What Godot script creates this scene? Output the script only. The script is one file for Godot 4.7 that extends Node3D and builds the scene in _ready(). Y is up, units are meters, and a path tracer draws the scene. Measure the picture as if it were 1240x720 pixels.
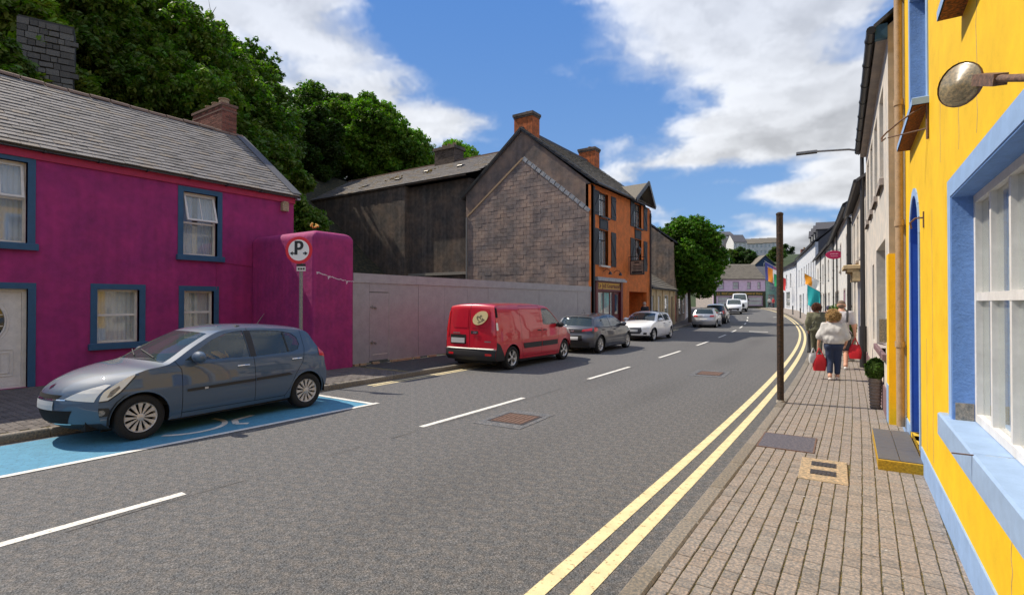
extends Node3D
# A small-town street on a bright day. World: x to the right across the street, y up, -z along the street (d = -z).

const EYE := Vector3(0, 1.85, 0)
var used := {}
var M := {}
var T := {}
var lettering: Font

# ------------------------------------------------------------------ mesh builder
class MB:
	var v := PackedVector3Array()
	var n := PackedVector3Array()
	var c := PackedColorArray()
	var ix := PackedInt32Array()
	var col := Color(1, 1, 1)

	func face(p: Array, tint = null) -> void:
		# convex polygon, counter-clockwise seen from outside
		var k := v.size()
		var nn := Vector3.ZERO
		for i in range(1, p.size() - 1):
			nn += (p[i] - p[0]).cross(p[i + 1] - p[0])
		nn = nn.normalized()
		var cc: Color = col if tint == null else tint
		for q in p:
			v.append(q); n.append(nn); c.append(cc)
		for i in range(1, p.size() - 1):
			ix.append(k); ix.append(k + i + 1); ix.append(k + i)

	func face_to(p: Array, hint: Vector3) -> void:
		var nn := Vector3.ZERO
		for i in range(1, p.size() - 1):
			nn += (p[i] - p[0]).cross(p[i + 1] - p[0])
		if nn.dot(hint) < 0:
			var q := p.duplicate()
			q.reverse()
			face(q)
		else:
			face(p)

	func quad(a: Vector3, b: Vector3, d: Vector3, e: Vector3) -> void:
		face([a, b, d, e])

	func box(lo: Vector3, hi: Vector3) -> void:
		obox(Transform3D(Basis(), (lo + hi) / 2), (hi - lo).abs())

	func obox(t: Transform3D, s: Vector3) -> void:
		var h := s / 2
		var p := []
		for z in [-1, 1]:
			for y in [-1, 1]:
				for x in [-1, 1]:
					p.append(t * Vector3(x * h.x, y * h.y, z * h.z))
		face([p[4], p[5], p[7], p[6]])
		face([p[1], p[0], p[2], p[3]])
		face([p[5], p[1], p[3], p[7]])
		face([p[0], p[4], p[6], p[2]])
		face([p[6], p[7], p[3], p[2]])
		face([p[0], p[1], p[5], p[4]])

	func cbox(t: Transform3D, s: Vector3, b: float) -> void:
		# box whose +y and vertical edges are chamfered (stone, paver, timber)
		var h := s / 2
		var g := [Vector2(-h.x, -h.z), Vector2(h.x, -h.z), Vector2(h.x, h.z), Vector2(-h.x, h.z)]
		var q := [Vector2(-h.x + b, -h.z + b), Vector2(h.x - b, -h.z + b), Vector2(h.x - b, h.z - b), Vector2(-h.x + b, h.z - b)]
		var top := []
		for i in 4:
			top.append(t * Vector3(q[3 - i].x, h.y, q[3 - i].y))
		face(top)
		for i in 4:
			var j := (i + 1) % 4
			face([t * Vector3(g[j].x, h.y - b, g[j].y), t * Vector3(g[i].x, h.y - b, g[i].y), t * Vector3(q[i].x, h.y, q[i].y), t * Vector3(q[j].x, h.y, q[j].y)])
			face([t * Vector3(g[j].x, -h.y, g[j].y), t * Vector3(g[i].x, -h.y, g[i].y), t * Vector3(g[i].x, h.y - b, g[i].y), t * Vector3(g[j].x, h.y - b, g[j].y)])

	func bar(a: Vector3, b: Vector3, w: float, h: float, up := Vector3.UP) -> void:
		var z := (b - a).normalized()
		var x := up.cross(z)
		if x.length() < 0.01:
			x = Vector3.RIGHT.cross(z)
		x = x.normalized()
		var y := z.cross(x)
		obox(Transform3D(Basis(x, y, z), (a + b) / 2), Vector3(w, h, (b - a).length()))

	func prism(poly: PackedVector2Array, z0: float, z1: float, t := Transform3D()) -> void:
		# polygon in the local xy plane pushed along local z
		var p := poly
		if Geometry2D.is_polygon_clockwise(p):
			p = p.duplicate()
			p.reverse()
		var tr := Geometry2D.triangulate_polygon(p)
		for i in range(0, tr.size(), 3):
			var a := p[tr[i]]
			var b := p[tr[i + 1]]
			var d := p[tr[i + 2]]
			if (b - a).cross(d - a) < 0:
				var e := b
				b = d
				d = e
			face([t * Vector3(a.x, a.y, z1), t * Vector3(b.x, b.y, z1), t * Vector3(d.x, d.y, z1)])
			face([t * Vector3(d.x, d.y, z0), t * Vector3(b.x, b.y, z0), t * Vector3(a.x, a.y, z0)])
		for i in p.size():
			var a := p[i]
			var b := p[(i + 1) % p.size()]
			face([t * Vector3(a.x, a.y, z0), t * Vector3(b.x, b.y, z0), t * Vector3(b.x, b.y, z1), t * Vector3(a.x, a.y, z1)])

	func grid(rows: Array, flip := false, closed := false) -> void:
		# smooth surface through rows of points
		var k := v.size()
		var R := rows.size()
		var C: int = rows[0].size()
		for i in R:
			for j in C:
				var du: Vector3
				var dv: Vector3
				if closed:
					du = rows[i][(j + 1) % C] - rows[i][(j - 1 + C) % C]
				else:
					du = rows[i][min(j + 1, C - 1)] - rows[i][max(j - 1, 0)]
				dv = rows[min(i + 1, R - 1)][j] - rows[max(i - 1, 0)][j]
				var nn := du.cross(dv)
				if nn.length() < 1e-9:
					var i2: int = min(i + 1, R - 1) if i == 0 else i - 1
					var du2: Vector3 = rows[i2][(j + 1) % C] - rows[i2][(j - 1 + C) % C]
					nn = du2.cross(dv)
				nn = nn.normalized()
				if flip:
					nn = -nn
				v.append(rows[i][j]); n.append(nn); c.append(col)
		var lim := C if closed else C - 1
		for i in R - 1:
			for j in lim:
				var a := k + i * C + j
				var b := k + i * C + (j + 1) % C
				var d := a + C
				var e := b + C
				if flip:
					ix.append_array([a, b, e, a, e, d])
				else:
					ix.append_array([a, e, b, a, d, e])

	func tube(pts: Array, r, sides := 8, caps := true) -> void:
		var rows := []
		var up := Vector3.UP
		var d0: Vector3 = (pts[1] - pts[0]).normalized()
		if abs(d0.dot(up)) > 0.95:
			up = Vector3.RIGHT
		var x := up.cross(d0).normalized()
		for i in pts.size():
			var d: Vector3
			if i == 0:
				d = pts[1] - pts[0]
			elif i == pts.size() - 1:
				d = pts[i] - pts[i - 1]
			else:
				d = (pts[i + 1] - pts[i]).normalized() + (pts[i] - pts[i - 1]).normalized()
			d = d.normalized()
			x = (x - d * x.dot(d)).normalized()
			var y := d.cross(x)
			var rr: float = r[i] if r is Array else r
			var row := []
			for j in sides:
				var a := TAU * j / sides
				row.append(pts[i] + (x * cos(a) + y * sin(a)) * rr)
			rows.append(row)
		grid(rows, false, true)
		if caps:
			var a0: Array = rows[0].duplicate()
			a0.reverse()
			face(a0)
			face(rows[-1])

	func lathe(prof: Array, segs: int, t := Transform3D()) -> void:
		# profile of Vector2(radius, height) from bottom to top, turned round local y
		for i in prof.size() - 1:
			var p: Vector2 = prof[i]
			var q: Vector2 = prof[i + 1]
			if p.distance_to(q) < 1e-6:
				continue
			var k := v.size()
			for e in 2:
				var w: Vector2 = p if e == 0 else q
				var before: Vector2 = prof[max(i - 1 + e, 0)]
				var after: Vector2 = prof[min(i + 1 + e, prof.size() - 1)]
				var s1 := (q - p).normalized()
				var s2 := s1
				if e == 0 and i > 0:
					s2 = (p - before).normalized()
				if e == 1 and i + 2 < prof.size():
					s2 = (after - q).normalized()
				var s := s1
				if s1.dot(s2) > 0.6:
					s = (s1 + s2).normalized()
				for j in segs:
					var a := TAU * j / segs
					var cs := cos(a)
					var sn := sin(a)
					v.append(t * Vector3(w.x * cs, w.y, w.x * sn))
					n.append((t.basis * Vector3(s.y * cs, -s.x, s.y * sn)).normalized())
					c.append(col)
			for j in segs:
				var j2 := (j + 1) % segs
				ix.append_array([k + j, k + j2, k + segs + j2, k + j, k + segs + j2, k + segs + j])

	func ball(o: Vector3, r: Vector3, segs := 10, rings := 6, b := Basis()) -> void:
		var rows := []
		for i in rings + 1:
			var a := PI * i / rings - PI / 2
			var row := []
			for j in segs:
				var f := TAU * j / segs
				row.append(o + b * Vector3(cos(a) * cos(f) * r.x, sin(a) * r.y, -cos(a) * sin(f) * r.z))
			rows.append(row)
		grid(rows, false, true)

	func add(o: MB, t := Transform3D(), tint = null) -> void:
		var k := v.size()
		for i in o.v.size():
			v.append(t * o.v[i])
			n.append((t.basis * o.n[i]).normalized())
			c.append(o.c[i] if tint == null else o.c[i] * tint)
		for i in o.ix:
			ix.append(k + i)

	func mesh() -> ArrayMesh:
		var m := ArrayMesh.new()
		if v.is_empty():
			return m
		var a := []
		a.resize(Mesh.ARRAY_MAX)
		a[Mesh.ARRAY_VERTEX] = v
		a[Mesh.ARRAY_NORMAL] = n
		a[Mesh.ARRAY_COLOR] = c
		a[Mesh.ARRAY_INDEX] = ix
		m.add_surface_from_arrays(Mesh.PRIMITIVE_TRIANGLES, a)
		return m

# ------------------------------------------------------------------ naming, things and parts
func V(x: float, y: float, d: float) -> Vector3:
	return Vector3(x, y, -d)

func numbered(parent: Node, called: String) -> String:
	var key := str(parent.get_instance_id()) + called
	var k: int = used.get(key, -1) + 1
	used[key] = k
	return called if k == 0 else "%s_%03d" % [called, k]

func tag(o: Node, label: String, category: String, group := "", kind := "") -> void:
	if label: o.set_meta("label", label)
	if category: o.set_meta("category", category)
	if group: o.set_meta("group", group)
	if kind: o.set_meta("kind", kind)

func thing(called: String, label: String, category: String, at := Vector3.ZERO, turn := 0.0, group := "") -> Node3D:
	var o := Node3D.new()
	o.name = numbered(self, called)
	add_child(o)
	o.position = at
	o.rotation.y = turn
	tag(o, label, category, group)
	return o

func part(parent: Node, called: String, b, m: Material, t := Transform3D()) -> MeshInstance3D:
	var o := MeshInstance3D.new()
	o.name = numbered(parent, called)
	o.mesh = b.mesh() if b is MB else b
	o.material_override = m
	o.transform = t
	parent.add_child(o)
	return o

func setting(called: String, b, m: Material) -> MeshInstance3D:
	var o := part(self, called, b, m)
	o.set_meta("kind", "structure")
	return o

func between(called: String, label: String, category: String, a: Vector2, b: Vector2, y: float, group := "") -> Node3D:
	# a thing whose local x runs along its facade from a to b (x, d), z outwards
	var pa := V(a.x, y, a.y)
	var pb := V(b.x, y, b.y)
	var dir := (pb - pa).normalized()
	return thing(called, label, category, pa, atan2(-dir.z, dir.x), group)

func pieces(parent: Node3D, called: String, list: Array, variants: Array, m: Material, most := 300) -> void:
	# list of [Transform3D in the parent's axes, variant number]: the nearest are parts, the rest one joined part
	var at := parent.global_transform if parent.is_inside_tree() else parent.transform
	for e in list:
		e.append((at * e[0].origin).distance_squared_to(EYE))
	list.sort_custom(func(p, q): return p[2] < q[2])
	var meshes := []
	for b in variants:
		meshes.append(b.mesh())
	var rest := MB.new()
	for i in list.size():
		if i < most:
			part(parent, called, meshes[list[i][1]], m, list[i][0])
		else:
			rest.add(variants[list[i][1]], list[i][0])
	if rest.v.size() > 0:
		part(parent, called + "_rest", rest, m).set_meta("kind", "stuff")

# ------------------------------------------------------------------ textures and materials
func noise_image(w: int, h: int, freq: float, oct: int, seed_: int, kind := FastNoiseLite.TYPE_SIMPLEX_SMOOTH, cell := -1) -> PackedByteArray:
	var f := FastNoiseLite.new()
	f.noise_type = kind
	f.seed = seed_
	f.frequency = freq
	f.fractal_type = FastNoiseLite.FRACTAL_FBM if oct > 1 else FastNoiseLite.FRACTAL_NONE
	f.fractal_octaves = oct
	if cell >= 0:
		f.cellular_return_type = cell
	var im := f.get_seamless_image(w, h, false, false, 0.15, true)
	im.convert(Image.FORMAT_L8)
	return im.get_data()

func stretched(w: int, h: int, sw: int, sh: int, freq: float, oct: int, seed_: int) -> PackedByteArray:
	var f := FastNoiseLite.new()
	f.seed = seed_
	f.frequency = freq
	f.fractal_octaves = oct
	var im := f.get_seamless_image(sw, sh, false, false, 0.15, true)
	im.resize(w, h, Image.INTERPOLATE_CUBIC)
	im.convert(Image.FORMAT_L8)
	return im.get_data()

func blend(size: int, base: float, layers: Array, warm := 0.0, warm_from := 0) -> ImageTexture:
	# grey modulation: base + sum of weight * shaped noise; each layer [bytes, weight, power]
	var px := size * size
	var val := PackedFloat32Array()
	val.resize(px)
	val.fill(base)
	for l in layers:
		var d: PackedByteArray = l[0]
		var lut := PackedFloat32Array()
		lut.resize(256)
		for i in 256:
			var t := i / 255.0
			lut[i] = l[1] * (pow(t, l[2]) if l[2] > 0 else smoothstep(-l[2] - 0.06, -l[2] + 0.06, t))
		for i in px:
			val[i] += lut[d[i]]
	var out := PackedByteArray()
	out.resize(px * 3)
	var wd: PackedByteArray = layers[warm_from][0]
	for i in px:
		var t := val[i]
		var k := warm * (wd[i] / 255.0 - 0.5)
		out[i * 3] = int(clampf(t * (1.0 + k), 0, 1) * 255)
		out[i * 3 + 1] = int(clampf(t, 0, 1) * 255)
		out[i * 3 + 2] = int(clampf(t * (1.0 - k), 0, 1) * 255)
	var im := Image.create_from_data(size, size, false, Image.FORMAT_RGB8, out)
	im.generate_mipmaps()
	return ImageTexture.create_from_image(im)

func mat(lin: Color, rough := 0.8, tex = null, scale := 1.0, relief := 0.0, opt := {}) -> StandardMaterial3D:
	# lin: linear base colour; tex: grey modulation laid on in world space, scale = metres per repeat
	var m := StandardMaterial3D.new()
	var s := lin.linear_to_srgb()
	s.a = 1.0
	m.albedo_color = s
	m.roughness = rough
	m.vertex_color_use_as_albedo = true
	m.metallic = opt.get("metal", 0.0)
	m.metallic_specular = opt.get("spec", 0.5)
	if tex != null:
		m.albedo_texture = tex
		m.uv1_triplanar = true
		m.uv1_world_triplanar = opt.get("world", true)
		m.uv1_triplanar_sharpness = 8.0
		m.uv1_scale = Vector3.ONE / scale
		if relief > 0:
			m.heightmap_enabled = true
			m.heightmap_texture = opt.get("bump", tex)
			m.heightmap_scale = relief
	if opt.has("coat"):
		m.clearcoat_enabled = true
		m.clearcoat = opt.coat
		m.clearcoat_roughness = opt.get("coat_rough", 0.03)
	if opt.has("alpha"):
		m.transparency = BaseMaterial3D.TRANSPARENCY_ALPHA
		m.albedo_color.a = opt.alpha
	if opt.has("backlight"):
		m.backlight_enabled = true
		m.backlight = opt.backlight
	if opt.has("rim"):
		m.rim_enabled = true
		m.rim = opt.rim
	return m

func make_textures() -> void:
	var S := 512
	var fine := noise_image(S, S, 0.20, 2, 11)
	var fine2 := noise_image(S, S, 0.30, 1, 12, FastNoiseLite.TYPE_VALUE)
	var mid := noise_image(S, S, 0.03, 4, 13)
	var coarse := noise_image(S, S, 0.008, 4, 14)
	var cells := noise_image(S, S, 0.11, 1, 15, FastNoiseLite.TYPE_CELLULAR, FastNoiseLite.RETURN_CELL_VALUE)
	var cells2 := noise_image(S, S, 0.16, 1, 16, FastNoiseLite.TYPE_CELLULAR, FastNoiseLite.RETURN_CELL_VALUE)
	var streak := stretched(S, S, 512, 40, 0.022, 4, 17)
	var streak2 := stretched(S, S, 512, 10, 0.03, 3, 18)
	var grain := stretched(S, S, 512, 8, 0.2, 3, 19)
	T.asphalt = blend(S, 0.40, [[cells, 0.34, 1.5], [fine2, 0.26, 1.0], [coarse, 0.14, 1.0], [cells2, -0.30, -0.82]], 0.08, 2)
	T.plaster = blend(S, 0.69, [[mid, 0.10, 1.0], [fine, 0.05, 1.0], [streak, 0.09, 1.0], [coarse, 0.12, 1.0]], 0.05, 3)
	T.grime = blend(S, 0.38, [[mid, 0.22, 1.0], [fine, 0.12, 1.0], [streak, 0.13, 1.0], [streak2, 0.14, 1.2], [coarse, 0.24, 1.0]], 0.12, 4)
	T.patina = blend(S, 0.54, [[coarse, 0.30, 1.0], [fine, 0.14, 1.0], [streak2, 0.10, 1.0], [mid, 0.12, 1.0]], 0.12, 0)
	T.stone = blend(S, 0.42, [[mid, 0.36, 1.0], [fine, 0.22, 1.0], [fine2, 0.16, 1.0]], 0.12, 0)
	T.slate = blend(S, 0.45, [[mid, 0.30, 1.0], [grain, 0.22, 1.0], [fine, 0.16, 1.0]], 0.12, 0)
	T.paint = blend(S, 0.85, [[mid, 0.05, 1.0], [fine, 0.04, 1.0], [coarse, 0.08, 1.0]], 0.0, 0)
	T.worn = blend(S, 0.98, [[mid, -0.22, -0.74], [fine, -0.10, 1.4], [coarse, -0.10, 1.0]], 0.05, 0)
	T.moss = blend(S, 0.25, [[mid, 0.60, 1.0], [fine, 0.30, 1.0]], 0.30, 0)
	T.wood = blend(S, 0.45, [[grain, 0.40, 1.0], [mid, 0.20, 1.0]], 0.15, 1)
	T.cloth = blend(S, 0.70, [[fine2, 0.2, 1.0], [mid, 0.14, 1.0]], 0.0, 0)
	T.bumps = blend(S, 0.05, [[fine, 0.5, 1.0], [fine2, 0.4, 1.0]], 0.0, 0)
	T.dull = blend(S, 0.50, [[mid, 0.30, 1.0], [fine, 0.24, 1.0]], 0.0, 0)

func make_materials() -> void:
	lettering = SystemFont.new()
	lettering.font_names = PackedStringArray(["Droid Sans"])
	M.asphalt = mat(Color(0.232, 0.229, 0.230), 0.88, T.asphalt, 0.47, 0.2)
	M.asphalt_patch = mat(Color(0.25, 0.255, 0.27), 0.85, T.asphalt, 0.7, 0.2)
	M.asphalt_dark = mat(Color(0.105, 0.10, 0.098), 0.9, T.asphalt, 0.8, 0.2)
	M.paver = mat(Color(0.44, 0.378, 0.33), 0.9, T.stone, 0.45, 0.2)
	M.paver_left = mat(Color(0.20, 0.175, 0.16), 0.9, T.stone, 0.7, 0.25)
	M.joint = mat(Color(0.24, 0.20, 0.085), 0.95, T.moss, 0.6, 0.5)
	M.kerb = mat(Color(0.36, 0.32, 0.27), 0.9, T.stone, 0.55, 0.4)
	M.yellow_line = mat(Color(0.88, 0.74, 0.42), 0.75, T.worn, 0.9, 0.2)
	M.white_line = mat(Color(0.88, 0.86, 0.80), 0.75, T.worn, 0.8, 0.2)
	M.blue_bay = mat(Color(0.085, 0.31, 0.48), 0.8, T.worn, 0.75, 0.2)
	M.iron = mat(Color(0.12, 0.11, 0.115), 0.6, T.stone, 0.5, 0.2, {"metal": 0.5})
	M.rust_iron = mat(Color(0.27, 0.165, 0.125), 0.8, T.stone, 0.4, 0.2, {"metal": 0.2})
	M.steel_plate = mat(Color(0.24, 0.22, 0.25), 0.6, T.stone, 0.6, 0.1, {"metal": 0.5})
	M.concrete = mat(Color(0.46, 0.42, 0.36), 0.9, T.stone, 0.8, 0.2)
	M.concrete_patch = mat(Color(0.60, 0.46, 0.30), 0.9, T.stone, 0.8, 0.15)
	M.grass = mat(Color(0.07, 0.11, 0.03), 0.95, T.moss, 3.0)
	M.earth = mat(Color(0.09, 0.08, 0.04), 0.95, T.moss, 4.0)

	M.purple = mat(Color(0.42, 0.024, 0.185), 0.75, T.plaster, 3.1, 0.4, {"bump": T.stone})
	M.purple_fascia = mat(Color(0.48, 0.02, 0.085), 0.6, T.paint, 1.0)
	M.purple_wall = mat(Color(0.43, 0.030, 0.185), 0.8, T.plaster, 2.2, 0.9, {"bump": T.stone})
	M.flake = mat(Color(0.75, 0.60, 0.68), 0.9, T.paint, 0.4)
	M.navy_trim = mat(Color(0.026, 0.10, 0.20), 0.6, T.paint, 0.8)
	M.pvc = mat(Color(0.80, 0.75, 0.70), 0.45, T.paint, 0.9)
	M.white_paint = mat(Color(0.82, 0.80, 0.77), 0.5, T.paint, 0.9)
	M.slate = mat(Color(0.36, 0.33, 0.31), 0.8, T.slate, 0.6, 0.3)
	M.slate_brown = mat(Color(0.30, 0.265, 0.21), 0.85, T.slate, 0.7, 0.3)
	M.slate_dark = mat(Color(0.15, 0.15, 0.17), 0.75, T.slate, 0.7, 0.3)
	M.ridge_tile = mat(Color(0.34, 0.22, 0.16), 0.85, T.stone, 0.5, 0.3)
	M.lead = mat(Color(0.52, 0.54, 0.58), 0.5, T.grime, 0.9, 0.2, {"metal": 0.2})
	M.gutter = mat(Color(0.028, 0.028, 0.031), 0.4, T.paint, 1.0)
	M.brick = mat(Color(0.42, 0.15, 0.105), 0.9, T.stone, 0.35, 0.4)
	M.mortar = mat(Color(0.40, 0.33, 0.28), 0.95, T.stone, 0.5, 0.3)
	M.pot = mat(Color(0.60, 0.42, 0.26), 0.85, T.stone, 0.4, 0.3)
	M.hoarding = mat(Color(0.36, 0.335, 0.35), 0.36, T.paint, 1.6, 0.05)
	M.hoarding_trim = mat(Color(0.39, 0.365, 0.38), 0.4, T.paint, 1.6)
	M.dark_render = mat(Color(0.185, 0.145, 0.12), 0.95, T.grime, 5.5, 1.2, {"bump": T.stone})
	M.gable_render = mat(Color(0.27, 0.205, 0.175), 0.95, T.patina, 5.0, 1.0, {"bump": T.stone})
	M.block = mat(Color(0.385, 0.30, 0.265), 0.95, T.patina, 5.6, 0.8, {"bump": T.stone})
	M.block_mortar = mat(Color(0.27, 0.205, 0.18), 0.95, T.stone, 0.6, 0.3)
	M.orange = mat(Color(0.80, 0.215, 0.04), 0.8, T.plaster, 2.2, 0.3)
	M.orange_chimney = mat(Color(0.62, 0.17, 0.05), 0.9, T.grime, 1.6, 0.4)
	M.shutter = mat(Color(0.022, 0.026, 0.034), 0.5, T.wood, 0.7, 0.2)
	M.burgundy = mat(Color(0.15, 0.013, 0.022), 0.5, T.paint, 0.9)
	M.sign_gold = mat(Color(0.80, 0.46, 0.07), 0.6, T.paint, 0.7)
	M.black = mat(Color(0.012, 0.012, 0.013), 0.5)
	M.black_matt = mat(Color(0.018, 0.018, 0.018), 0.9)
	M.dark_inside = mat(Color(0.05, 0.048, 0.045), 0.9, T.plaster, 2.0)
	M.beige = mat(Color(0.47, 0.36, 0.27), 0.9, T.grime, 4.5, 0.4, {"bump": T.stone})
	M.cream = mat(Color(0.72, 0.56, 0.33), 0.85, T.plaster, 2.0, 0.2)
	M.cream_white = mat(Color(0.80, 0.74, 0.66), 0.85, T.plaster, 2.2, 0.2)
	M.taupe = mat(Color(0.50, 0.44, 0.40), 0.9, T.plaster, 2.0, 0.2)
	M.whitewash = mat(Color(0.86, 0.86, 0.85), 0.85, T.plaster, 2.1, 1.0, {"bump": T.dull})
	M.whitewash_blue = mat(Color(0.80, 0.84, 0.90), 0.85, T.plaster, 2.4, 0.4)
	M.yellow = mat(Color(0.98, 0.60, 0.004), 0.75, T.paint, 2.6, 0.03, {"bump": T.stone})
	M.yellow_dark = mat(Color(0.80, 0.48, 0.02), 0.75, T.dull, 0.5)
	M.pale_blue = mat(Color(0.31, 0.48, 0.78), 0.7, T.paint, 1.1, 0.15)
	M.sill_blue = mat(Color(0.34, 0.48, 0.70), 0.65, T.paint, 1.3, 0.15)
	M.reveal_blue = mat(Color(0.17, 0.34, 0.74), 0.8, T.paint, 0.5, 1.1, {"bump": T.dull})
	M.door_blue = mat(Color(0.03, 0.13, 0.55), 0.6, T.paint, 0.8)
	M.tile_grey = mat(Color(0.115, 0.12, 0.135), 0.5, T.paint, 0.4)
	M.tan_pipe = mat(Color(0.52, 0.36, 0.22), 0.7, T.worn, 0.4)
	M.rust = mat(Color(0.42, 0.14, 0.03), 0.9, T.moss, 0.5, 0.3)
	M.glass = mat(Color(0.62, 0.70, 0.70), 0.02, null, 1.0, 0.0, {"alpha": 0.16, "spec": 0.9})
	M.car_glass = mat(Color(0.10, 0.14, 0.14), 0.02, null, 1.0, 0.0, {"alpha": 0.38, "spec": 0.8})
	M.dark_glass = mat(Color(0.03, 0.035, 0.04), 0.03, null, 1.0, 0.0, {"spec": 0.9})
	M.curtain = mat(Color(0.78, 0.78, 0.76), 0.9, T.cloth, 0.5, 0.0, {"backlight": Color(0.3, 0.3, 0.3)})
	M.curtain_blue = mat(Color(0.50, 0.62, 0.85), 0.9, T.cloth, 0.5, 0.0, {"backlight": Color(0.25, 0.3, 0.4)})
	M.blind = mat(Color(0.62, 0.70, 0.64), 0.85, T.cloth, 0.6)
	M.leaf = mat(Color(1, 1, 1), 0.55, null, 1.0, 0.0, {"backlight": Color(0.8, 1.0, 0.35), "spec": 0.4})
	M.bark = mat(Color(0.16, 0.125, 0.09), 0.95, T.wood, 0.6, 0.6)
	M.tyre = mat(Color(0.02, 0.02, 0.021), 0.85, T.stone, 0.3)
	M.alloy = mat(Color(0.62, 0.61, 0.59), 0.35, null, 1.0, 0.0, {"metal": 0.6})
	M.hubcap = mat(Color(0.66, 0.62, 0.58), 0.4, T.paint, 0.4, 0.0, {"metal": 0.35, "world": false})
	M.chrome = mat(Color(0.85, 0.85, 0.85), 0.12, null, 1.0, 0.0, {"metal": 1.0})
	M.trim = mat(Color(0.022, 0.022, 0.024), 0.6)
	M.liner = mat(Color(0.008, 0.008, 0.008), 0.95)
	M.red_lens = mat(Color(0.60, 0.012, 0.02), 0.15, null, 1.0, 0.0, {"coat": 1.0})
	M.clear_lens = mat(Color(0.80, 0.79, 0.74), 0.2, null, 1.0, 0.0, {"coat": 1.0})
	M.plate = mat(Color(0.50, 0.50, 0.50), 0.5)
	M.seat = mat(Color(0.045, 0.045, 0.05), 0.9)
	M.galv = mat(Color(0.42, 0.41, 0.40), 0.5, T.stone, 0.5, 0.1, {"metal": 0.5})
	M.post = mat(Color(0.10, 0.062, 0.042), 0.65, T.moss, 0.8, 0.2, {"metal": 0.2})
	M.black_post = mat(Color(0.03, 0.03, 0.033), 0.45)
	M.skin = mat(Color(0.62, 0.33, 0.22), 0.6)
	M.print_black = mat(Color(0.015, 0.015, 0.015), 0.5)
	M.print_white = mat(Color(0.85, 0.84, 0.82), 0.5)
	M.print_red = mat(Color(0.70, 0.015, 0.03), 0.45)

# ------------------------------------------------------------------ building helpers (local axes: x along the facade, y up, z outwards)
func rect(x0: float, y0: float, x1: float, y1: float) -> PackedVector2Array:
	return PackedVector2Array([Vector2(x0, y0), Vector2(x1, y0), Vector2(x1, y1), Vector2(x0, y1)])

func arch(x0: float, y0: float, x1: float, y1: float, rise: float, n := 10) -> PackedVector2Array:
	var p := PackedVector2Array([Vector2(x0, y0), Vector2(x1, y0)])
	for i in n + 1:
		var a := PI * i / n
		p.append(Vector2((x0 + x1) / 2 + cos(a) * (x1 - x0) / 2, y1 - rise + sin(a) * rise))
	return p

func cut_wall(b: MB, poly: PackedVector2Array, holes: Array, z: float, thick: float, t := Transform3D(), max_cell := 3.0) -> void:
	var xs := []
	var ys := []
	var lo := poly[0]
	var hi := poly[0]
	for p in poly:
		lo = lo.min(p)
		hi = hi.max(p)
	xs = [lo.x, hi.x]
	ys = [lo.y, hi.y]
	for h in holes:
		var hl: Vector2 = h[0]
		var hh: Vector2 = h[0]
		for p in h:
			hl = hl.min(p)
			hh = hh.max(p)
		xs.append_array([hl.x, hh.x, (hl.x + hh.x) / 2])
		ys.append_array([hl.y, hh.y])
	xs.sort()
	ys.sort()
	for i in xs.size() - 1:
		if xs[i + 1] - xs[i] < 1e-4:
			continue
		for j in ys.size() - 1:
			if ys[j + 1] - ys[j] < 1e-4:
				continue
			var todo: Array = Geometry2D.intersect_polygons(rect(xs[i], ys[j], xs[i + 1], ys[j + 1]), poly)
			for h in holes:
				var nxt := []
				for q in todo:
					nxt.append_array(Geometry2D.clip_polygons(q, h))
				todo = nxt
			for q in todo:
				var tr := Geometry2D.triangulate_polygon(q)
				for k in range(0, tr.size(), 3):
					b.face_to([t * Vector3(q[tr[k]].x, q[tr[k]].y, z), t * Vector3(q[tr[k + 1]].x, q[tr[k + 1]].y, z), t * Vector3(q[tr[k + 2]].x, q[tr[k + 2]].y, z)], t.basis.z)
	if thick > 0:
		for loop in [poly] + holes:
			var inner: bool = loop != poly
			var cen := Vector2.ZERO
			for p in loop:
				cen += p / loop.size()
			for k in loop.size():
				var p: Vector2 = loop[k]
				var q: Vector2 = loop[(k + 1) % loop.size()]
				var out := (p + q) / 2 - cen
				if inner:
					out = -out
				b.face_to([t * Vector3(p.x, p.y, z), t * Vector3(q.x, q.y, z), t * Vector3(q.x, q.y, z - thick), t * Vector3(p.x, p.y, z - thick)], t.basis * Vector3(out.x, out.y, 0))

func ring(b: MB, x0: float, y0: float, x1: float, y1: float, w: float, z0: float, z1: float, bottom := true, top := true) -> void:
	# four bars round an opening, their inner edge at the rectangle
	b.box(Vector3(x0 - w, y0, z0), Vector3(x0, y1, z1))
	b.box(Vector3(x1, y0, z0), Vector3(x1 + w, y1, z1))
	if top:
		b.box(Vector3(x0 - w, y1, z0), Vector3(x1 + w, y1 + w, z1))
	if bottom:
		b.box(Vector3(x0 - w, y0 - w, z0), Vector3(x1 + w, y0, z1))

func curtain_mesh(x0: float, y0: float, x1: float, y1: float, z: float, folds: float, amp: float) -> MB:
	var b := MB.new()
	var rows := []
	for j in 2:
		var row := []
		var n := int(max(6, folds * 6))
		for i in n + 1:
			var f := float(i) / n
			row.append(Vector3(lerpf(x0, x1, f), lerpf(y0, y1, float(j)), z + amp * sin(f * folds * TAU + 0.6 * sin(f * 9.0))))
		rows.append(row)
	b.grid(rows)
	return b

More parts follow.
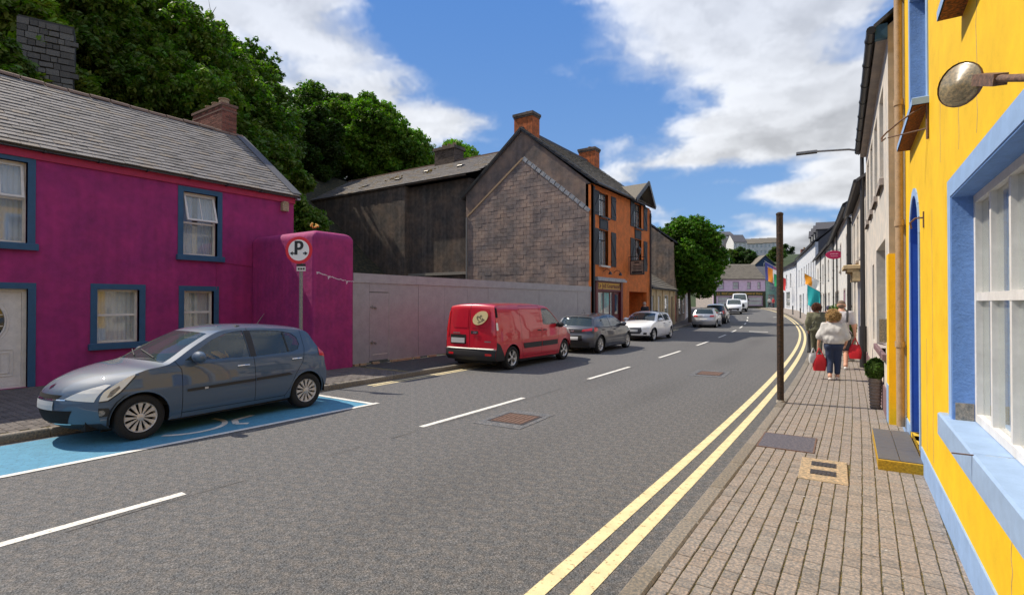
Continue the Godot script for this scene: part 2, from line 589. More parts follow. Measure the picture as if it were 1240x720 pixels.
func window_in(parent: Node3D, x0: float, y0: float, x1: float, y1: float, zf: float, o := {}) -> MeshInstance3D:
	# window: frame, mullions at relative xs, transoms at relative ys; panes; curtain; a sash that may stand open
	var fm: Material = o.get("mat", M.pvc)
	var w: float = o.get("w", 0.05)
	var dp: float = o.get("dp", 0.06)
	var b := MB.new()
	ring(b, x0 + w, y0 + w, x1 - w, y1 - w, w, zf - dp, zf)
	var xs: Array = [x0 + w]
	for f in o.get("xs", []):
		var xm: float = lerpf(x0, x1, f)
		b.box(Vector3(xm - w * 0.4, y0 + w, zf - dp + 0.004), Vector3(xm + w * 0.4, y1 - w, zf - 0.006))
		xs.append(xm)
	xs.append(x1 - w)
	var ys: Array = [y0 + w]
	for f in o.get("ys", []):
		var ym: float = lerpf(y0, y1, f)
		b.box(Vector3(x0 + w, ym - w * 0.5, zf - dp + 0.002), Vector3(x1 - w, ym + w * 0.5, zf - 0.003))
		ys.append(ym)
	ys.append(y1 - w)
	var win := part(parent, "window", b, fm)
	var open: float = o.get("open", 0.0)
	for i in xs.size() - 1:
		for j in ys.size() - 1:
			if open > 0 and j == ys.size() - 2:
				continue
			var p := MB.new()
			p.box(Vector3(xs[i], ys[j], zf - dp * 0.6), Vector3(xs[i + 1], ys[j + 1], zf - dp * 0.6 + 0.006))
			part(win, "pane", p, o.get("glass", M.glass))
	if open > 0:
		var ya: float = ys[-2]
		var yb: float = ys[-1]
		var hgt := yb - ya
		var s := MB.new()
		ring(s, x0 + w + 0.045, -hgt + 0.045, x1 - w - 0.045, -0.045, 0.045, -0.02, 0.025)
		s.box(Vector3((x0 + x1) / 2 - 0.008, -hgt + 0.045, -0.008), Vector3((x0 + x1) / 2 + 0.008, -0.045, 0.012))
		var sash := part(win, "sash", s, fm, Transform3D(Basis(Vector3.RIGHT, -open), Vector3(0, yb, zf)))
		var p := MB.new()
		p.box(Vector3(x0 + w + 0.045, -hgt + 0.045, 0.0), Vector3(x1 - w - 0.045, -0.045, 0.005))
		part(win, "sash_pane", p, o.get("glass", M.glass), sash.transform)
	match o.get("curtain", ""):
		"net":
			part(win, "curtain", curtain_mesh(x0, y0, x1, y1, zf - 0.20, (x1 - x0) * 11, 0.018), o.get("cm", M.curtain))
		"pair":
			var wd: float = (x1 - x0) * o.get("share", 0.36)
			part(win, "curtain", curtain_mesh(x0, y0, x0 + wd, y1, zf - 0.20, wd * 14, 0.025), o.get("cm", M.curtain))
			part(win, "curtain", curtain_mesh(x1 - wd, y0, x1, y1, zf - 0.20, wd * 14, 0.025), o.get("cm", M.curtain))
		"blind":
			var p := MB.new()
			p.box(Vector3(x0 + 0.02, lerpf(y0, y1, o.get("drop", 0.3)), zf - 0.18), Vector3(x1 - 0.02, y1, zf - 0.175))
			part(win, "blind", p, o.get("cm", M.blind))
	return win

func dark_room(parent: Node3D, x0: float, y0: float, x1: float, y1: float, z: float, depth: float, m: Material = null) -> void:
	# the room behind an opening: floor, ceiling and walls
	var b := MB.new()
	var a := Vector3(x0, y0, z - depth)
	var e := Vector3(x1, y1, z)
	b.quad(Vector3(a.x, a.y, a.z), Vector3(e.x, a.y, a.z), Vector3(e.x, e.y, a.z), Vector3(a.x, e.y, a.z))
	b.quad(Vector3(a.x, a.y, a.z), Vector3(a.x, e.y, a.z), Vector3(a.x, e.y, e.z), Vector3(a.x, a.y, e.z))
	b.quad(Vector3(e.x, a.y, e.z), Vector3(e.x, e.y, e.z), Vector3(e.x, e.y, a.z), Vector3(e.x, a.y, a.z))
	b.quad(Vector3(a.x, a.y, e.z), Vector3(e.x, a.y, e.z), Vector3(e.x, a.y, a.z), Vector3(a.x, a.y, a.z))
	b.quad(Vector3(a.x, e.y, a.z), Vector3(e.x, e.y, a.z), Vector3(e.x, e.y, e.z), Vector3(a.x, e.y, e.z))
	part(parent, "room", b, m if m else M.dark_inside)

func slate_variants(size: Vector3, tones: Array) -> Array:
	var out := []
	for tone in tones:
		var b := MB.new()
		b.col = tone if tone is Color else Color(tone, tone, tone)
		b.obox(Transform3D(), size)
		out.append(b)
	return out

func slated(roof: Node3D, at: Vector3, along: Vector3, up: Vector3, sw: float, ex: float, m: Material, most := 300, tones := [0.72, 0.85, 0.95, 1.05, 1.18, 0.6], seed_ := 5) -> void:
	# rows of overlapping slates on a plane: at = eave corner, along and up are the plane's edges
	var r := RandomNumberGenerator.new()
	r.seed = seed_
	var A := along.normalized()
	var U := up.normalized()
	var N := A.cross(U).normalized()
	if N.y < 0:
		N = -N
	var ln := ex * 1.5
	var vs := slate_variants(Vector3(sw - 0.006, 0.017, ln), tones)
	var list := []
	var rows := int(ceil(up.length() / ex))
	var cols := int(ceil(along.length() / sw))
	for j in rows:
		for i in cols + 1:
			var x := (i + (0.5 if j % 2 else 0.0)) * sw - sw * 0.25
			if x < 0.0 or x > along.length() + 0.02:
				continue
			var y: float = min(j * ex + ln / 2 - 0.06, up.length() - ln / 2 + 0.02)
			var p := at + A * (x + r.randf_range(-0.004, 0.004)) + U * (y + r.randf_range(-0.008, 0.008)) + N * (0.026 + r.randf_range(0.0, 0.007))
			var bs := Basis(A, N, A.cross(N)) * Basis(Vector3.RIGHT, -0.10 * (1 if A.cross(N).dot(U) < 0 else -1)) * Basis(Vector3.UP, r.randf_range(-0.012, 0.012))
			list.append([Transform3D(bs, p), r.randi() % tones.size()])
	pieces(roof, "slate", list, vs, m, most)

func gable_roof(parent: Node3D, x0: float, x1: float, ze: float, ye: float, zr: float, yr: float, zb: float, yb: float, m: Material, thick := 0.06) -> MeshInstance3D:
	# ridge along local x: front eave (ze, ye), ridge (zr, yr), back eave (zb, yb)
	var b := MB.new()
	var poly := PackedVector2Array([Vector2(-ze, ye), Vector2(-zr, yr), Vector2(-zb, yb), Vector2(-zb, yb - thick), Vector2(-zr, yr - thick * 1.2), Vector2(-ze, ye - thick)])
	# prism in a plane whose x is -z, pushed along x
	b.prism(poly, x0, x1, Transform3D(Basis(Vector3(0, 0, -1), Vector3(0, 1, 0), Vector3(1, 0, 0)), Vector3.ZERO))
	return part(parent, "roof", b, m)

func brick_stack(parent: Node3D, called: String, lo: Vector3, hi: Vector3, m: Material, bl := 0.225, bh := 0.075, tones := [0.7, 0.85, 1.0, 1.15, 0.55], seed_ := 3) -> MeshInstance3D:
	# a chimney shaft: mortar core with courses of bricks standing proud of it
	var core := MB.new()
	core.box(lo, hi)
	var shaft := part(parent, called, core, M.mortar)
	var r := RandomNumberGenerator.new()
	r.seed = seed_
	var b := MB.new()
	var n := int((hi.y - lo.y) / bh)
	for j in n:
		var y0 := lo.y + j * bh + 0.005
		for side in 4:
			var L := (hi.x - lo.x) if side % 2 == 0 else (hi.z - lo.z)
			var k := int(round(L / bl))
			var st := L / k
			for i in k + 1:
				var a := clampf((i - (0.5 if (j + side) % 2 else 0.0)) * st, 0, L)
				var e := clampf((i + 1 - (0.5 if (j + side) % 2 else 0.0)) * st, 0, L)
				if e - a < 0.03:
					continue
				var tone: float = tones[r.randi() % tones.size()]
				b.col = Color(tone, tone, tone)
				var pr := 0.006 + r.randf() * 0.004
				match side:
					0: b.box(Vector3(lo.x + a + 0.005, y0, hi.z), Vector3(lo.x + e - 0.005, y0 + bh - 0.01, hi.z + pr))
					2: b.box(Vector3(lo.x + a + 0.005, y0, lo.z - pr), Vector3(lo.x + e - 0.005, y0 + bh - 0.01, lo.z))
					1: b.box(Vector3(hi.x, y0, lo.z + a + 0.005), Vector3(hi.x + pr, y0 + bh - 0.01, lo.z + e - 0.005))
					3: b.box(Vector3(lo.x - pr, y0, lo.z + a + 0.005), Vector3(lo.x, y0 + bh - 0.01, lo.z + e - 0.005))
	part(shaft, "brickwork", b, m).set_meta("kind", "stuff")
	return shaft

func chimney_pot(parent: Node, at: Vector3, r: float, h: float, m: Material) -> void:
	var b := MB.new()
	b.lathe([Vector2(r * 0.95, 0), Vector2(r, h * 0.1), Vector2(r * 0.85, h * 0.8), Vector2(r, h * 0.86), Vector2(r, h), Vector2(r * 0.75, h), Vector2(r * 0.7, h * 0.3)], 14, Transform3D(Basis(), at))
	part(parent, "chimney_pot", b, m)

func words(parent: Node, called: String, text: String, h: float, at: Vector3, m: Material, font: Font = null, depth := 0.006, basis := Basis(), squeeze := 1.0) -> MeshInstance3D:
	var t := TextMesh.new()
	t.text = text
	t.font = font if font else lettering
	t.font_size = 48
	t.pixel_size = h / 48.0
	t.depth = depth / 1.0
	return part(parent, called, t, m, Transform3D(basis.scaled_local(Vector3(squeeze, 1, 1)), at))

func drain(parent: Node3D, pts: Array, r: float, m: Material, called := "drainpipe") -> void:
	var b := MB.new()
	b.tube(pts, r, 10)
	for i in pts.size() - 1:
		var L: float = (pts[i + 1] - pts[i]).length()
		if L > 1.5:
			for k in int(L / 1.6) + 1:
				var p: Vector3 = pts[i].lerp(pts[i + 1], (k * 1.6 + 0.2) / L)
				var dr: Vector3 = (pts[i + 1] - pts[i]).normalized()
				b.tube([p - dr * 0.04, p + dr * 0.04], r * 1.25, 10)
	part(parent, called, b, m)

# ------------------------------------------------------------------ the street
func bend(d: float) -> float:
	return -0.0016 * pow(max(0.0, d - 5.0), 2.0)

func rise(d: float) -> float:
	return 0.85 * smoothstep(38.0, 96.0, d)

const WALL_X := [[-20.0, 1.1], [0.0, 0.645], [9.3, 0.43], [9.31, 0.29], [14.5, 0.15], [17.0, 0.04], [30.0, -0.75], [51.0, -2.95], [80.0, -7.2], [95.0, -10.5], [130.0, -20.0]]

func wall_x(d: float) -> float:
	for i in WALL_X.size() - 1:
		if d <= WALL_X[i + 1][0]:
			return lerpf(WALL_X[i][1], WALL_X[i + 1][1], inverse_lerp(WALL_X[i][0], WALL_X[i + 1][0], d))
	return -20.0

func kerb_right(d: float) -> float:
	return -1.24 + bend(d)

func kerb_left(d: float) -> float:
	return -9.36 + bend(d)

func sheet(fx0: Callable, fx1: Callable, d0: float, d1: float, step: float, y: float, across := 1, shade: FastNoiseLite = null, amount := 0.0) -> MB:
	var b := MB.new()
	var rows := []
	var n := int(ceil((d1 - d0) / step))
	for i in n + 1:
		var d := lerpf(d0, d1, float(i) / n)
		var row := []
		for j in across + 1:
			var x := lerpf(fx0.call(d), fx1.call(d), float(j) / across)
			row.append(V(x, y + rise(d), d))
		rows.append(row)
	b.grid(rows)
	if b.n[0].y < 0:
		b = MB.new()
		b.grid(rows, true)
	if shade:
		for i in b.v.size():
			var p := b.v[i]
			var t := 1.0 + amount * shade.get_noise_2d(p.x, p.z * 0.35)
			if across > 8:
				# wheel tracks polished paler, oil drips between them darker
				var q := p.x - bend(-p.z)
				for e in [[-2.7, 0.35, 0.10], [-4.3, 0.35, 0.09], [-6.5, 0.35, 0.08], [-3.5, 0.3, -0.09], [-9.2, 0.3, -0.16], [-1.35, 0.2, -0.10]]:
					t += e[2] * exp(-pow((q - e[0]) / e[1], 2.0)) * (0.7 + 0.8 * shade.get_noise_2d(p.x * 0.3 + 40.0, p.z * 0.25))
			b.c[i] = Color(t, t, t)
	return b

func line_sheet(x0: float, x1: float, d0: float, d1: float, y: float, base := 0.0) -> MB:
	return sheet(func(d): return x0 + (bend(d) if base == 0.0 else 0.0), func(d): return x1 + (bend(d) if base == 0.0 else 0.0), d0, d1, 1.0, y)

func free_quad(p: Array, y: float) -> MB:
	var b := MB.new()
	var q := []
	for e in p:
		q.append(V(e[0], y, e[1]))
	b.face_to(q, Vector3.UP)
	return b

func build_ground() -> void:
	# one sheet to the horizon
	var g := MB.new()
	g.face_to([Vector3(-1500, -0.3, 300), Vector3(1500, -0.3, 300), Vector3(1500, -0.3, -2500), Vector3(-1500, -0.3, -2500)], Vector3.UP)
	setting("ground", g, M.earth)
	var patches := FastNoiseLite.new()
	patches.seed = 4
	patches.frequency = 0.35
	patches.fractal_octaves = 3
	setting("road", sheet(func(d): return kerb_left(d) - 0.02, func(d): return kerb_right(d) + 0.02, -12, 110, 0.5, 0.0, 40, patches, 0.16), M.asphalt)

	# right pavement: bed with mossy joints, pavers on it
	var bed := setting("right_pavement", sheet(func(d): return kerb_right(d) + 0.05, func(d): return wall_x(d) + 0.5, -12, 24, 0.5, 0.092), M.joint)
	setting("far_right_pavement", sheet(func(d): return kerb_right(d) + 0.05, func(d): return wall_x(d) + 0.5, 24, 110, 1.0, 0.10), M.paver)
	var r := RandomNumberGenerator.new()
	r.seed = 21
	var tones := []
	for k in 7:
		var t := 0.82 + 0.055 * k
		tones.append(Color(t * (1.0 + 0.03 * (k % 3 - 1)), t, t * (1.0 - 0.03 * (k % 3 - 1))))
	tones.append(Color(1.55, 1.55, 1.5))
	var vs := []
	for tone in tones:
		var b := MB.new()
		b.col = tone
		b.cbox(Transform3D(), Vector3(0.0985, 0.05, 0.0975), 0.004)
		vs.append(b)
	var list := []
	var col_w := 0.1075
	for i in 24:
		var slack := r.randf() * 0.2
		var n := 0
		while n < 260:
			var d := 2.2 + n * 0.1035 + slack * 0.5
			n += 1
			var x := kerb_right(d) + 0.19 + i * col_w
			if x > wall_x(d) + 0.03 or d > 24:
				continue
			if (x > -1.06 and x < -0.57 and d > 7.04 and d < 7.72) or (x > -0.55 and x < -0.19 and d > 6.02 and d < 6.70):
				continue
			var k := r.randi() % 7
			if d > 9.5 and x > wall_x(d) - 0.42 and r.randf() < 0.45:
				k = 7
			var slope: float = -0.0032 * max(0.0, d - 5.0)
			list.append([Transform3D(Basis(Vector3.UP, r.randf_range(-0.012, 0.012) - slope) * Basis(Vector3.RIGHT, r.randf_range(-0.006, 0.006)), V(x + r.randf_range(-0.002, 0.002), 0.0755 + r.randf_range(-0.002, 0.002), d)), k])
	pieces(bed, "paver", list.filter(func(e): return -e[0].origin.z > 2.4) , vs, M.paver)

	# left pavement, in the shade of the houses
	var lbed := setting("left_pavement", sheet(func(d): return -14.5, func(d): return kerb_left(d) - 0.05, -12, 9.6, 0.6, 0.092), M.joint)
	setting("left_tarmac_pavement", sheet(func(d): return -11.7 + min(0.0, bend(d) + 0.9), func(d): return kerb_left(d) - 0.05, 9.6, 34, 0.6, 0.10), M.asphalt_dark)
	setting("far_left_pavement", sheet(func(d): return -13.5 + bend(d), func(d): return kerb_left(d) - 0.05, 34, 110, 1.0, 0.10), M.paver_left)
	var lvs := []
	for k in 5:
		var b := MB.new()
		var t := 0.75 + 0.12 * k
		b.col = Color(t, t, t)
		b.cbox(Transform3D(), Vector3(0.21, 0.05, 0.105), 0.005)
		lvs.append(b)
	var llist := []
	for i in 24:
		for n in 92:
			var d := -0.5 + n * 0.11
			var x := -9.62 - i * 0.22 - (0.11 if n % 2 else 0.0)
			if x < -14.3 or d > 9.5:
				continue
			llist.append([Transform3D(Basis(Vector3.UP, r.randf_range(-0.02, 0.02)), V(x, 0.0765 + r.randf_range(-0.002, 0.002), d)), r.randi() % 5])
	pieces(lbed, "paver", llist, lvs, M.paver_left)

	# kerbs: each stone its own piece
	for side in 2:
		var k := Node3D.new()
		k.name = "kerb_right" if side == 0 else "kerb_left"
		k.set_meta("kind", "structure")
		add_child(k)
		var d := -3.0
		var shapes := []
		for q in 6:
			var b := MB.new()
			var t := 0.78 + 0.09 * q
			b.col = Color(t, t * 0.99, t * 0.96)
			b.cbox(Transform3D(), Vector3(0.135, 0.22, 0.90), 0.014)
			shapes.append(b)
		var stones := []
		while d < 96:
			var x: float = (kerb_right(d + 0.45) + 0.07) if side == 0 else (kerb_left(d + 0.45) - 0.07)
			var slope: float = -0.0032 * max(0.0, d - 5.0)
			stones.append([Transform3D(Basis(Vector3.UP, -slope + r.randf_range(-0.004, 0.004)), V(x, 0.003 + rise(d) + r.randf_range(-0.004, 0.004), d + 0.455)), r.randi() % 6])
			d += 0.91
		pieces(k, "kerb_stone", stones, shapes, M.kerb)

	# painted markings
	var lines := [[-1.80, -1.69, "yellow_line"], [-1.56, -1.45, "yellow_line"]]
	for l in lines:
		var o := setting(l[2], sheet(func(d): return l[0] + 0.0 + bend(d), func(d): return l[1] + bend(d), -6, 100, 0.6, 0.004), M.yellow_line)
	for l in [[-9.22, -9.14], [-9.06, -8.98]]:
		setting("yellow_line", sheet(func(d): return l[0] + bend(d), func(d): return l[1] + bend(d), 7.9, 36, 0.6, 0.004), M.yellow_line)
	for d in [-5.5, 0.15, 5.72, 11.53, 17.3, 23.1, 28.9, 34.6, 40.4, 46.2, 52.0, 57.8]:
		var ln: float = 2.3 if d < 1 else 2.85
		setting("centre_dash", sheet(func(q): return -5.535 + bend(q), func(q): return -5.435 + bend(q), d, d + ln, 0.5, 0.004), M.white_line)
	# stop bar and give-way dashes far off
	setting("centre_dash", sheet(func(q): return -3.0 + bend(q), func(q): return -1.9 + bend(q), 61.0, 61.4, 0.3, 0.004), M.white_line)
	setting("centre_dash", sheet(func(q): return -4.6 + bend(q), func(q): return -3.5 + bend(q), 36.0, 36.35, 0.3, 0.004), M.white_line)

	# the blue disabled bay with its white border and wheelchair mark
	setting("blue_parking_bay", free_quad([[-9.30, -3.2], [-7.78, -3.2], [-7.47, 6.45], [-9.16, 6.45]], 0.004), M.blue_bay)
	setting("bay_line", free_quad([[-7.80, -3.3], [-7.70, -3.3], [-7.38, 6.62], [-7.48, 6.62]], 0.008), M.white_line)
	setting("bay_line", free_quad([[-9.16, 6.46], [-7.49, 6.46], [-7.49, 6.56], [-9.16, 6.56]], 0.008), M.white_line)
	var wc := MB.new()
	var path := [Vector2(-8.32, 4.75), Vector2(-8.22, 4.40), Vector2(-7.95, 4.28), Vector2(-7.82, 4.40)]
	for i in path.size() - 1:
		var a: Vector2 = path[i]
		var e: Vector2 = path[i + 1]
		var nn := (e - a).orthogonal().normalized() * 0.045
		wc.face_to([V(a.x + nn.x, 0.008, a.y + nn.y), V(e.x + nn.x, 0.008, e.y + nn.y), V(e.x - nn.x, 0.008, e.y - nn.y), V(a.x - nn.x, 0.008, a.y - nn.y)], Vector3.UP)
	for i in 14:
		var a0 := -0.9 + i * 0.2
		var c0 := Vector2(-8.42, 3.75)
		var p := []
		for q in [[a0, 0.50], [a0 + 0.2, 0.50], [a0 + 0.2, 0.58], [a0, 0.58]]:
			p.append(V(c0.x + cos(q[0]) * q[1], 0.008, c0.y + sin(q[0]) * q[1]))
		wc.face_to(p, Vector3.UP)
	setting("wheelchair_mark", wc, M.white_line)

	# the joint between the two paving passes, a little off the centre line
	var seam := MB.new()
	for i in 60:
		if r.randf() < 0.35:
			continue
		var d0 := 1.0 + i * 0.5
		var x0 := -5.36 + bend(d0) + 0.012 * sin(i * 1.7)
		var x1 := -5.36 + bend(d0 + 0.5) + 0.012 * sin(i * 1.7 + 1.7)
		seam.face_to([V(x0 - 0.003 - 0.003 * (i % 3), 0.003, d0), V(x0 + 0.003, 0.003, d0), V(x1 + 0.003, 0.003, d0 + 0.5), V(x1 - 0.003 - 0.003 * ((i + 1) % 3), 0.003, d0 + 0.5)], Vector3.UP)
	setting("road_seam", seam, M.asphalt_dark)
	# manholes: worn surround and iron cover
	for e in [[-4.62, 6.95, 0.82, 1.15, 0.56, 0.62], [-3.35, 14.2, 0.85, 1.3, 0.55, 0.7]]:
		var t := thing("manhole_cover", "rusty square manhole cover in the road " + ("nearest the camera" if e[1] < 10 else "beyond the nearer one, by the double yellow lines"), "manhole", V(e[0], 0, e[1]), 0.06, "manhole covers in the road")
		var s := MB.new()
		s.box(Vector3(-e[2] / 2, -0.05, -e[3] / 2), Vector3(e[2] / 2, 0.006, e[3] / 2))
		part(t, "surround", s, M.asphalt_patch)
		var f := MB.new()
		ring(f, -e[4] / 2, -e[5] / 2, e[4] / 2, e[5] / 2, 0.03, 0.0, 0.012)
		part(t, "frame", f, M.iron, Transform3D(Basis(Vector3.RIGHT, -PI / 2), Vector3.ZERO))
		var cvr := MB.new()
		cvr.box(Vector3(-e[4] / 2, -0.02, -e[5] / 2), Vector3(e[4] / 2, 0.0085, e[5] / 2))
		for i in 7:
			var x: float = -e[4] / 2 + e[4] * (i + 0.5) / 7
			cvr.box(Vector3(x - 0.022, 0.0085, -e[5] / 2 + 0.03), Vector3(x + 0.022, 0.0145, -0.01))
			cvr.box(Vector3(x - 0.022, 0.0085, 0.01), Vector3(x + 0.022, 0.0145, e[5] / 2 - 0.03))
		part(t, "cover", cvr, M.rust_iron)

	# covers let into the right pavement
	var sp := thing("access_cover", "flat dark steel access cover set in the brick pavement", "access cover", V(-0.815, 0.1, 7.38), 0.03)
	var b1 := MB.new()
	b1.box(Vector3(-0.29, -0.05, -0.38), Vector3(0.29, 0.009, 0.38))
	part(sp, "plate", b1, M.steel_plate)
	var b2 := MB.new()
	ring(b2, -0.29, -0.38, 0.29, 0.38, 0.016, -0.01, 0.010)
	part(sp, "frame", b2, M.rust_iron, Transform3D(Basis(Vector3.RIGHT, -PI / 2), Vector3.ZERO))
	var wp := thing("water_meter_covers", "two small dark iron lids in a square sandy concrete patch", "meter cover", V(-0.37, 0.1, 6.36), 0.04)
	var b3 := MB.new()
	b3.cbox(Transform3D(Basis(), Vector3(0, -0.020, 0)), Vector3(0.43, 0.06, 0.82), 0.006)
	part(wp, "concrete_patch", b3, M.concrete_patch)
	for z in [-0.19, 0.13]:
		var b4 := MB.new()
		b4.box(Vector3(-0.115, 0.0, z - 0.085), Vector3(0.115, 0.013, z + 0.085))
		for i in 6:
			b4.box(Vector3(-0.10 + i * 0.036, 0.013, z - 0.07), Vector3(-0.082 + i * 0.036, 0.017, z + 0.07))
		part(wp, "lid", b4, M.iron)

	# pale spots trodden into the pavement near the walls
	var gum := MB.new()
	for i in 90:
		var d := 2.6 + pow(r.randf(), 1.4) * 13.0
		var x := lerpf(kerb_right(d) + 0.2, wall_x(d) - 0.05, pow(r.randf(), 0.55))
		var sz := r.randf_range(0.005, 0.013)
		var p := []
		for k in 7:
			var a := TAU * k / 7
			p.append(V(x + cos(a) * sz * r.randf_range(0.6, 1.4), 0.1045, d + sin(a) * sz * r.randf_range(0.6, 1.4)))
		var tt := r.randf_range(0.45, 0.8)
		gum.col = Color(tt, tt, tt)
		gum.face_to(p, Vector3.UP)
	var gs := setting("pavement_spots", gum, M.pvc)
	gs.set_meta("kind", "stuff")
	tag(gs, "small pale trodden spots scattered on the right brick pavement", "spots")
	build_hills()

func build_hills() -> void:
	# wooded hillside behind the left houses, and the far hill with the terraces
	var nz := FastNoiseLite.new()
	nz.seed = 8
	nz.frequency = 0.06
	var rows := []
	for i in 31:
		var d := -30.0 + i * 4.0
		var row := []
		for j in 22:
			var x := -20.8 - j * 3.0
			row.append(V(x, hill_y(x, d) + 0.6 * nz.get_noise_2d(x * 2, d * 2), d))
		rows.append(row)
	var b := MB.new()
	b.grid(rows)
	if b.n[50].y < 0:
		b = MB.new()
		b.grid(rows, true)
	setting("hillside", b, M.earth)
	rows = []
	for i in 24:
		var d := 112.0 + i * 12.0
		var row := []
		for j in 40:
			var x := -200.0 + j * 9.0
			row.append(V(x, far_hill_y(x, d) + 0.8 * nz.get_noise_2d(x, d), d))
		rows.append(row)
	b = MB.new()
	b.grid(rows)
	if b.n[50].y < 0:
		b = MB.new()
		b.grid(rows, true)
	setting("far_hill", b, M.grass)

func hill_y(x: float, d: float) -> float:
	var up: float = max(0.0, -x - 21.5)
	return min(up * 0.75, 9.0 + up * 0.25) * smoothstep(86.0, 60.0, d) - 0.2

func far_hill_y(_x: float, d: float) -> float:
	var k := [[112.0, -0.3], [135.0, 5.0], [165.0, 11.5], [205.0, 17.5], [230.0, 20.5], [270.0, 23.5], [400.0, 26.0]]
	for i in k.size() - 1:
		if d <= k[i + 1][0]:
			return lerpf(k[i][1], k[i + 1][1], clampf(inverse_lerp(k[i][0], k[i + 1][0], d), 0.0, 1.0))
	return 26.0

# ------------------------------------------------------------------ left side of the street
func navy_surround(parent: Node3D, x0: float, y0: float, x1: float, y1: float, sill := true) -> void:
	# painted plaster band round an opening, lining its reveal, and a projecting sill
	var b := MB.new()
	ring(b, x0, y0, x1, y1, 0.125, -0.11, 0.018, false)
	part(parent, "surround", b, M.navy_trim)
	if sill:
		var s := MB.new()
		s.cbox(Transform3D(Basis(), Vector3((x0 + x1) / 2, y0 - 0.07, -0.02)), Vector3(x1 - x0 + 0.33, 0.14, 0.22), 0.012)
		part(parent, "sill", s, M.navy_trim)

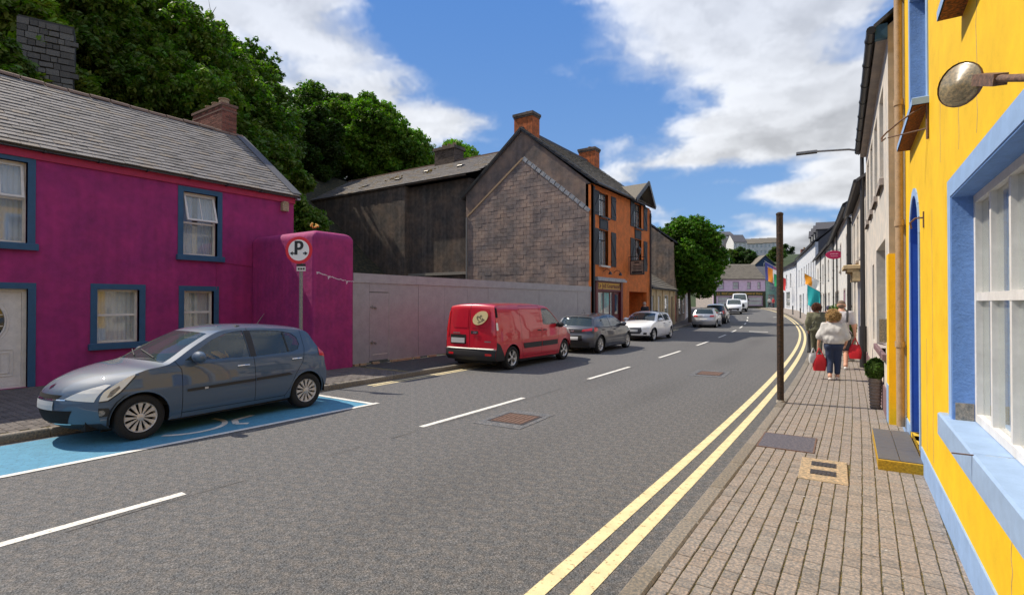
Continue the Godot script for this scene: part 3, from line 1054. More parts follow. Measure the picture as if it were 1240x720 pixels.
func build_purple_house() -> void:
	var h := between("purple_house", "magenta purple painted house with navy window surrounds and slate roof", "house", Vector2(-14.4, -4.0), Vector2(-14.4, 9.48), 0.0)
	var o := 4.0
	var L := 13.48
	var W := [[2.55, 3.07, 3.38, 4.75], [6.37, 3.07, 7.22, 4.69], [4.58, 0.92, 5.41, 2.15], [6.40, 0.92, 7.14, 2.15]]
	var D := [2.28, 0.10, 3.40, 2.13]
	var holes := []
	for w in W + [D]:
		holes.append(rect(w[0] + o, w[1], w[2] + o, w[3]))
	for w in [[-0.6, 3.07, 0.3, 4.75], [-2.6, 0.92, -1.6, 2.15], [-2.6, 3.07, -1.6, 4.75], [-0.6, 0.92, 0.3, 2.15]]:
		holes.append(rect(w[0] + o, w[1], w[2] + o, w[3]))
		W.append(w)
	var b := MB.new()
	cut_wall(b, rect(0, 0, L, 5.0), holes, 0, 0.3)
	part(h, "front_wall", b, M.purple)
	b = MB.new()
	var side := PackedVector2Array([Vector2(0.3, 0), Vector2(6.2, 0), Vector2(6.2, 5.0), Vector2(3.1, 7.3), Vector2(0.3, 5.25)])
	b.prism(side, L - 0.3, L, Transform3D(Basis(Vector3(0, 0, -1), Vector3(0, 1, 0), Vector3(1, 0, 0)), Vector3.ZERO))
	b.prism(side, 0.0, 0.3, Transform3D(Basis(Vector3(0, 0, -1), Vector3(0, 1, 0), Vector3(1, 0, 0)), Vector3.ZERO))
	b.box(Vector3(0.3, 0, -6.2), Vector3(L - 0.3, 5.0, -5.9))
	part(h, "side_and_back_walls", b, M.purple)
	# rooms behind the windows
	b = MB.new()
	b.box(Vector3(0.3, 2.5, -5.9), Vector3(L - 0.3, 2.7, -0.3))
	b.box(Vector3(0.3, 0, -2.6), Vector3(L - 0.3, 5.0, -2.5))
	part(h, "inner_walls", b, M.dark_inside)
	for k in W.size():
		var w: Array = W[k]
		navy_surround(h, w[0] + o, w[1], w[2] + o, w[3])
		var opt := {"ys": [0.52], "w": 0.05, "curtain": "net"}
		if k == 0:
			opt = {"ys": [0.55], "open": 0.16, "w": 0.05, "curtain": "net", "cm": M.curtain_blue}
		elif k == 1:
			opt = {"ys": [0.52], "open": 0.32, "w": 0.05, "curtain": "pair", "share": 0.42, "cm": M.curtain_blue}
		elif k == 3:
			opt = {"ys": [0.55], "w": 0.05, "curtain": "pair", "share": 0.46}
		var wn := window_in(h, w[0] + o, w[1], w[2] + o, w[3], -0.12, opt)
		if k == 1 or k == 0:
			part(wn, "lace", curtain_mesh(w[0] + o, w[1], w[2] + o, lerpf(w[1], w[3], 0.5), -0.36, 9, 0.012), M.curtain)
		if k == 3:
			# two small ornaments on the window board
			for e in [[6.62, 0.20], [6.86, 0.24]]:
				var f := MB.new()
				f.lathe([Vector2(0.05, 0), Vector2(0.06, 0.03), Vector2(0.03, e[1] * 0.5), Vector2(0.055, e[1] * 0.72), Vector2(0.03, e[1] * 0.9), Vector2(0.0, e[1])], 10, Transform3D(Basis(), Vector3(e[0] + o, w[1] + 0.06, -0.27)))
				part(wn, "ornament", f, M.print_red if e[0] > 6.7 else M.navy_trim)
	# front door: white panelled, oval light with cross bars, brass letter plate
	navy_surround(h, D[0] + o, D[1], D[2] + o, D[3], false)
	var dx0: float = D[0] + o + 0.07
	var dx1: float = D[2] + o - 0.07
	b = MB.new()
	ring(b, dx0, D[1] + 0.05, dx1, D[3] - 0.07, 0.07, -0.18, -0.10)
	part(h, "door_frame", b, M.pvc)
	var cx := (dx0 + dx1) / 2
	var oval := PackedVector2Array()
	for i in 24:
		oval.append(Vector2(cx + 0.235 * cos(TAU * i / 24), 1.47 + 0.36 * sin(TAU * i / 24)))
	b = MB.new()
	cut_wall(b, rect(dx0 + 0.003, D[1] + 0.053, dx1 - 0.003, D[3] - 0.073), [oval], -0.13, 0.045)
	var rim := []
	for i in 25:
		rim.append(Vector3(cx + 0.25 * cos(TAU * i / 24), 1.47 + 0.375 * sin(TAU * i / 24), -0.127))
	b.tube(rim, 0.016, 6, false)
	rim = []
	for i in 25:
		rim.append(Vector3(cx + 0.31 * cos(TAU * i / 24), 1.47 + 0.44 * sin(TAU * i / 24), -0.13))
	b.tube(rim, 0.009, 6, false)
	for s in [-1, 1]:
		var x0: float = cx + s * 0.23 - 0.14
		ring(b, x0 + 0.02, 0.36, x0 + 0.26, 0.88, 0.014, -0.13, -0.117)
		ring(b, x0 + 0.075, 0.42, x0 + 0.205, 0.82, 0.012, -0.13, -0.114)
	var door := part(h, "door", b, M.pvc)
	b = MB.new()
	b.prism(oval, -0.155, -0.150)
	part(door, "oval_pane", b, M.dark_glass)
	b = MB.new()
	for x in [-0.08, 0.08]:
		b.box(Vector3(cx + x - 0.008, 1.15, -0.150), Vector3(cx + x + 0.008, 1.79, -0.143))
	for y in [1.37, 1.60]:
		b.box(Vector3(cx - 0.21, y - 0.008, -0.149), Vector3(cx + 0.21, y + 0.008, -0.142))
	part(door, "glazing_bars", b, M.white_paint)
	b = MB.new()
	b.box(Vector3(cx - 0.15, 0.945, -0.13), Vector3(cx + 0.15, 1.0, -0.118))
	part(door, "letter_plate", b, M.sign_gold)
	b = MB.new()
	b.tube([Vector3(dx0 + 0.06, 1.05, -0.13), Vector3(dx0 + 0.06, 1.05, -0.07), Vector3(dx0 + 0.17, 1.05, -0.07)], 0.012, 8)
	part(door, "handle", b, M.sign_gold)
	# eaves
	b = MB.new()
	b.box(Vector3(-0.02, 4.84, 0.0), Vector3(L + 0.02, 5.06, 0.045))
	part(h, "fascia", b, M.purple_fascia)
	b = MB.new()
	var rows := []
	for i in 12:
		var x := (L + 0.16) * i / 11.0 - 0.06
		var row := []
		for j in 9:
			var a := PI + PI * j / 8.0
			row.append(Vector3(x, 5.06 + 0.06 * sin(a) + 0.012 * sin(i * 1.7), 0.11 + 0.06 * cos(a)))
		rows.append(row)
	b.grid(rows)
	for i in 14:
		b.box(Vector3(i * 0.95, 4.985, 0.045), Vector3(i * 0.95 + 0.03, 5.05, 0.18))
	part(h, "gutter", b, M.gutter)
	# roof with slates and ridge tiles
	var roof := gable_roof(h, -0.05, L + 0.12, 0.16, 5.06, -3.1, 7.42, -6.4, 5.0, M.slate_dark)
	slated(roof, Vector3(-0.05, 5.06, 0.16), Vector3(L + 0.17, 0, 0), Vector3(0, 2.36, -3.26), 0.30, 0.185, M.slate, 300, [0.68, 0.80, 0.9, 0.98, 1.06, 1.18, Color(1.05, 0.92, 0.8)])
	var tile := MB.new()
	var tr := []
	for i in 2:
		var row := []
		for j in 9:
			var a := PI * j / 8.0
			row.append(Vector3(i * 0.45, 0.11 * sin(a) - 0.05, -0.125 * cos(a)))
		tr.append(row)
	tile.grid(tr)
	var tiles := []
	for i in 29:
		tiles.append([Transform3D(Basis(Vector3.BACK, 0.012 * sin(i * 2.3)), Vector3(-0.05 + i * 0.47, 7.455 + 0.012 * sin(i * 1.3), -3.1)), 0])
	pieces(roof, "ridge_tile", tiles, [tile], M.ridge_tile)
	b = MB.new()
	b.box(Vector3(L + 0.02, 4.95, 0.16), Vector3(L + 0.13, 5.03, 0.02))
	part(h, "verge", b, M.lead)
	# chimney by the ridge
	var ch := brick_stack(h, "chimney", Vector3(12.86, 6.2, -4.95), Vector3(13.34, 8.32, -3.02), M.brick)
	b = MB.new()
	b.box(Vector3(12.82, 8.32, -4.99), Vector3(13.38, 8.40, -2.98))
	b.box(Vector3(12.84, 8.14, -4.97), Vector3(13.36, 8.20, -3.0))
	part(ch, "capping", b, mat(Color(0.30, 0.17, 0.13), 0.95, T.stone, 0.5, 0.3))
	for e in [[13.1, -3.35, 0.17, 0.24], [13.1, -3.85, 0.15, 0.2], [13.1, -4.3, 0.14, 0.18]]:
		chimney_pot(ch, Vector3(e[0], 8.40, e[1]), e[2], e[3], M.pot)
	b = MB.new()
	b.bar(Vector3(L + 0.0, 5.12, 0.17), Vector3(L + 0.0, 7.46, -3.05), 0.30, 0.035, Vector3.UP)
	part(ch, "flashing", b, M.slate_dark)
	# alarm box, telephone wire, hairline joint
	b = MB.new()
	b.cbox(Transform3D(Basis(), Vector3(13.15, 4.70, 0.06)), Vector3(0.20, 0.26, 0.11), 0.02)
	b.box(Vector3(13.08, 4.80, 0.0), Vector3(13.22, 4.85, 0.13))
	part(h, "alarm_box", b, M.concrete_patch)
	b = MB.new()
	b.tube([Vector3(11.20, 2.2, 0.012), Vector3(11.20, 2.98, 0.012)], 0.009, 6)
	b.tube([Vector3(11.30, 2.93, 0.012), Vector3(12.3, 2.86, 0.012), Vector3(13.4, 2.80, 0.012)], 0.009, 6)
	part(h, "cable", b, M.purple_wall)

func build_purple_block() -> void:
	# the rounded masonry block between house and hoarding
	var t := thing("purple_outhouse", "tall round-topped magenta masonry block beside the hoarding, its paint flaking", "outhouse", V(-11.55, 0.0, 8.17))
	var x1 := 0.0
	var x0 := -2.85
	var d1 := 1.26
	var top := 3.70
	var b := MB.new()
	var rad := 0.20
	var rows := []
	for i in 9:
		# rings: straight wall then rounded shoulder
		var inset: float
		var y: float
		if i == 0:
			inset = 0.0
			y = 0.0
		else:
			var a := (i - 1) / 7.0 * PI / 2
			inset = rad * (1 - cos(a))
			y = top - rad + rad * sin(a)
		var row := []
		var cr := 0.07
		for k in 4:
			var cx: float = [x1, x0, x0, x1][k]
			var cz: float = [0.0, 0.0, -d1, -d1][k]
			var sx: float = -1.0 if cx == x1 else 1.0
			var sz: float = -1.0 if cz == 0.0 else 1.0
			var a0: float = [0.0, PI / 2, PI, PI * 1.5][k]
			for q in 5:
				var a := a0 + PI / 2 * q / 4.0
				var px := cx + sx * (cr + inset) + cr * cos(a)
				var pz := cz + sz * (cr + inset) + cr * sin(a)
				row.append(Vector3(px, y, pz))
		rows.append(row)
	# split the tall straight part so that its normals stay level
	rows.insert(1, rows[1].map(func(p): return p - Vector3(0, 0.04, 0)))
	b.grid(rows, false, true)
	if (b.n[0].x < 0):
		b = MB.new()
		b.grid(rows, true, true)
	var cap: Array = rows[-1].duplicate()
	b.face_to(cap, Vector3.UP)
	part(t, "wall", b, M.purple_wall)
	# a ragged band of flaked paint round the face
	var r := RandomNumberGenerator.new()
	r.seed = 31
	b = MB.new()
	for i in 34:
		var d := 0.12 + i * 0.034
		var y := 2.62 - 0.22 * d + 0.10 * pow(d - 0.5, 2) + r.randf_range(-0.012, 0.012)
		var hh := r.randf_range(0.008, 0.03)
		var poly := PackedVector2Array([Vector2(d - 0.02, y), Vector2(d + 0.018, y - 0.004), Vector2(d + 0.02, y + hh), Vector2(d - 0.016, y + hh * 0.8)])
		if r.randf() < 0.16:
			poly = PackedVector2Array([Vector2(d - 0.03, y - 0.03 - r.randf() * 0.06), Vector2(d + 0.02, y - 0.01), Vector2(d + 0.05, y + hh), Vector2(d - 0.04, y + hh)])
		b.prism(poly, 0.0, 0.003, Transform3D(Basis(Vector3(0, 0, -1), Vector3.UP, Vector3(1, 0, 0)), Vector3.ZERO))
	part(t, "flaked_paint", b, M.flake)
	var w := thing("wall_flower", "small yellow flowering weed on top of the magenta block", "weed", V(-12.35, 3.70, 8.75))
	b = MB.new()
	for i in 7:
		var a := i * 0.9
		b.tube([Vector3.ZERO, Vector3(cos(a) * 0.04, 0.12, sin(a) * 0.04), Vector3(cos(a) * 0.09, 0.2 + 0.02 * (i % 3), sin(a) * 0.09)], 0.006, 5)
	part(w, "stems", b, M.grass)
	b = MB.new()
	for i in 14:
		var a := i * 2.4
		b.ball(Vector3(cos(a) * 0.09 * ((i % 3) / 2.0 + 0.3), 0.18 + 0.03 * (i % 4), sin(a) * 0.09), Vector3.ONE * 0.028, 6, 4)
	part(w, "flowers", b, M.sign_gold)

func build_hoarding() -> void:
	var h := between("hoarding", "long grey painted site hoarding with a flush door at its near end", "hoarding", Vector2(-11.6, 9.43), Vector2(-11.6, 24.42), 0.1)
	var L := 14.99
	var xs := [0.0, 0.58, 1.32]
	var x := 1.32
	while x < L - 0.5:
		x += 1.22
		xs.append(min(x, L))
	if xs[-1] < L:
		xs.append(L)
	for i in xs.size() - 1:
		var b := MB.new()
		var x0: float = xs[i] + 0.004
		var x1: float = xs[i + 1] - 0.004
		var z: float = -0.003 * (i % 3)
		if i == 1:
			b.box(Vector3(x0 + 0.006, 0.10, -0.05), Vector3(x1 - 0.006, 2.03, -0.008))
			var door := part(h, "door", b, M.hoarding)
			b = MB.new()
			for y in [0.62, 1.62]:
				b.box(Vector3(x0 + 0.04, y - 0.012, -0.008), Vector3(x0 + 0.22, y + 0.012, 0.012))
				b.tube([Vector3(x0 + 0.10, y - 0.05, 0.015), Vector3(x0 + 0.10, y + 0.05, 0.015)], 0.012, 6)
				b.box(Vector3(x0 + 0.19, y - 0.05, -0.008), Vector3(x0 + 0.25, y - 0.012, 0.03))
			part(door, "bolt", b, M.galv)
			b = MB.new()
			b.box(Vector3(x0 + 0.12, 0.26, -0.008), Vector3(x1 - 0.06, 0.275, -0.002))
			part(door, "batten", b, M.pvc)
			b = MB.new()
			b.box(Vector3(x0, 2.05, -0.05), Vector3(x1, 2.42, 0.0))
			part(h, "panel", b, M.hoarding)
			continue
		b.box(Vector3(x0, 0.06, -0.05 + z), Vector3(x1, 2.42, z))
		part(h, "panel", b, M.hoarding)
	x = 0.0
	while x < L:
		var b := MB.new()
		b.box(Vector3(x + 0.002, 2.30, 0.002), Vector3(min(x + 2.44, L) - 0.002, 2.56, 0.022))
		part(h, "top_board", b, M.hoarding_trim)
		x += 2.44
	# posts behind
	for i in 9:
		var b := MB.new()
		b.box(Vector3(0.4 + i * 1.75, -0.1, -0.16), Vector3(0.5 + i * 1.75, 2.40, -0.06))
		part(h, "post", b, M.ridge_tile)
	# rough timber blocks that show in the gap under it
	var r := RandomNumberGenerator.new()
	r.seed = 12
	var nth := ["first", "second", "third", "fourth", "fifth", "sixth", "seventh", "eighth", "last"]
	for e in [[9.55, 0.16], [9.78, 0.2], [10.25, 0.22], [10.95, 0.22], [11.2, 0.26], [11.5, 0.3], [11.9, 0.22], [12.6, 0.3], [13.5, 0.3]]:
		var t := thing("timber_offcut", "pale timber offcut in the gap under the hoarding, %s from the magenta block" % nth.pop_front(), "offcut", V(-11.61, 0.1, e[0]), r.randf_range(-0.2, 0.2), "offcuts under the hoarding")
		var b := MB.new()
		b.cbox(Transform3D(Basis(), Vector3(0, 0.03, 0)), Vector3(0.09, 0.062, e[1]), 0.008)
		part(t, "block", b, M.pot)

func build_dark_building() -> void:
	# the long rear wing, ridge running away from the street
	var h := thing("rear_wing", "long dark grime-streaked rendered wing with a mossy slate roof behind the hoarding", "building", V(-34.8, 0, 24.40))
	var L := 15.0
	var b := MB.new()
	b.box(Vector3(0, 0, -7.0), Vector3(9.9, 9.45, 0))
	part(h, "wall", b, M.dark_render)
	b = MB.new()
	b.box(Vector3(9.903, 0, -7.0), Vector3(L, 9.40, -0.42))
	part(h, "recessed_wall", b, M.dark_render)
	b = MB.new()
	b.box(Vector3(9.9, 3.55, -0.42), Vector3(L, 3.72, -0.30))
	part(h, "ledge", b, M.concrete)
	b = MB.new()
	b.box(Vector3(-0.05, 9.45, -0.05), Vector3(L, 9.55, 0.10))
	part(h, "coping", b, M.dark_render)
	# roof with a gable at the left end
	b = MB.new()
	var rz := -3.6
	var ry := 11.65
	var e0 := Vector3(-0.1, 9.55, 0.08)
	var e1 := Vector3(L + 0.9, 9.55, 0.08)
	var r0 := Vector3(-0.1, ry, rz)
	var r1 := Vector3(L + 0.9, ry, rz)
	var k0 := Vector3(-0.1, 9.55, -7.2)
	var k1 := Vector3(L + 0.9, 9.55, -7.2)
	b.face_to([e0, e1, r1, r0], Vector3(0, 1, 1))
	b.face_to([k0, k1, r1, r0], Vector3(0, 1, -1))
	b.face_to([e0, k0, r0], Vector3(-1, 1, 0))
	var roof := part(h, "roof", b, M.slate_dark)
	slated(roof, Vector3(0.0, 9.55, 0.08), Vector3(L + 0.9, 0, 0), Vector3(0, ry - 9.55, rz - 0.08), 0.34, 0.24, M.slate, 0, [0.8, 0.9, 1.0, 1.1, 1.2, Color(1.0, 0.86, 0.62)], 9)
	b = MB.new()
	b.box(Vector3(-0.1, ry - 0.02, rz - 0.12), Vector3(L + 0.9, ry + 0.08, rz + 0.12))
	part(roof, "ridge", b, M.ridge_tile)
	# small roof vents and tufts of moss
	for e in [[5.0, 0.30], [8.1, 0.36], [10.1, 0.55], [13.2, 0.5]]:
		b = MB.new()
		var p := Vector3(e[0], lerpf(9.55, ry, e[1]) + 0.05, lerpf(0.08, rz, e[1]))
		b.cbox(Transform3D(Basis(Vector3.RIGHT, 0.25), p), Vector3(0.42, 0.16, 0.34), 0.03)
		part(roof, "roof_vent", b, M.gutter)
	b = MB.new()
	var r := RandomNumberGenerator.new()
	r.seed = 77
	for cl in [[4.9, 0.25], [7.2, 0.55], [8.0, 0.4], [10.0, 0.6], [10.4, 0.5], [6.8, 0.5]]:
		for i in 9:
			var f: float = cl[1] + r.randf_range(-0.07, 0.07)
			b.ball(Vector3(cl[0] + r.randf_range(-0.45, 0.45), lerpf(9.55, ry, f) + 0.05, lerpf(0.08, rz, f)), Vector3(0.10, 0.05, 0.10) * r.randf_range(0.5, 1.2), 6, 4)
	part(roof, "moss", b, mat(Color(0.30, 0.20, 0.03), 0.95, T.moss, 0.3)).set_meta("kind", "stuff")
	var ch := brick_stack(h, "chimney", Vector3(9.6, 11.1, -4.2), Vector3(11.4, 12.7, -3.2), mat(Color(0.20, 0.15, 0.12), 0.95, T.stone, 0.5, 0.3))
	b = MB.new()
	b.box(Vector3(9.5, 12.5, -4.3), Vector3(11.5, 12.7, -3.1))
	part(ch, "capping", b, M.dark_render)
	for x in [10.0, 10.5, 11.0]:
		chimney_pot(ch, Vector3(x, 12.7, -3.7), 0.14, 0.3, M.pot)

func shutter_mesh(x0: float, y0: float, x1: float, y1: float, z: float, flip: bool) -> MB:
	var b := MB.new()
	var n := 4
	for i in n:
		var a := lerpf(x0, x1, float(i) / n) + 0.006
		var e := lerpf(x0, x1, float(i + 1) / n) - 0.006
		b.box(Vector3(a, y0, z), Vector3(e, y1, z + 0.03))
	for f in [0.14, 0.86]:
		b.box(Vector3(x0 + 0.01, lerpf(y0, y1, f) - 0.05, z + 0.03), Vector3(x1 - 0.01, lerpf(y0, y1, f) + 0.05, z + 0.05))
	var p := Vector3(x0 if not flip else x1, lerpf(y0, y1, 0.19), z + 0.037)
	var q := Vector3(x1 if not flip else x0, lerpf(y0, y1, 0.81), z + 0.037)
	b.bar(p.lerp(q, 0.06), q.lerp(p, 0.06), 0.08, 0.024, Vector3.BACK)
	return b

func build_orange_building() -> void:
	var h := between("orange_restaurant", "three storey orange restaurant with black shutters and a bare block gable", "restaurant", Vector2(-11.6, 24.45), Vector2(-11.6, 33.25), 0.0)
	var L := 8.8
	var X := Basis(Vector3(0, 0, -1), Vector3.UP, Vector3(1, 0, 0))
	# facade
	var holes := []
	var WIN := [[0.98, 6.42, 2.10, 7.70], [0.98, 3.82, 2.10, 5.72], [6.08, 6.42, 7.20, 7.92], [6.08, 3.82, 7.20, 5.72]]
	for w in WIN:
		holes.append(rect(w[0], w[1], w[2], w[3]))
	holes.append(rect(0.55, 0.12, 3.85, 2.52))
	holes.append(rect(5.2, 0.12, 8.2, 2.50))
	var b := MB.new()
	cut_wall(b, rect(0, 0, L, 7.95), holes, 0, 0.3)
	part(h, "front_wall", b, M.orange)
	b = MB.new()
	b.prism(PackedVector2Array([Vector2(0.3, 0), Vector2(8.2, 0), Vector2(8.2, 8.0), Vector2(4.2, 11.4), Vector2(0.3, 8.15)]), L - 0.3, L, Transform3D(X, Vector3.ZERO))
	b.box(Vector3(0.3, 0, -8.2), Vector3(L - 0.3, 8.0, -7.9))
	part(h, "back_wall", b, M.dark_render)
	b = MB.new()
	b.box(Vector3(0.3, 2.9, -7.9), Vector3(L - 0.3, 3.1, -0.3))
	b.box(Vector3(0.3, 5.9, -7.9), Vector3(L - 0.3, 6.1, -0.3))
	b.box(Vector3(0.3, 0.1, -3.4), Vector3(L - 0.3, 8.0, -3.3))
	part(h, "inner_walls", b, M.dark_inside)
	# gable wall: render above, bare blocks in the outline of a lost roof below
	b = MB.new()
	b.prism(PackedVector2Array([Vector2(0.0, 0), Vector2(8.2, 0), Vector2(8.2, 8.3), Vector2(4.2, 11.4), Vector2(0.0, 7.93)]), 0.0, 0.3, Transform3D(X, Vector3.ZERO))
	var gable := part(h, "gable_wall", b, M.gable_render)
	var outline := PackedVector2Array([Vector2(0.10, 2.3), Vector2(8.05, 2.3), Vector2(8.05, 6.9), Vector2(4.12, 9.80), Vector2(0.10, 6.62)])
	b = MB.new()
	b.prism(outline, -0.012, 0.0, Transform3D(X, Vector3.ZERO))
	part(gable, "mortar_bed", b, M.block_mortar)
	var r := RandomNumberGenerator.new()
	r.seed = 14
	var list := []
	var vs := []
	for k in 6:
		var q := MB.new()
		var t := 0.84 + 0.06 * k
		q.col = Color(t, t * (0.99 + 0.01 * (k % 2)), t)
		q.cbox(Transform3D(), Vector3(0.432, 0.034, 0.206), 0.006)
		vs.append(q)
	var flat := Basis(Vector3(0, 0, -1), Vector3(-1, 0, 0), Vector3(0, 1, 0))
	var cut := MB.new()
	for j in 36:
		for i in 20:
			var cx := 0.10 + (i + (0.5 if j % 2 else 0.0)) * 0.445
			var cy := 2.42 + j * 0.218
			var whole := true
			for s in [[-1, -1], [1, -1], [1, 1], [-1, 1]]:
				if not Geometry2D.is_point_in_polygon(Vector2(cx + s[0] * 0.22, cy + s[1] * 0.108), outline):
					whole = false
			var deep := r.randf_range(-0.007, 0.007)
			if whole:
				list.append([Transform3D(flat * Basis(Vector3.UP, r.randf_range(-0.006, 0.006)), Vector3(-0.010 - deep, cy, -cx)), r.randi() % 6])
			else:
				for q in Geometry2D.intersect_polygons(rect(cx - 0.216, cy - 0.103, cx + 0.216, cy + 0.103), outline):
					var t := r.randf_range(0.84, 1.14)
					cut.col = Color(t, t, t)
					cut.prism(q, -0.024 - deep, -0.002, Transform3D(X, Vector3.ZERO))
	pieces(gable, "block", list, vs, M.block)
	part(gable, "cut_block", cut, M.block).set_meta("kind", "stuff")
	# lead and cement flashing along the old roof line
	b = MB.new()
	var fl := [Vector3(-0.03, 6.52, -0.05), Vector3(-0.03, 9.86, -4.12), Vector3(-0.03, 6.98, -8.05)]
	for i in 14:
		b.bar(fl[0].lerp(fl[1], i / 14.0 + 0.006), fl[0].lerp(fl[1], (i + 1) / 14.0 - 0.004), 0.19 + 0.03 * (i % 2), 0.05 + 0.012 * (i % 3), Vector3.RIGHT)
	part(gable, "flashing", b, M.lead)
	b = MB.new()
	b.bar(fl[1], fl[2], 0.10, 0.07, Vector3.RIGHT)
	part(gable, "flashing", b, M.pot)
	b = MB.new()
	b.tube([Vector3(-0.07, 6.9, -8.10), Vector3(-0.07, 2.4, -8.10)], 0.05, 8)
	part(gable, "vent_pipe", b, M.galv)
	# corner strip and pipe
	b = MB.new()
	b.box(Vector3(-0.02, 0.1, -0.14), Vector3(0.0, 7.9, 0.0))
	part(h, "corner_strip", b, M.orange)
	drain(h, [Vector3(0.16, 7.8, 0.09), Vector3(0.16, 0.12, 0.09)], 0.055, M.gutter)
	drain(h, [Vector3(L - 0.08, 7.6, 0.09), Vector3(L - 0.08, 0.12, 0.09)], 0.055, M.gutter)
	for w in WIN:
		window_in(h, w[0], w[1], w[2], w[3], -0.12, {"mat": M.shutter, "xs": [0.5], "ys": [0.72], "curtain": "pair", "share": 0.3})
		b = MB.new()
		b.cbox(Transform3D(Basis(), Vector3((w[0] + w[2]) / 2, w[1] - 0.05, 0.02)), Vector3(w[2] - w[0] + 0.1, 0.1, 0.26), 0.01)
		part(h, "sill", b, M.shutter if w[1] > 6 else M.cream_white)
		part(h, "shutter", shutter_mesh(w[0] - 0.70, w[1], w[0] - 0.06, w[3], 0.005, false), M.shutter)
		part(h, "shutter", shutter_mesh(w[2] + 0.42, w[1], w[2] + 1.08, w[3], 0.005, true), M.shutter)
		b = MB.new()
		b.box(Vector3(w[2] + 0.0, w[1], -0.10), Vector3(w[2] + 0.05, w[3], 0.03))
		part(h, "jamb", b, M.orange)
	for x in [0.98, 6.08]:
		b = MB.new()
		b.box(Vector3(x, 5.74, 0.0), Vector3(x + 1.12, 6.30, 0.03))
		ring(b, x + 0.12, 5.84, x + 1.0, 6.2, 0.05, 0.03, 0.045)
		part(h, "spandrel_panel", b, M.shutter)
	# shopfront
	b = MB.new()
	b.box(Vector3(0.40, 0.1, 0.0), Vector3(0.62, 2.98, 0.10))
	b.box(Vector3(3.72, 0.1, 0.0), Vector3(3.98, 2.98, 0.10))
	b.box(Vector3(0.62, 2.45, 0.0), Vector3(3.72, 2.56, 0.08))
	b.box(Vector3(0.62, 2.90, 0.0), Vector3(3.72, 2.98, 0.08))
	b.box(Vector3(0.62, 0.1, -0.1), Vector3(3.72, 0.55, 0.04))
	var sf := part(h, "shopfront", b, M.burgundy)
	b = MB.new()
	b.box(Vector3(0.3, 2.98, 0.0), Vector3(4.15, 3.10, 0.28))
	b.box(Vector3(0.35, 3.10, 0.0), Vector3(4.10, 3.18, 0.20))
	part(sf, "cornice", b, M.lead)
	b = MB.new()
	b.box(Vector3(0.66, 2.56, 0.0), Vector3(3.70, 2.90, 0.05))
	var sb := part(sf, "sign_board", b, M.sign_gold)
	var serif := SystemFont.new()
	serif.font_names = PackedStringArray(["Droid Serif"])
	serif.font_weight = 700
	words(sb, "lettering", "Le Joli Gourmand", 0.33, Vector3(2.2, 2.73, 0.054), M.burgundy, serif, 0.012)
	window_in(h, 0.66, 0.58, 2.85, 2.44, -0.02, {"mat": M.burgundy, "xs": [0.42, 0.8], "w": 0.06, "curtain": "pair", "share": 0.38})
	b = MB.new()
	b.box(Vector3(2.9, 0.14, -0.08), Vector3(3.70, 2.44, -0.02))
	ring(b, 3.03, 0.4, 3.58, 1.0, 0.03, -0.02, -0.005)
	ring(b, 3.03, 1.2, 3.58, 2.3, 0.03, -0.02, -0.005)
	var dr := part(h, "door", b, M.burgundy)
	b = MB.new()
	b.box(Vector3(3.04, 1.21, -0.022), Vector3(3.57, 2.29, -0.012))
	part(dr, "door_pane", b, M.dark_glass)
	# covered passage
	dark_room(h, 5.2, 0.12, 8.2, 2.5, -0.28, 2.2, M.orange)
	# swan-neck lamps above the sign
	for x in [1.5, 2.9]:
		b = MB.new()
		b.tube([Vector3(x, 3.5, 0), Vector3(x, 3.62, 0.16), Vector3(x + 0.05, 3.6, 0.30), Vector3(x + 0.08, 3.48, 0.36)], 0.016, 6)
		b.lathe([Vector2(0.10, 0), Vector2(0.06, 0.12), Vector2(0.02, 0.16)], 10, Transform3D(Basis(), Vector3(x + 0.08, 3.34, 0.36)))
		part(h, "swan_neck_lamp", b, M.gutter)
	# roof
	var roof := gable_roof(h, -0.12, L + 0.1, 0.30, 7.98, -4.2, 11.52, -8.5, 8.1, M.slate_dark, 0.10)
	slated(roof, Vector3(-0.1, 7.98, 0.30), Vector3(L + 0.2, 0, 0), Vector3(0, 3.54, -4.5), 0.34, 0.24, M.slate_brown, 0, [0.8, 0.9, 1.0, 1.1, 1.2], 15)
	b = MB.new()
	b.bar(Vector3(-0.10, 7.98, 0.32), Vector3(-0.10, 11.55, -4.2), 0.10, 0.13, Vector3.UP)
	b.bar(Vector3(-0.10, 8.1, -8.5), Vector3(-0.10, 11.55, -4.2), 0.10, 0.13, Vector3.UP)
	part(roof, "verge_board", b, M.gutter)
	b = MB.new()
	b.tube([Vector3(-0.1, 7.93, 0.36), Vector3(4.9, 7.93, 0.36)], 0.07, 8)
	part(h, "gutter", b, M.gutter)
	b = MB.new()
	b.box(Vector3(-0.12, 11.44, -4.34), Vector3(L + 0.1, 11.58, -4.06))
	part(roof, "ridge", b, M.slate_dark)
	# gabled dormer over the far windows, its verge leaning out
	b = MB.new()
	var ap := Vector3(6.65, 9.15, 0.70)
	var bk := Vector3(6.65, 9.10, -1.4)
	var l0 := Vector3(4.95, 7.85, 0.55)
	var l1 := Vector3(4.95, 8.0, 0.25)
	var q0 := Vector3(8.35, 7.85, 0.55)
	var q1 := Vector3(8.35, 8.0, 0.25)
	b.face_to([l0, ap, bk, l1], Vector3(-1, 1, 0))
	b.face_to([q0, ap, bk, q1], Vector3(1, 1, 0))
	var dn := part(roof, "dormer", b, M.slate_brown)
	b = MB.new()
	b.bar(l0, ap + Vector3(0, 0, 0.02), 0.22, 0.05, Vector3.BACK)
	b.bar(q0, ap + Vector3(0, 0, 0.02), 0.22, 0.05, Vector3.BACK)
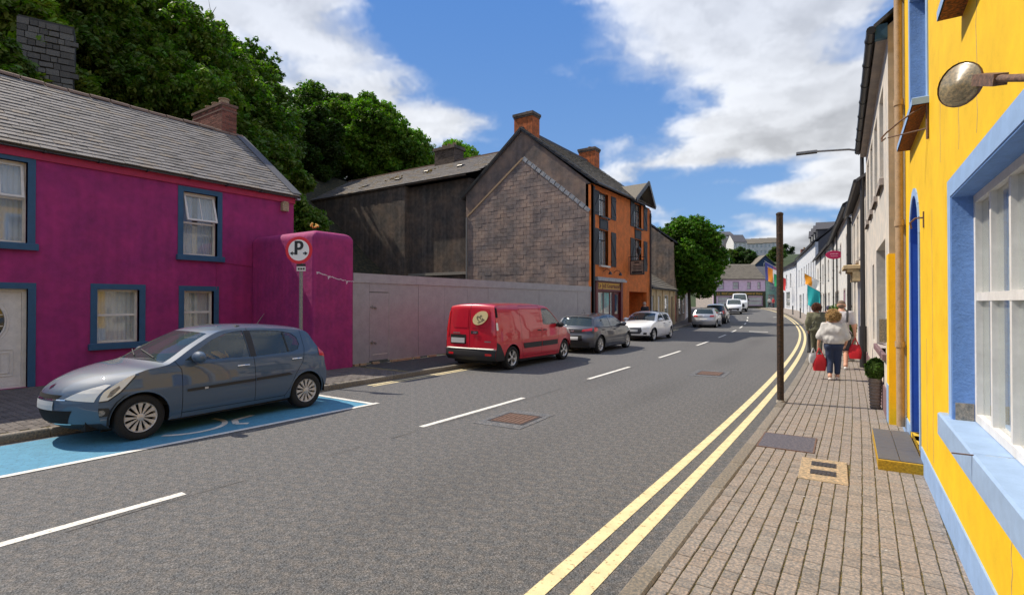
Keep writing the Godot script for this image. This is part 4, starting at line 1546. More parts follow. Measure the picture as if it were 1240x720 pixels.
	b.face_to([Vector3(5.3, 7.9, 0.05), Vector3(8.0, 7.9, 0.05), Vector3(6.65, 8.9, 0.05)], Vector3.BACK)
	part(roof, "dormer_bargeboard", b, M.gutter)
	# chimneys
	for e in [[0.02, "near"], [8.05, "far"]]:
		var c := MB.new()
		c.box(Vector3(e[0], 10.7, -4.75), Vector3(e[0] + 0.78, 12.25, -3.55))
		var ch := part(h, "chimney", c, M.orange_chimney)
		c = MB.new()
		c.box(Vector3(e[0] - 0.07, 12.25, -4.82), Vector3(e[0] + 0.85, 12.40, -3.48))
		c.box(Vector3(e[0] - 0.03, 12.15, -4.78), Vector3(e[0] + 0.81, 12.25, -3.52))
		part(ch, "capping", c, M.dark_render)
		chimney_pot(ch, Vector3(e[0] + 0.4, 12.4, -4.1), 0.13, 0.16, M.pot)
	# hanging sign with a lantern on its bracket
	var s := thing("hanging_sign", "framed menu sign and lantern hanging on an iron bracket from the orange wall", "sign", V(-11.6, 0, 29.6), PI / 2)
	b = MB.new()
	b.tube([Vector3(0, 4.52, 0), Vector3(0, 4.55, 0.5), Vector3(0, 4.5, 1.0)], 0.022, 6)
	b.tube([Vector3(0, 3.7, 0), Vector3(0, 4.55, 0.0)], 0.02, 6)
	part(s, "bracket", b, M.gutter)
	b = MB.new()
	b.box(Vector3(-0.03, 3.50, 0.12), Vector3(0.03, 4.30, 0.92))
	var bd := part(s, "board", b, M.beige)
	b = MB.new()
	ring(b, 0.14, 3.52, 0.90, 4.28, 0.05, -0.045, 0.045)
	part(bd, "board_frame", b, M.shutter, Transform3D(Basis(Vector3(0, 0, 1), Vector3.UP, Vector3(-1, 0, 0)), Vector3.ZERO))
	b = MB.new()
	b.box(Vector3(-0.036, 3.56, 0.2), Vector3(-0.03, 3.68, 0.84))
	b.box(Vector3(-0.036, 4.14, 0.36), Vector3(-0.03, 4.22, 0.66))
	for y in [3.78, 3.88, 3.98]:
		b.box(Vector3(-0.036, y, 0.26), Vector3(-0.03, y + 0.035, 0.78))
	part(bd, "print", b, M.shutter)
	b = MB.new()
	b.lathe([Vector2(0.05, 0), Vector2(0.09, 0.06), Vector2(0.15, 0.32), Vector2(0.16, 0.34), Vector2(0.04, 0.48), Vector2(0.0, 0.55)], 6, Transform3D(Basis(), Vector3(0, 4.62, 0.62)))
	part(s, "lantern", b, M.gutter)

func plain_house(called: String, label: String, a: Vector2, e: Vector2, y: float, eave: float, ridge: float, depth: float, wall: Material, roofm: Material, wins: Array, o := {}) -> Node3D:
	# a terrace house: facade from a to e with framed openings [x0, y0, x1, y1], gables, pitched roof
	var h := between(called, label, o.get("category", "house"), a, e, y, o.get("group", ""))
	var L := a.distance_to(e)
	var holes := []
	for w in wins:
		holes.append(rect(w[0], w[1], w[2], w[3]))
	var b := MB.new()
	cut_wall(b, rect(0, -0.3, L, eave), holes, 0, 0.25)
	part(h, "front_wall", b, wall)
	b = MB.new()
	var X := Basis(Vector3(0, 0, -1), Vector3.UP, Vector3(1, 0, 0))
	var gb := PackedVector2Array([Vector2(0.25, -0.3), Vector2(depth, -0.3), Vector2(depth, eave), Vector2(depth / 2, ridge - 0.1), Vector2(0.25, eave + 0.1)])
	b.prism(gb, 0, 0.25, Transform3D(X, Vector3.ZERO))
	b.prism(gb, L - 0.25, L, Transform3D(X, Vector3.ZERO))
	b.box(Vector3(0.25, -0.3, -depth), Vector3(L - 0.25, eave, -depth + 0.25))
	part(h, "side_and_back_walls", b, o.get("side", wall))
	b = MB.new()
	b.box(Vector3(0.25, 0, -2.2), Vector3(L - 0.25, eave, -2.1))
	part(h, "inner_wall", b, M.dark_inside)
	for w in wins:
		var wo: Dictionary = w[4] if w.size() > 4 else {}
		if wo.get("door", false):
			var dm := MB.new()
			dm.box(Vector3(w[0] + 0.02, w[1], -0.16), Vector3(w[2] - 0.02, w[3] - 0.02, -0.10))
			ring(dm, w[0] + 0.16, w[1] + 0.2, w[2] - 0.16, w[1] + 0.8, 0.03, -0.10, -0.085)
			ring(dm, w[0] + 0.16, w[1] + 1.0, w[2] - 0.16, w[3] - 0.2, 0.03, -0.10, -0.085)
			part(h, "door", dm, wo.get("mat", M.burgundy))
		else:
			var wd := {"mat": o.get("frame", M.white_paint), "ys": [0.5], "curtain": "net"}
			wd.merge(wo, true)
			window_in(h, w[0], w[1], w[2], w[3], o.get("zf", -0.05), wd)
			if o.get("sill", true):
				var s := MB.new()
				s.box(Vector3(w[0] - 0.06, w[1] - 0.08, -0.12), Vector3(w[2] + 0.06, w[1], 0.07))
				part(h, "sill", s, o.get("sillm", wall))
		if o.has("band"):
			var s := MB.new()
			ring(s, w[0], w[1], w[2], w[3], 0.09, 0.0, 0.012, false)
			part(h, "surround", s, o.band)
	var roof := gable_roof(h, -0.05, L + 0.05, 0.22, eave, -depth / 2, ridge, -depth - 0.2, eave, roofm, 0.08)
	if o.get("slates", true):
		slated(roof, Vector3(0.0, eave, 0.22), Vector3(L, 0, 0), Vector3(0, ridge - eave, -depth / 2 - 0.22), 0.5, 0.32, roofm, 0, [0.8, 0.92, 1.0, 1.1, 1.2], 41)
	b = MB.new()
	b.tube([Vector3(-0.03, eave - 0.06, 0.24), Vector3(L + 0.03, eave - 0.06, 0.24)], 0.055, 8)
	part(h, "gutter", b, M.gutter)
	for cx in o.get("chimneys", []):
		var ch := brick_stack(h, "chimney", Vector3(cx, ridge - 0.6, -depth / 2 - 0.5), Vector3(cx + 0.9, ridge + 1.1, -depth / 2 + 0.5), o.get("brick", M.brick), 0.4, 0.15)
		chimney_pot(ch, Vector3(cx + 0.25, ridge + 1.1, -depth / 2), 0.12, 0.3, M.pot)
		chimney_pot(ch, Vector3(cx + 0.65, ridge + 1.1, -depth / 2), 0.12, 0.3, M.pot)
	return h

func build_left_far() -> void:
	# low cream cottage
	var c := plain_house("cream_cottage", "low cream cottage with a grey door beside the orange restaurant", Vector2(-11.72, 33.35), Vector2(-12.75, 42.4), 0.1, 2.75, 4.95, 6.5, M.cream, M.slate_brown,
		[[0.7, 0.05, 1.6, 2.2, {"door": true, "mat": M.whitewash_blue}], [2.9, 0.05, 3.8, 2.2, {"door": true, "mat": M.white_paint}], [5.2, 0.8, 6.7, 2.3], [7.6, 0.05, 8.5, 2.2, {"door": true, "mat": M.ridge_tile}]], {"frame": M.white_paint})
	var b := MB.new()
	for x in [0.1, 2.3, 4.4, 7.1, 8.8]:
		b = MB.new()
		b.box(Vector3(x - 0.16, 0, 0.0), Vector3(x + 0.16, 2.6, 0.07))
		part(c, "pilaster", b, M.cream)
	var bg := plain_house("beige_townhouse", "tall beige rendered townhouse with a blank gable behind the round street tree", Vector2(-12.85, 42.5), Vector2(-14.3, 51.0), 0.15, 6.6, 9.6, 7.4, M.beige, M.slate_dark,
		[[1.2, 3.9, 2.2, 5.6], [4.0, 3.9, 5.0, 5.6], [6.8, 3.9, 7.8, 5.6], [1.0, 0.1, 2.0, 2.3, {"door": true, "mat": M.print_red}], [3.4, 0.7, 5.4, 2.4], [6.4, 0.7, 8.0, 2.4]], {"chimneys": [0.1, 7.6]})
	var wh := plain_house("white_shop", "white shopfront with red door beyond the round street tree", Vector2(-14.4, 51.1), Vector2(-16.4, 60.0), 0.25, 5.6, 8.0, 7.0, M.whitewash, M.slate_dark,
		[[1.2, 3.2, 2.2, 4.8], [4.0, 3.2, 5.0, 4.8], [6.8, 3.2, 7.8, 4.8], [1.0, 0.1, 2.0, 2.3, {"door": true, "mat": M.print_red}], [3.0, 0.6, 5.6, 2.5], [6.4, 0.6, 8.4, 2.5]], {"chimneys": [4.0]})
	b = MB.new()
	b.box(Vector3(2.4, 2.55, 0.0), Vector3(8.8, 3.0, 0.12))
	part(wh, "fascia_board", b, M.print_red)
	plain_house("red_shop", "dark red fronted shop at the far left kerb", Vector2(-16.5, 60.1), Vector2(-19.3, 69.0), 0.4, 5.9, 8.4, 7.0, M.burgundy, M.slate_dark,
		[[1.2, 3.4, 2.2, 5.0], [4.0, 3.4, 5.0, 5.0], [6.8, 3.4, 7.8, 5.0], [1.0, 0.6, 3.6, 2.5], [4.2, 0.1, 5.2, 2.4, {"door": true, "mat": M.gutter}], [5.8, 0.6, 8.4, 2.5]], {"chimneys": [7.8]})
	plain_house("pale_shop", "pale shop with flags at the far left before the pink corner shop", Vector2(-19.4, 69.1), Vector2(-24.6, 83.0), 0.6, 5.4, 7.8, 7.0, M.whitewash_blue, M.slate_dark,
		[[1.2, 3.0, 2.2, 4.6], [4.6, 3.0, 5.6, 4.6], [8.2, 3.0, 9.2, 4.6], [11.6, 3.0, 12.6, 4.6], [1.0, 0.6, 4.0, 2.5], [5.0, 0.1, 6.2, 2.4, {"door": true, "mat": M.print_red}], [7.4, 0.6, 11.0, 2.5]], {})
	var st := thing("stone_ruin_wall", "grey stone ruin wall high among the trees at the upper left", "wall", V(-24.2, -1.0, 6.15), PI / 2 - 0.35)
	b = MB.new()
	b.box(Vector3(-0.75, 5.0, -1.0), Vector3(0.75, 12.9, 0))
	var core := part(st, "core", b, mat(Color(0.085, 0.08, 0.07), 0.95, T.stone, 0.5))
	var r := RandomNumberGenerator.new()
	r.seed = 66
	b = MB.new()
	for j in 34:
		var x := -0.78
		while x < 0.72:
			var w := r.randf_range(0.16, 0.42)
			var t := r.randf_range(0.55, 1.05)
			b.col = Color(t, t * 0.97, t * 0.92)
			b.obox(Transform3D(Basis(Vector3.UP, r.randf_range(-0.05, 0.05)) * Basis(Vector3.BACK, r.randf_range(-0.05, 0.05)), Vector3(min(x + w / 2, 0.70), 5.1 + j * 0.23, 0.01 + r.randf() * 0.03)), Vector3(w - 0.02, r.randf_range(0.15, 0.225), 0.12))
			x += w
	part(core, "stones", b, mat(Color(0.24, 0.23, 0.215), 0.95, T.stone, 0.6, 0.4)).set_meta("kind", "stuff")

# ------------------------------------------------------------------ right side of the street and the far end
func build_yellow_house() -> void:
	var h := between("yellow_house", "bright yellow house with pale blue window trim filling the right edge", "house", Vector2(0.436, 9.28), Vector2(0.825, -8.0), 0.1)
	var L := 17.28
	var big := [4.28, 0.89, 7.25, 2.53]
	var ups := [[1.42, 3.68, 2.92, 5.35], [4.90, 3.72, 6.5, 5.35], [9.0, 3.68, 10.6, 5.35], [12.6, 3.68, 14.2, 5.35]]
	var lows := [big, [9.6, 0.89, 11.6, 2.53], [13.2, 0.05, 14.4, 2.6]]
	var doorway := arch(1.27, 0.18, 2.18, 2.98, 0.5)
	var holes := [doorway]
	for w in ups + lows:
		holes.append(rect(w[0], w[1], w[2], w[3]))
	var b := MB.new()
	cut_wall(b, rect(0, -0.1, L, 6.3), holes, 0, 0.30)
	part(h, "front_wall", b, M.yellow)
	b = MB.new()
	b.box(Vector3(0.0, -0.1, -7.0), Vector3(0.25, 6.3, -0.3))
	b.box(Vector3(L - 0.25, -0.1, -7.0), Vector3(L, 6.3, -0.3))
	b.box(Vector3(0.25, -0.1, -7.0), Vector3(L - 0.25, 6.3, -6.75))
	part(h, "side_and_back_walls", b, M.yellow)
	b = MB.new()
	b.box(Vector3(0.25, 3.0, -6.7), Vector3(L - 0.25, 3.2, -0.3))
	b.box(Vector3(0.25, 0.0, -2.8), Vector3(L - 0.25, 6.2, -2.7))
	part(h, "inner_walls", b, M.taupe)
	# plinth band
	b = MB.new()
	b.box(Vector3(2.30, -0.1, 0.0), Vector3(L, 0.24, 0.012))
	b.box(Vector3(0.0, -0.1, 0.0), Vector3(1.15, 0.24, 0.012))
	part(h, "plinth_band", b, M.pale_blue)
	# blue linings and bands
	for w in ups + lows.slice(0, 2):
		b = MB.new()
		ring(b, w[0], w[1], w[2], w[3], 0.13, 0.0, 0.010, false)
		part(h, "surround", b, M.pale_blue)
		b = MB.new()
		var e := 0.012
		b.box(Vector3(w[0] - 0.002, w[1], -0.20), Vector3(w[0] + e, w[3], 0.004))
		b.box(Vector3(w[2] - e, w[1], -0.20), Vector3(w[2] + 0.002, w[3], 0.004))
		b.box(Vector3(w[0] + e, w[3] - e, -0.20), Vector3(w[2] - e, w[3] + 0.002, 0.004))
		part(h, "reveal", b, M.reveal_blue)
	# the big window and its chipped sill
	window_in(h, big[0] + 0.012, big[1] + 0.01, big[2] - 0.012, big[3] - 0.012, -0.12, {"mat": M.white_paint, "xs": [0.165, 0.33, 0.5, 0.665, 0.83], "ys": [0.55], "w": 0.055, "dp": 0.07, "curtain": "blind", "drop": 0.02, "cm": M.blind})
	window_in(h, 9.612, 0.9, 11.588, 2.518, -0.12, {"mat": M.white_paint, "xs": [0.25, 0.5, 0.75], "ys": [0.55], "w": 0.055, "curtain": "net"})
	for i in 3:
		b = MB.new()
		var x0: float = [4.0, 5.35, 6.45][i]
		var x1: float = [5.345, 6.445, 7.52][i]
		b.cbox(Transform3D(Basis(), Vector3((x0 + x1) / 2, 0.81, -0.12)), Vector3(x1 - x0, 0.17, 0.36), 0.012)
		part(h, "sill", b, M.sill_blue)
	b = MB.new()
	b.obox(Transform3D(Basis(Vector3.UP, 0.05), Vector3(5.36, 0.888, 0.0)), Vector3(0.012, 0.006, 0.30))
	b.obox(Transform3D(Basis(Vector3.UP, PI / 2 + 0.02), Vector3(5.6, 0.888, -0.105)), Vector3(0.010, 0.006, 2.6))
	part(h, "sill_cracks", b, M.rust_iron)
	b = MB.new()
	b.box(Vector3(9.45, 0.72, -0.16), Vector3(11.75, 0.89, 0.16))
	part(h, "sill", b, M.sill_blue)
	# hairline cracks in the yellow render
	b = MB.new()
	for e in [[3.2, 0.3, 2.6], [3.75, 2.9, 3.6], [5.2, 2.75, 3.6], [2.75, 0.3, 1.4], [4.6, 2.8, 3.4], [6.6, 2.75, 3.5], [5.9, 0.26, 0.7]]:
		var pts := []
		for k in 9:
			pts.append(Vector3(e[0] + 0.015 * sin(k * 2.1 + e[0]), lerpf(e[1], e[2], k / 8.0), 0.0))
		b.tube(pts, 0.0022, 4, false)
	part(h, "hairline_cracks", b, M.tan_pipe).set_meta("kind", "stuff")
	# a patch of bare plaster at the foot of the reveal
	b = MB.new()
	b.box(Vector3(4.291, 0.89, -0.115), Vector3(4.297, 1.02, -0.01))
	part(h, "bare_plaster", b, M.concrete)
	for w in ups:
		window_in(h, w[0] + 0.012, w[1], w[2] - 0.012, w[3] - 0.012, -0.14, {"mat": M.white_paint, "xs": [0.5], "ys": [0.5], "w": 0.05, "curtain": "pair"})
		b = MB.new()
		b.cbox(Transform3D(Basis(), Vector3((w[0] + w[2]) / 2, w[1] - 0.035, -0.03)), Vector3(w[2] - w[0] + 0.32, 0.07, 0.32), 0.008)
		part(h, "sill", b, M.pale_blue)
		b = MB.new()
		b.box(Vector3(w[0] - 0.14, w[1] - 0.078, 0.0), Vector3(w[2] + 0.14, w[1] - 0.0705, 0.122))
		part(h, "sill_underside", b, M.rust)
	b = MB.new()
	b.box(Vector3(13.22, 0.05, -0.2), Vector3(14.38, 2.58, -0.14))
	part(h, "door", b, M.door_blue)
	# arched doorway
	b = MB.new()
	var ar := []
	for p in arch(1.235, 0.18, 2.215, 3.015, 0.53).slice(1):
		ar.append(Vector3(p.x, p.y, 0.006))
	ar.append(Vector3(1.235, 0.18, 0.006))
	for i in ar.size() - 1:
		b.bar(ar[i], ar[i + 1], 0.085, 0.012, Vector3.BACK)
	part(h, "arch_band", b, M.pale_blue)
	b = MB.new()
	cut_wall(b, arch(1.272, 0.18, 2.178, 2.978, 0.498), [], -0.24, 0.03)
	for x in [1.50, 1.72, 1.94]:
		b.box(Vector3(x - 0.006, 0.2, -0.24), Vector3(x + 0.006, 2.9, -0.232))
	ring(b, 1.36, 0.4, 2.09, 1.1, 0.03, -0.24, -0.222)
	ring(b, 1.36, 1.3, 2.09, 2.3, 0.03, -0.24, -0.222)
	var dr := part(h, "door", b, M.door_blue)
	b = MB.new()
	b.ball(Vector3(2.05, 1.2, -0.20), Vector3.ONE * 0.035, 10, 6)
	part(dr, "handle", b, M.sign_gold)
	b = MB.new()
	for p in 11:
		var a0 := PI * p / 10.0
		pass
	var ap := arch(1.2745, 0.18, 2.1755, 2.9755, 0.4955)
	for i in range(1, ap.size() - 1):
		b.face_to([Vector3(ap[i].x, ap[i].y, 0.004), Vector3(ap[i + 1].x, ap[i + 1].y, 0.004), Vector3(ap[i + 1].x, ap[i + 1].y, -0.25), Vector3(ap[i].x, ap[i].y, -0.25)], Vector3(1.72, 1.5, 0) - Vector3(ap[i].x, ap[i].y, 0))
	b.face_to([Vector3(1.2745, 0.18, 0.004), Vector3(1.2745, 2.48, 0.004), Vector3(1.2745, 2.48, -0.25), Vector3(1.2745, 0.18, -0.25)], Vector3.RIGHT)
	part(h, "doorway_lining", b, M.door_blue)
	# tan drainpipe and white corner strip at the far end
	drain(h, [Vector3(0.66, 6.2, 0.07), Vector3(0.66, 0.12, 0.07)], 0.045, M.tan_pipe)
	b = MB.new()
	b.box(Vector3(0.50, 0.1, 0.0), Vector3(0.60, 6.25, 0.03))
	part(h, "corner_strip", b, M.white_paint)
	# eaves and roof above the frame
	gable_roof(h, -0.05, L + 0.05, 0.30, 6.3, -3.5, 8.6, -7.2, 6.3, M.slate_dark)
	b = MB.new()
	b.tube([Vector3(0, 6.24, 0.32), Vector3(L, 6.24, 0.32)], 0.06, 8)
	part(h, "gutter", b, M.gutter)
	# door step: grey tiles, yellow riser
	var s := thing("door_step", "low tiled door step with yellow painted edge below the blue doorway", "step", h.position, h.rotation.y)
	b = MB.new()
	b.cbox(Transform3D(Basis(), Vector3(1.77, 0.035, 0.20)), Vector3(1.56, 0.15, 0.38), 0.008)
	part(s, "base", b, M.yellow_dark)
	for i in 3:
		for k in 2:
			b = MB.new()
			b.cbox(Transform3D(Basis(), Vector3(1.255 + i * 0.515, 0.115, 0.105 + k * 0.19)), Vector3(0.508, 0.012, 0.184), 0.003)
			part(s, "tile", b, M.tile_grey)
	var s2 := MB.new()
	s2.box(Vector3(1.28, 0.0, -0.25), Vector3(2.17, 0.18, 0.0))
	part(s, "threshold", s2, M.tile_grey)
	# wall lamp on a short iron arm
	var lm := thing("wall_lamp", "round glass wall lamp on a short iron arm on the yellow wall", "lamp", h.position, h.rotation.y)
	var c := h.transform.affine_inverse() * V(0.33, 2.74, 2.80)
	b = MB.new()
	var ax := Vector3(-0.25, -0.10, 1.0).normalized()
	b.tube([Vector3(c.x + 0.85, c.y - 0.30, 0.0), Vector3(c.x + 0.62, c.y - 0.23, 0.09), Vector3(c.x + 0.20, c.y - 0.06, c.z - 0.06)], 0.013, 8)
	b.bar(Vector3(c.x + 0.25, c.y - 0.085, c.z - 0.075), Vector3(c.x + 0.06, c.y - 0.01, c.z - 0.045), 0.042, 0.042)
	b.box(Vector3(c.x + 0.80, c.y - 0.38, 0.0), Vector3(c.x + 0.90, c.y - 0.22, 0.02))
	part(lm, "arm", b, M.rust_iron)
	var bs := Basis(Quaternion(Vector3.UP, (h.transform.basis.inverse() * Vector3(-0.72, -0.05, 0.75)).normalized()))
	b = MB.new()
	b.lathe([Vector2(0.0, -0.06), Vector2(0.04, -0.055), Vector2(0.075, -0.02), Vector2(0.088, 0.0), Vector2(0.088, 0.012)], 22, Transform3D(bs, c))
	part(lm, "lamp_housing", b, M.rust_iron)
	b = MB.new()
	b.lathe([Vector2(0.086, 0.006), Vector2(0.078, 0.011), Vector2(0.066, 0.012), Vector2(0.062, 0.016), Vector2(0.046, 0.0165), Vector2(0.042, 0.020), Vector2(0.022, 0.0205), Vector2(0.018, 0.024), Vector2(0.0, 0.0245)], 22, Transform3D(bs, c))
	part(lm, "lamp_lens", b, mat(Color(0.44, 0.36, 0.22), 0.35, T.stone, 0.25, 0.0, {"coat": 0.4, "coat_rough": 0.15}))
	# wrought iron hooks
	var hk := thing("iron_bracket", "wrought iron sign bracket with curled tip under the upper yellow window", "bracket", h.position, h.rotation.y)
	b = MB.new()
	b.tube([Vector3(3.05, 3.62, 0.0), Vector3(2.90, 3.53, 0.20), Vector3(2.8, 3.46, 0.31), Vector3(2.77, 3.42, 0.35), Vector3(2.79, 3.38, 0.35), Vector3(2.82, 3.40, 0.32)], 0.008, 6)
	b.tube([Vector3(3.05, 3.38, 0.0), Vector3(2.82, 3.40, 0.30)], 0.007, 6)
	b.tube([Vector3(3.05, 3.66, 0.012), Vector3(3.05, 3.28, 0.012)], 0.012, 6)
	part(hk, "bracket_rods", b, M.rust_iron)
	var h2 := thing("iron_hook", "small rusty iron hook on the yellow wall beside the arched doorway", "hook", h.position, h.rotation.y)
	b = MB.new()
	b.tube([Vector3(2.62, 2.60, 0.0), Vector3(2.60, 2.60, 0.07), Vector3(2.58, 2.56, 0.11), Vector3(2.58, 2.50, 0.10)], 0.009, 6)
	b.box(Vector3(2.60, 2.50, 0.0), Vector3(2.64, 2.66, 0.01))
	part(h2, "hook", b, M.rust_iron)

func build_cream_building() -> void:
	var h := between("cream_building", "tall cream building with dark gutter next beyond the yellow house", "building", Vector2(0.035, 17.0), Vector2(0.29, 9.31), 0.1)
	var L := 7.694
	var ups := []
	for x in [0.75, 2.45, 4.1, 5.75]:
		ups.append([x, 3.75, x + 0.95, 5.25])
	var shop := [4.55, 0.95, 6.95, 2.75]
	var slim := [3.1, 0.95, 3.75, 2.55]
	var holes := []
	for w in ups + [shop, slim]:
		holes.append(rect(w[0], w[1], w[2], w[3]))
	var b := MB.new()
	cut_wall(b, rect(0, -0.1, L, 5.75), holes, 0, 0.34)
	part(h, "front_wall", b, M.cream_white)
	b = MB.new()
	var gb := PackedVector2Array([Vector2(0.0, -0.1), Vector2(7.0, -0.1), Vector2(7.0, 5.75), Vector2(3.5, 8.6), Vector2(0.0, 5.75)])
	var X := Basis(Vector3(0, 0, -1), Vector3.UP, Vector3(1, 0, 0))
	b.prism(gb, L, L + 0.02, Transform3D(X, Vector3.ZERO))
	b.prism(PackedVector2Array([Vector2(0.34, -0.1), Vector2(7.0, -0.1), Vector2(7.0, 5.75), Vector2(3.5, 8.6), Vector2(0.34, 5.9)]), 0, 0.25, Transform3D(X, Vector3.ZERO))
	b.box(Vector3(0.25, -0.1, -7.0), Vector3(L, 5.75, -6.75))
	part(h, "end_walls", b, M.taupe)
	b = MB.new()
	b.box(Vector3(0.25, 2.95, -6.7), Vector3(L - 0.1, 3.1, -0.35))
	b.box(Vector3(0.25, 0.0, -2.4), Vector3(L - 0.1, 5.7, -2.3))
	part(h, "inner_walls", b, M.taupe)
	for w in ups:
		window_in(h, w[0], w[1], w[2], w[3], -0.20, {"mat": M.white_paint, "ys": [0.5], "curtain": "net"})
		b = MB.new()
		b.cbox(Transform3D(Basis(), Vector3((w[0] + w[2]) / 2, w[1] - 0.06, -0.10)), Vector3(w[2] - w[0] + 0.12, 0.12, 0.32), 0.012)
		part(h, "sill", b, M.taupe)
	window_in(h, shop[0], shop[1], shop[2], shop[3], -0.28, {"mat": M.gutter, "xs": [0.5], "w": 0.05, "curtain": "pair", "share": 0.2})
	window_in(h, slim[0], slim[1], slim[2], slim[3], -0.28, {"mat": M.white_paint, "ys": [0.5], "curtain": "net"})
	b = MB.new()
	b.cbox(Transform3D(Basis(), Vector3(5.75, 0.90, -0.12)), Vector3(2.6, 0.10, 0.34), 0.01)
	part(h, "sill", b, mat(Color(0.22, 0.13, 0.14), 0.7, T.paint, 0.8))
	b = MB.new()
	b.box(Vector3(0.0, -0.1, 0.0), Vector3(L - 0.36, 0.42, 0.02))
	part(h, "plinth", b, mat(Color(0.24, 0.15, 0.16), 0.75, T.paint, 0.8))
	# yellow strip at the corner, wrapping on to the end wall
	b = MB.new()
	b.box(Vector3(L - 0.34, -0.1, 0.0), Vector3(L + 0.034, 2.45, 0.012))
	b.box(Vector3(L + 0.02, -0.1, -0.16), Vector3(L + 0.034, 2.45, 0.0))
	part(h, "yellow_corner", b, M.yellow)
	b = MB.new()
	b.box(Vector3(L - 0.36, -0.1, 0.012), Vector3(L - 0.02, 0.55, 0.02))
	part(h, "blue_foot", b, M.pale_blue)
	b = MB.new()
	b.box(Vector3(L - 0.55, 1.15, 0.0), Vector3(L - 0.40, 1.5, 0.10))
	part(h, "meter_box", b, M.galv)
	# roof, deep soffit and gutter
	var roof := gable_roof(h, -0.05, L + 0.04, 0.17, 5.80, -3.5, 8.7, -7.2, 5.8, M.slate_dark)
	b = MB.new()
	b.box(Vector3(0, 5.66, 0.0), Vector3(L, 5.74, 0.13))
	part(h, "soffit", b, M.taupe)
	b = MB.new()
	b.box(Vector3(L - 0.05, 5.58, 0.0), Vector3(L + 0.03, 5.79, 0.15))
	part(h, "eave_end", b, M.navy_trim)
	b = MB.new()
	b.tube([Vector3(0.4, 5.72, 0.20), Vector3(L + 0.06, 5.72, 0.20)], 0.06, 10)
	for i in 8:
		b.tube([Vector3(0.7 + i * 0.95, 5.72, 0.20), Vector3(0.76 + i * 0.95, 5.72, 0.20)], 0.07, 10)
	part(h, "gutter", b, M.gutter)

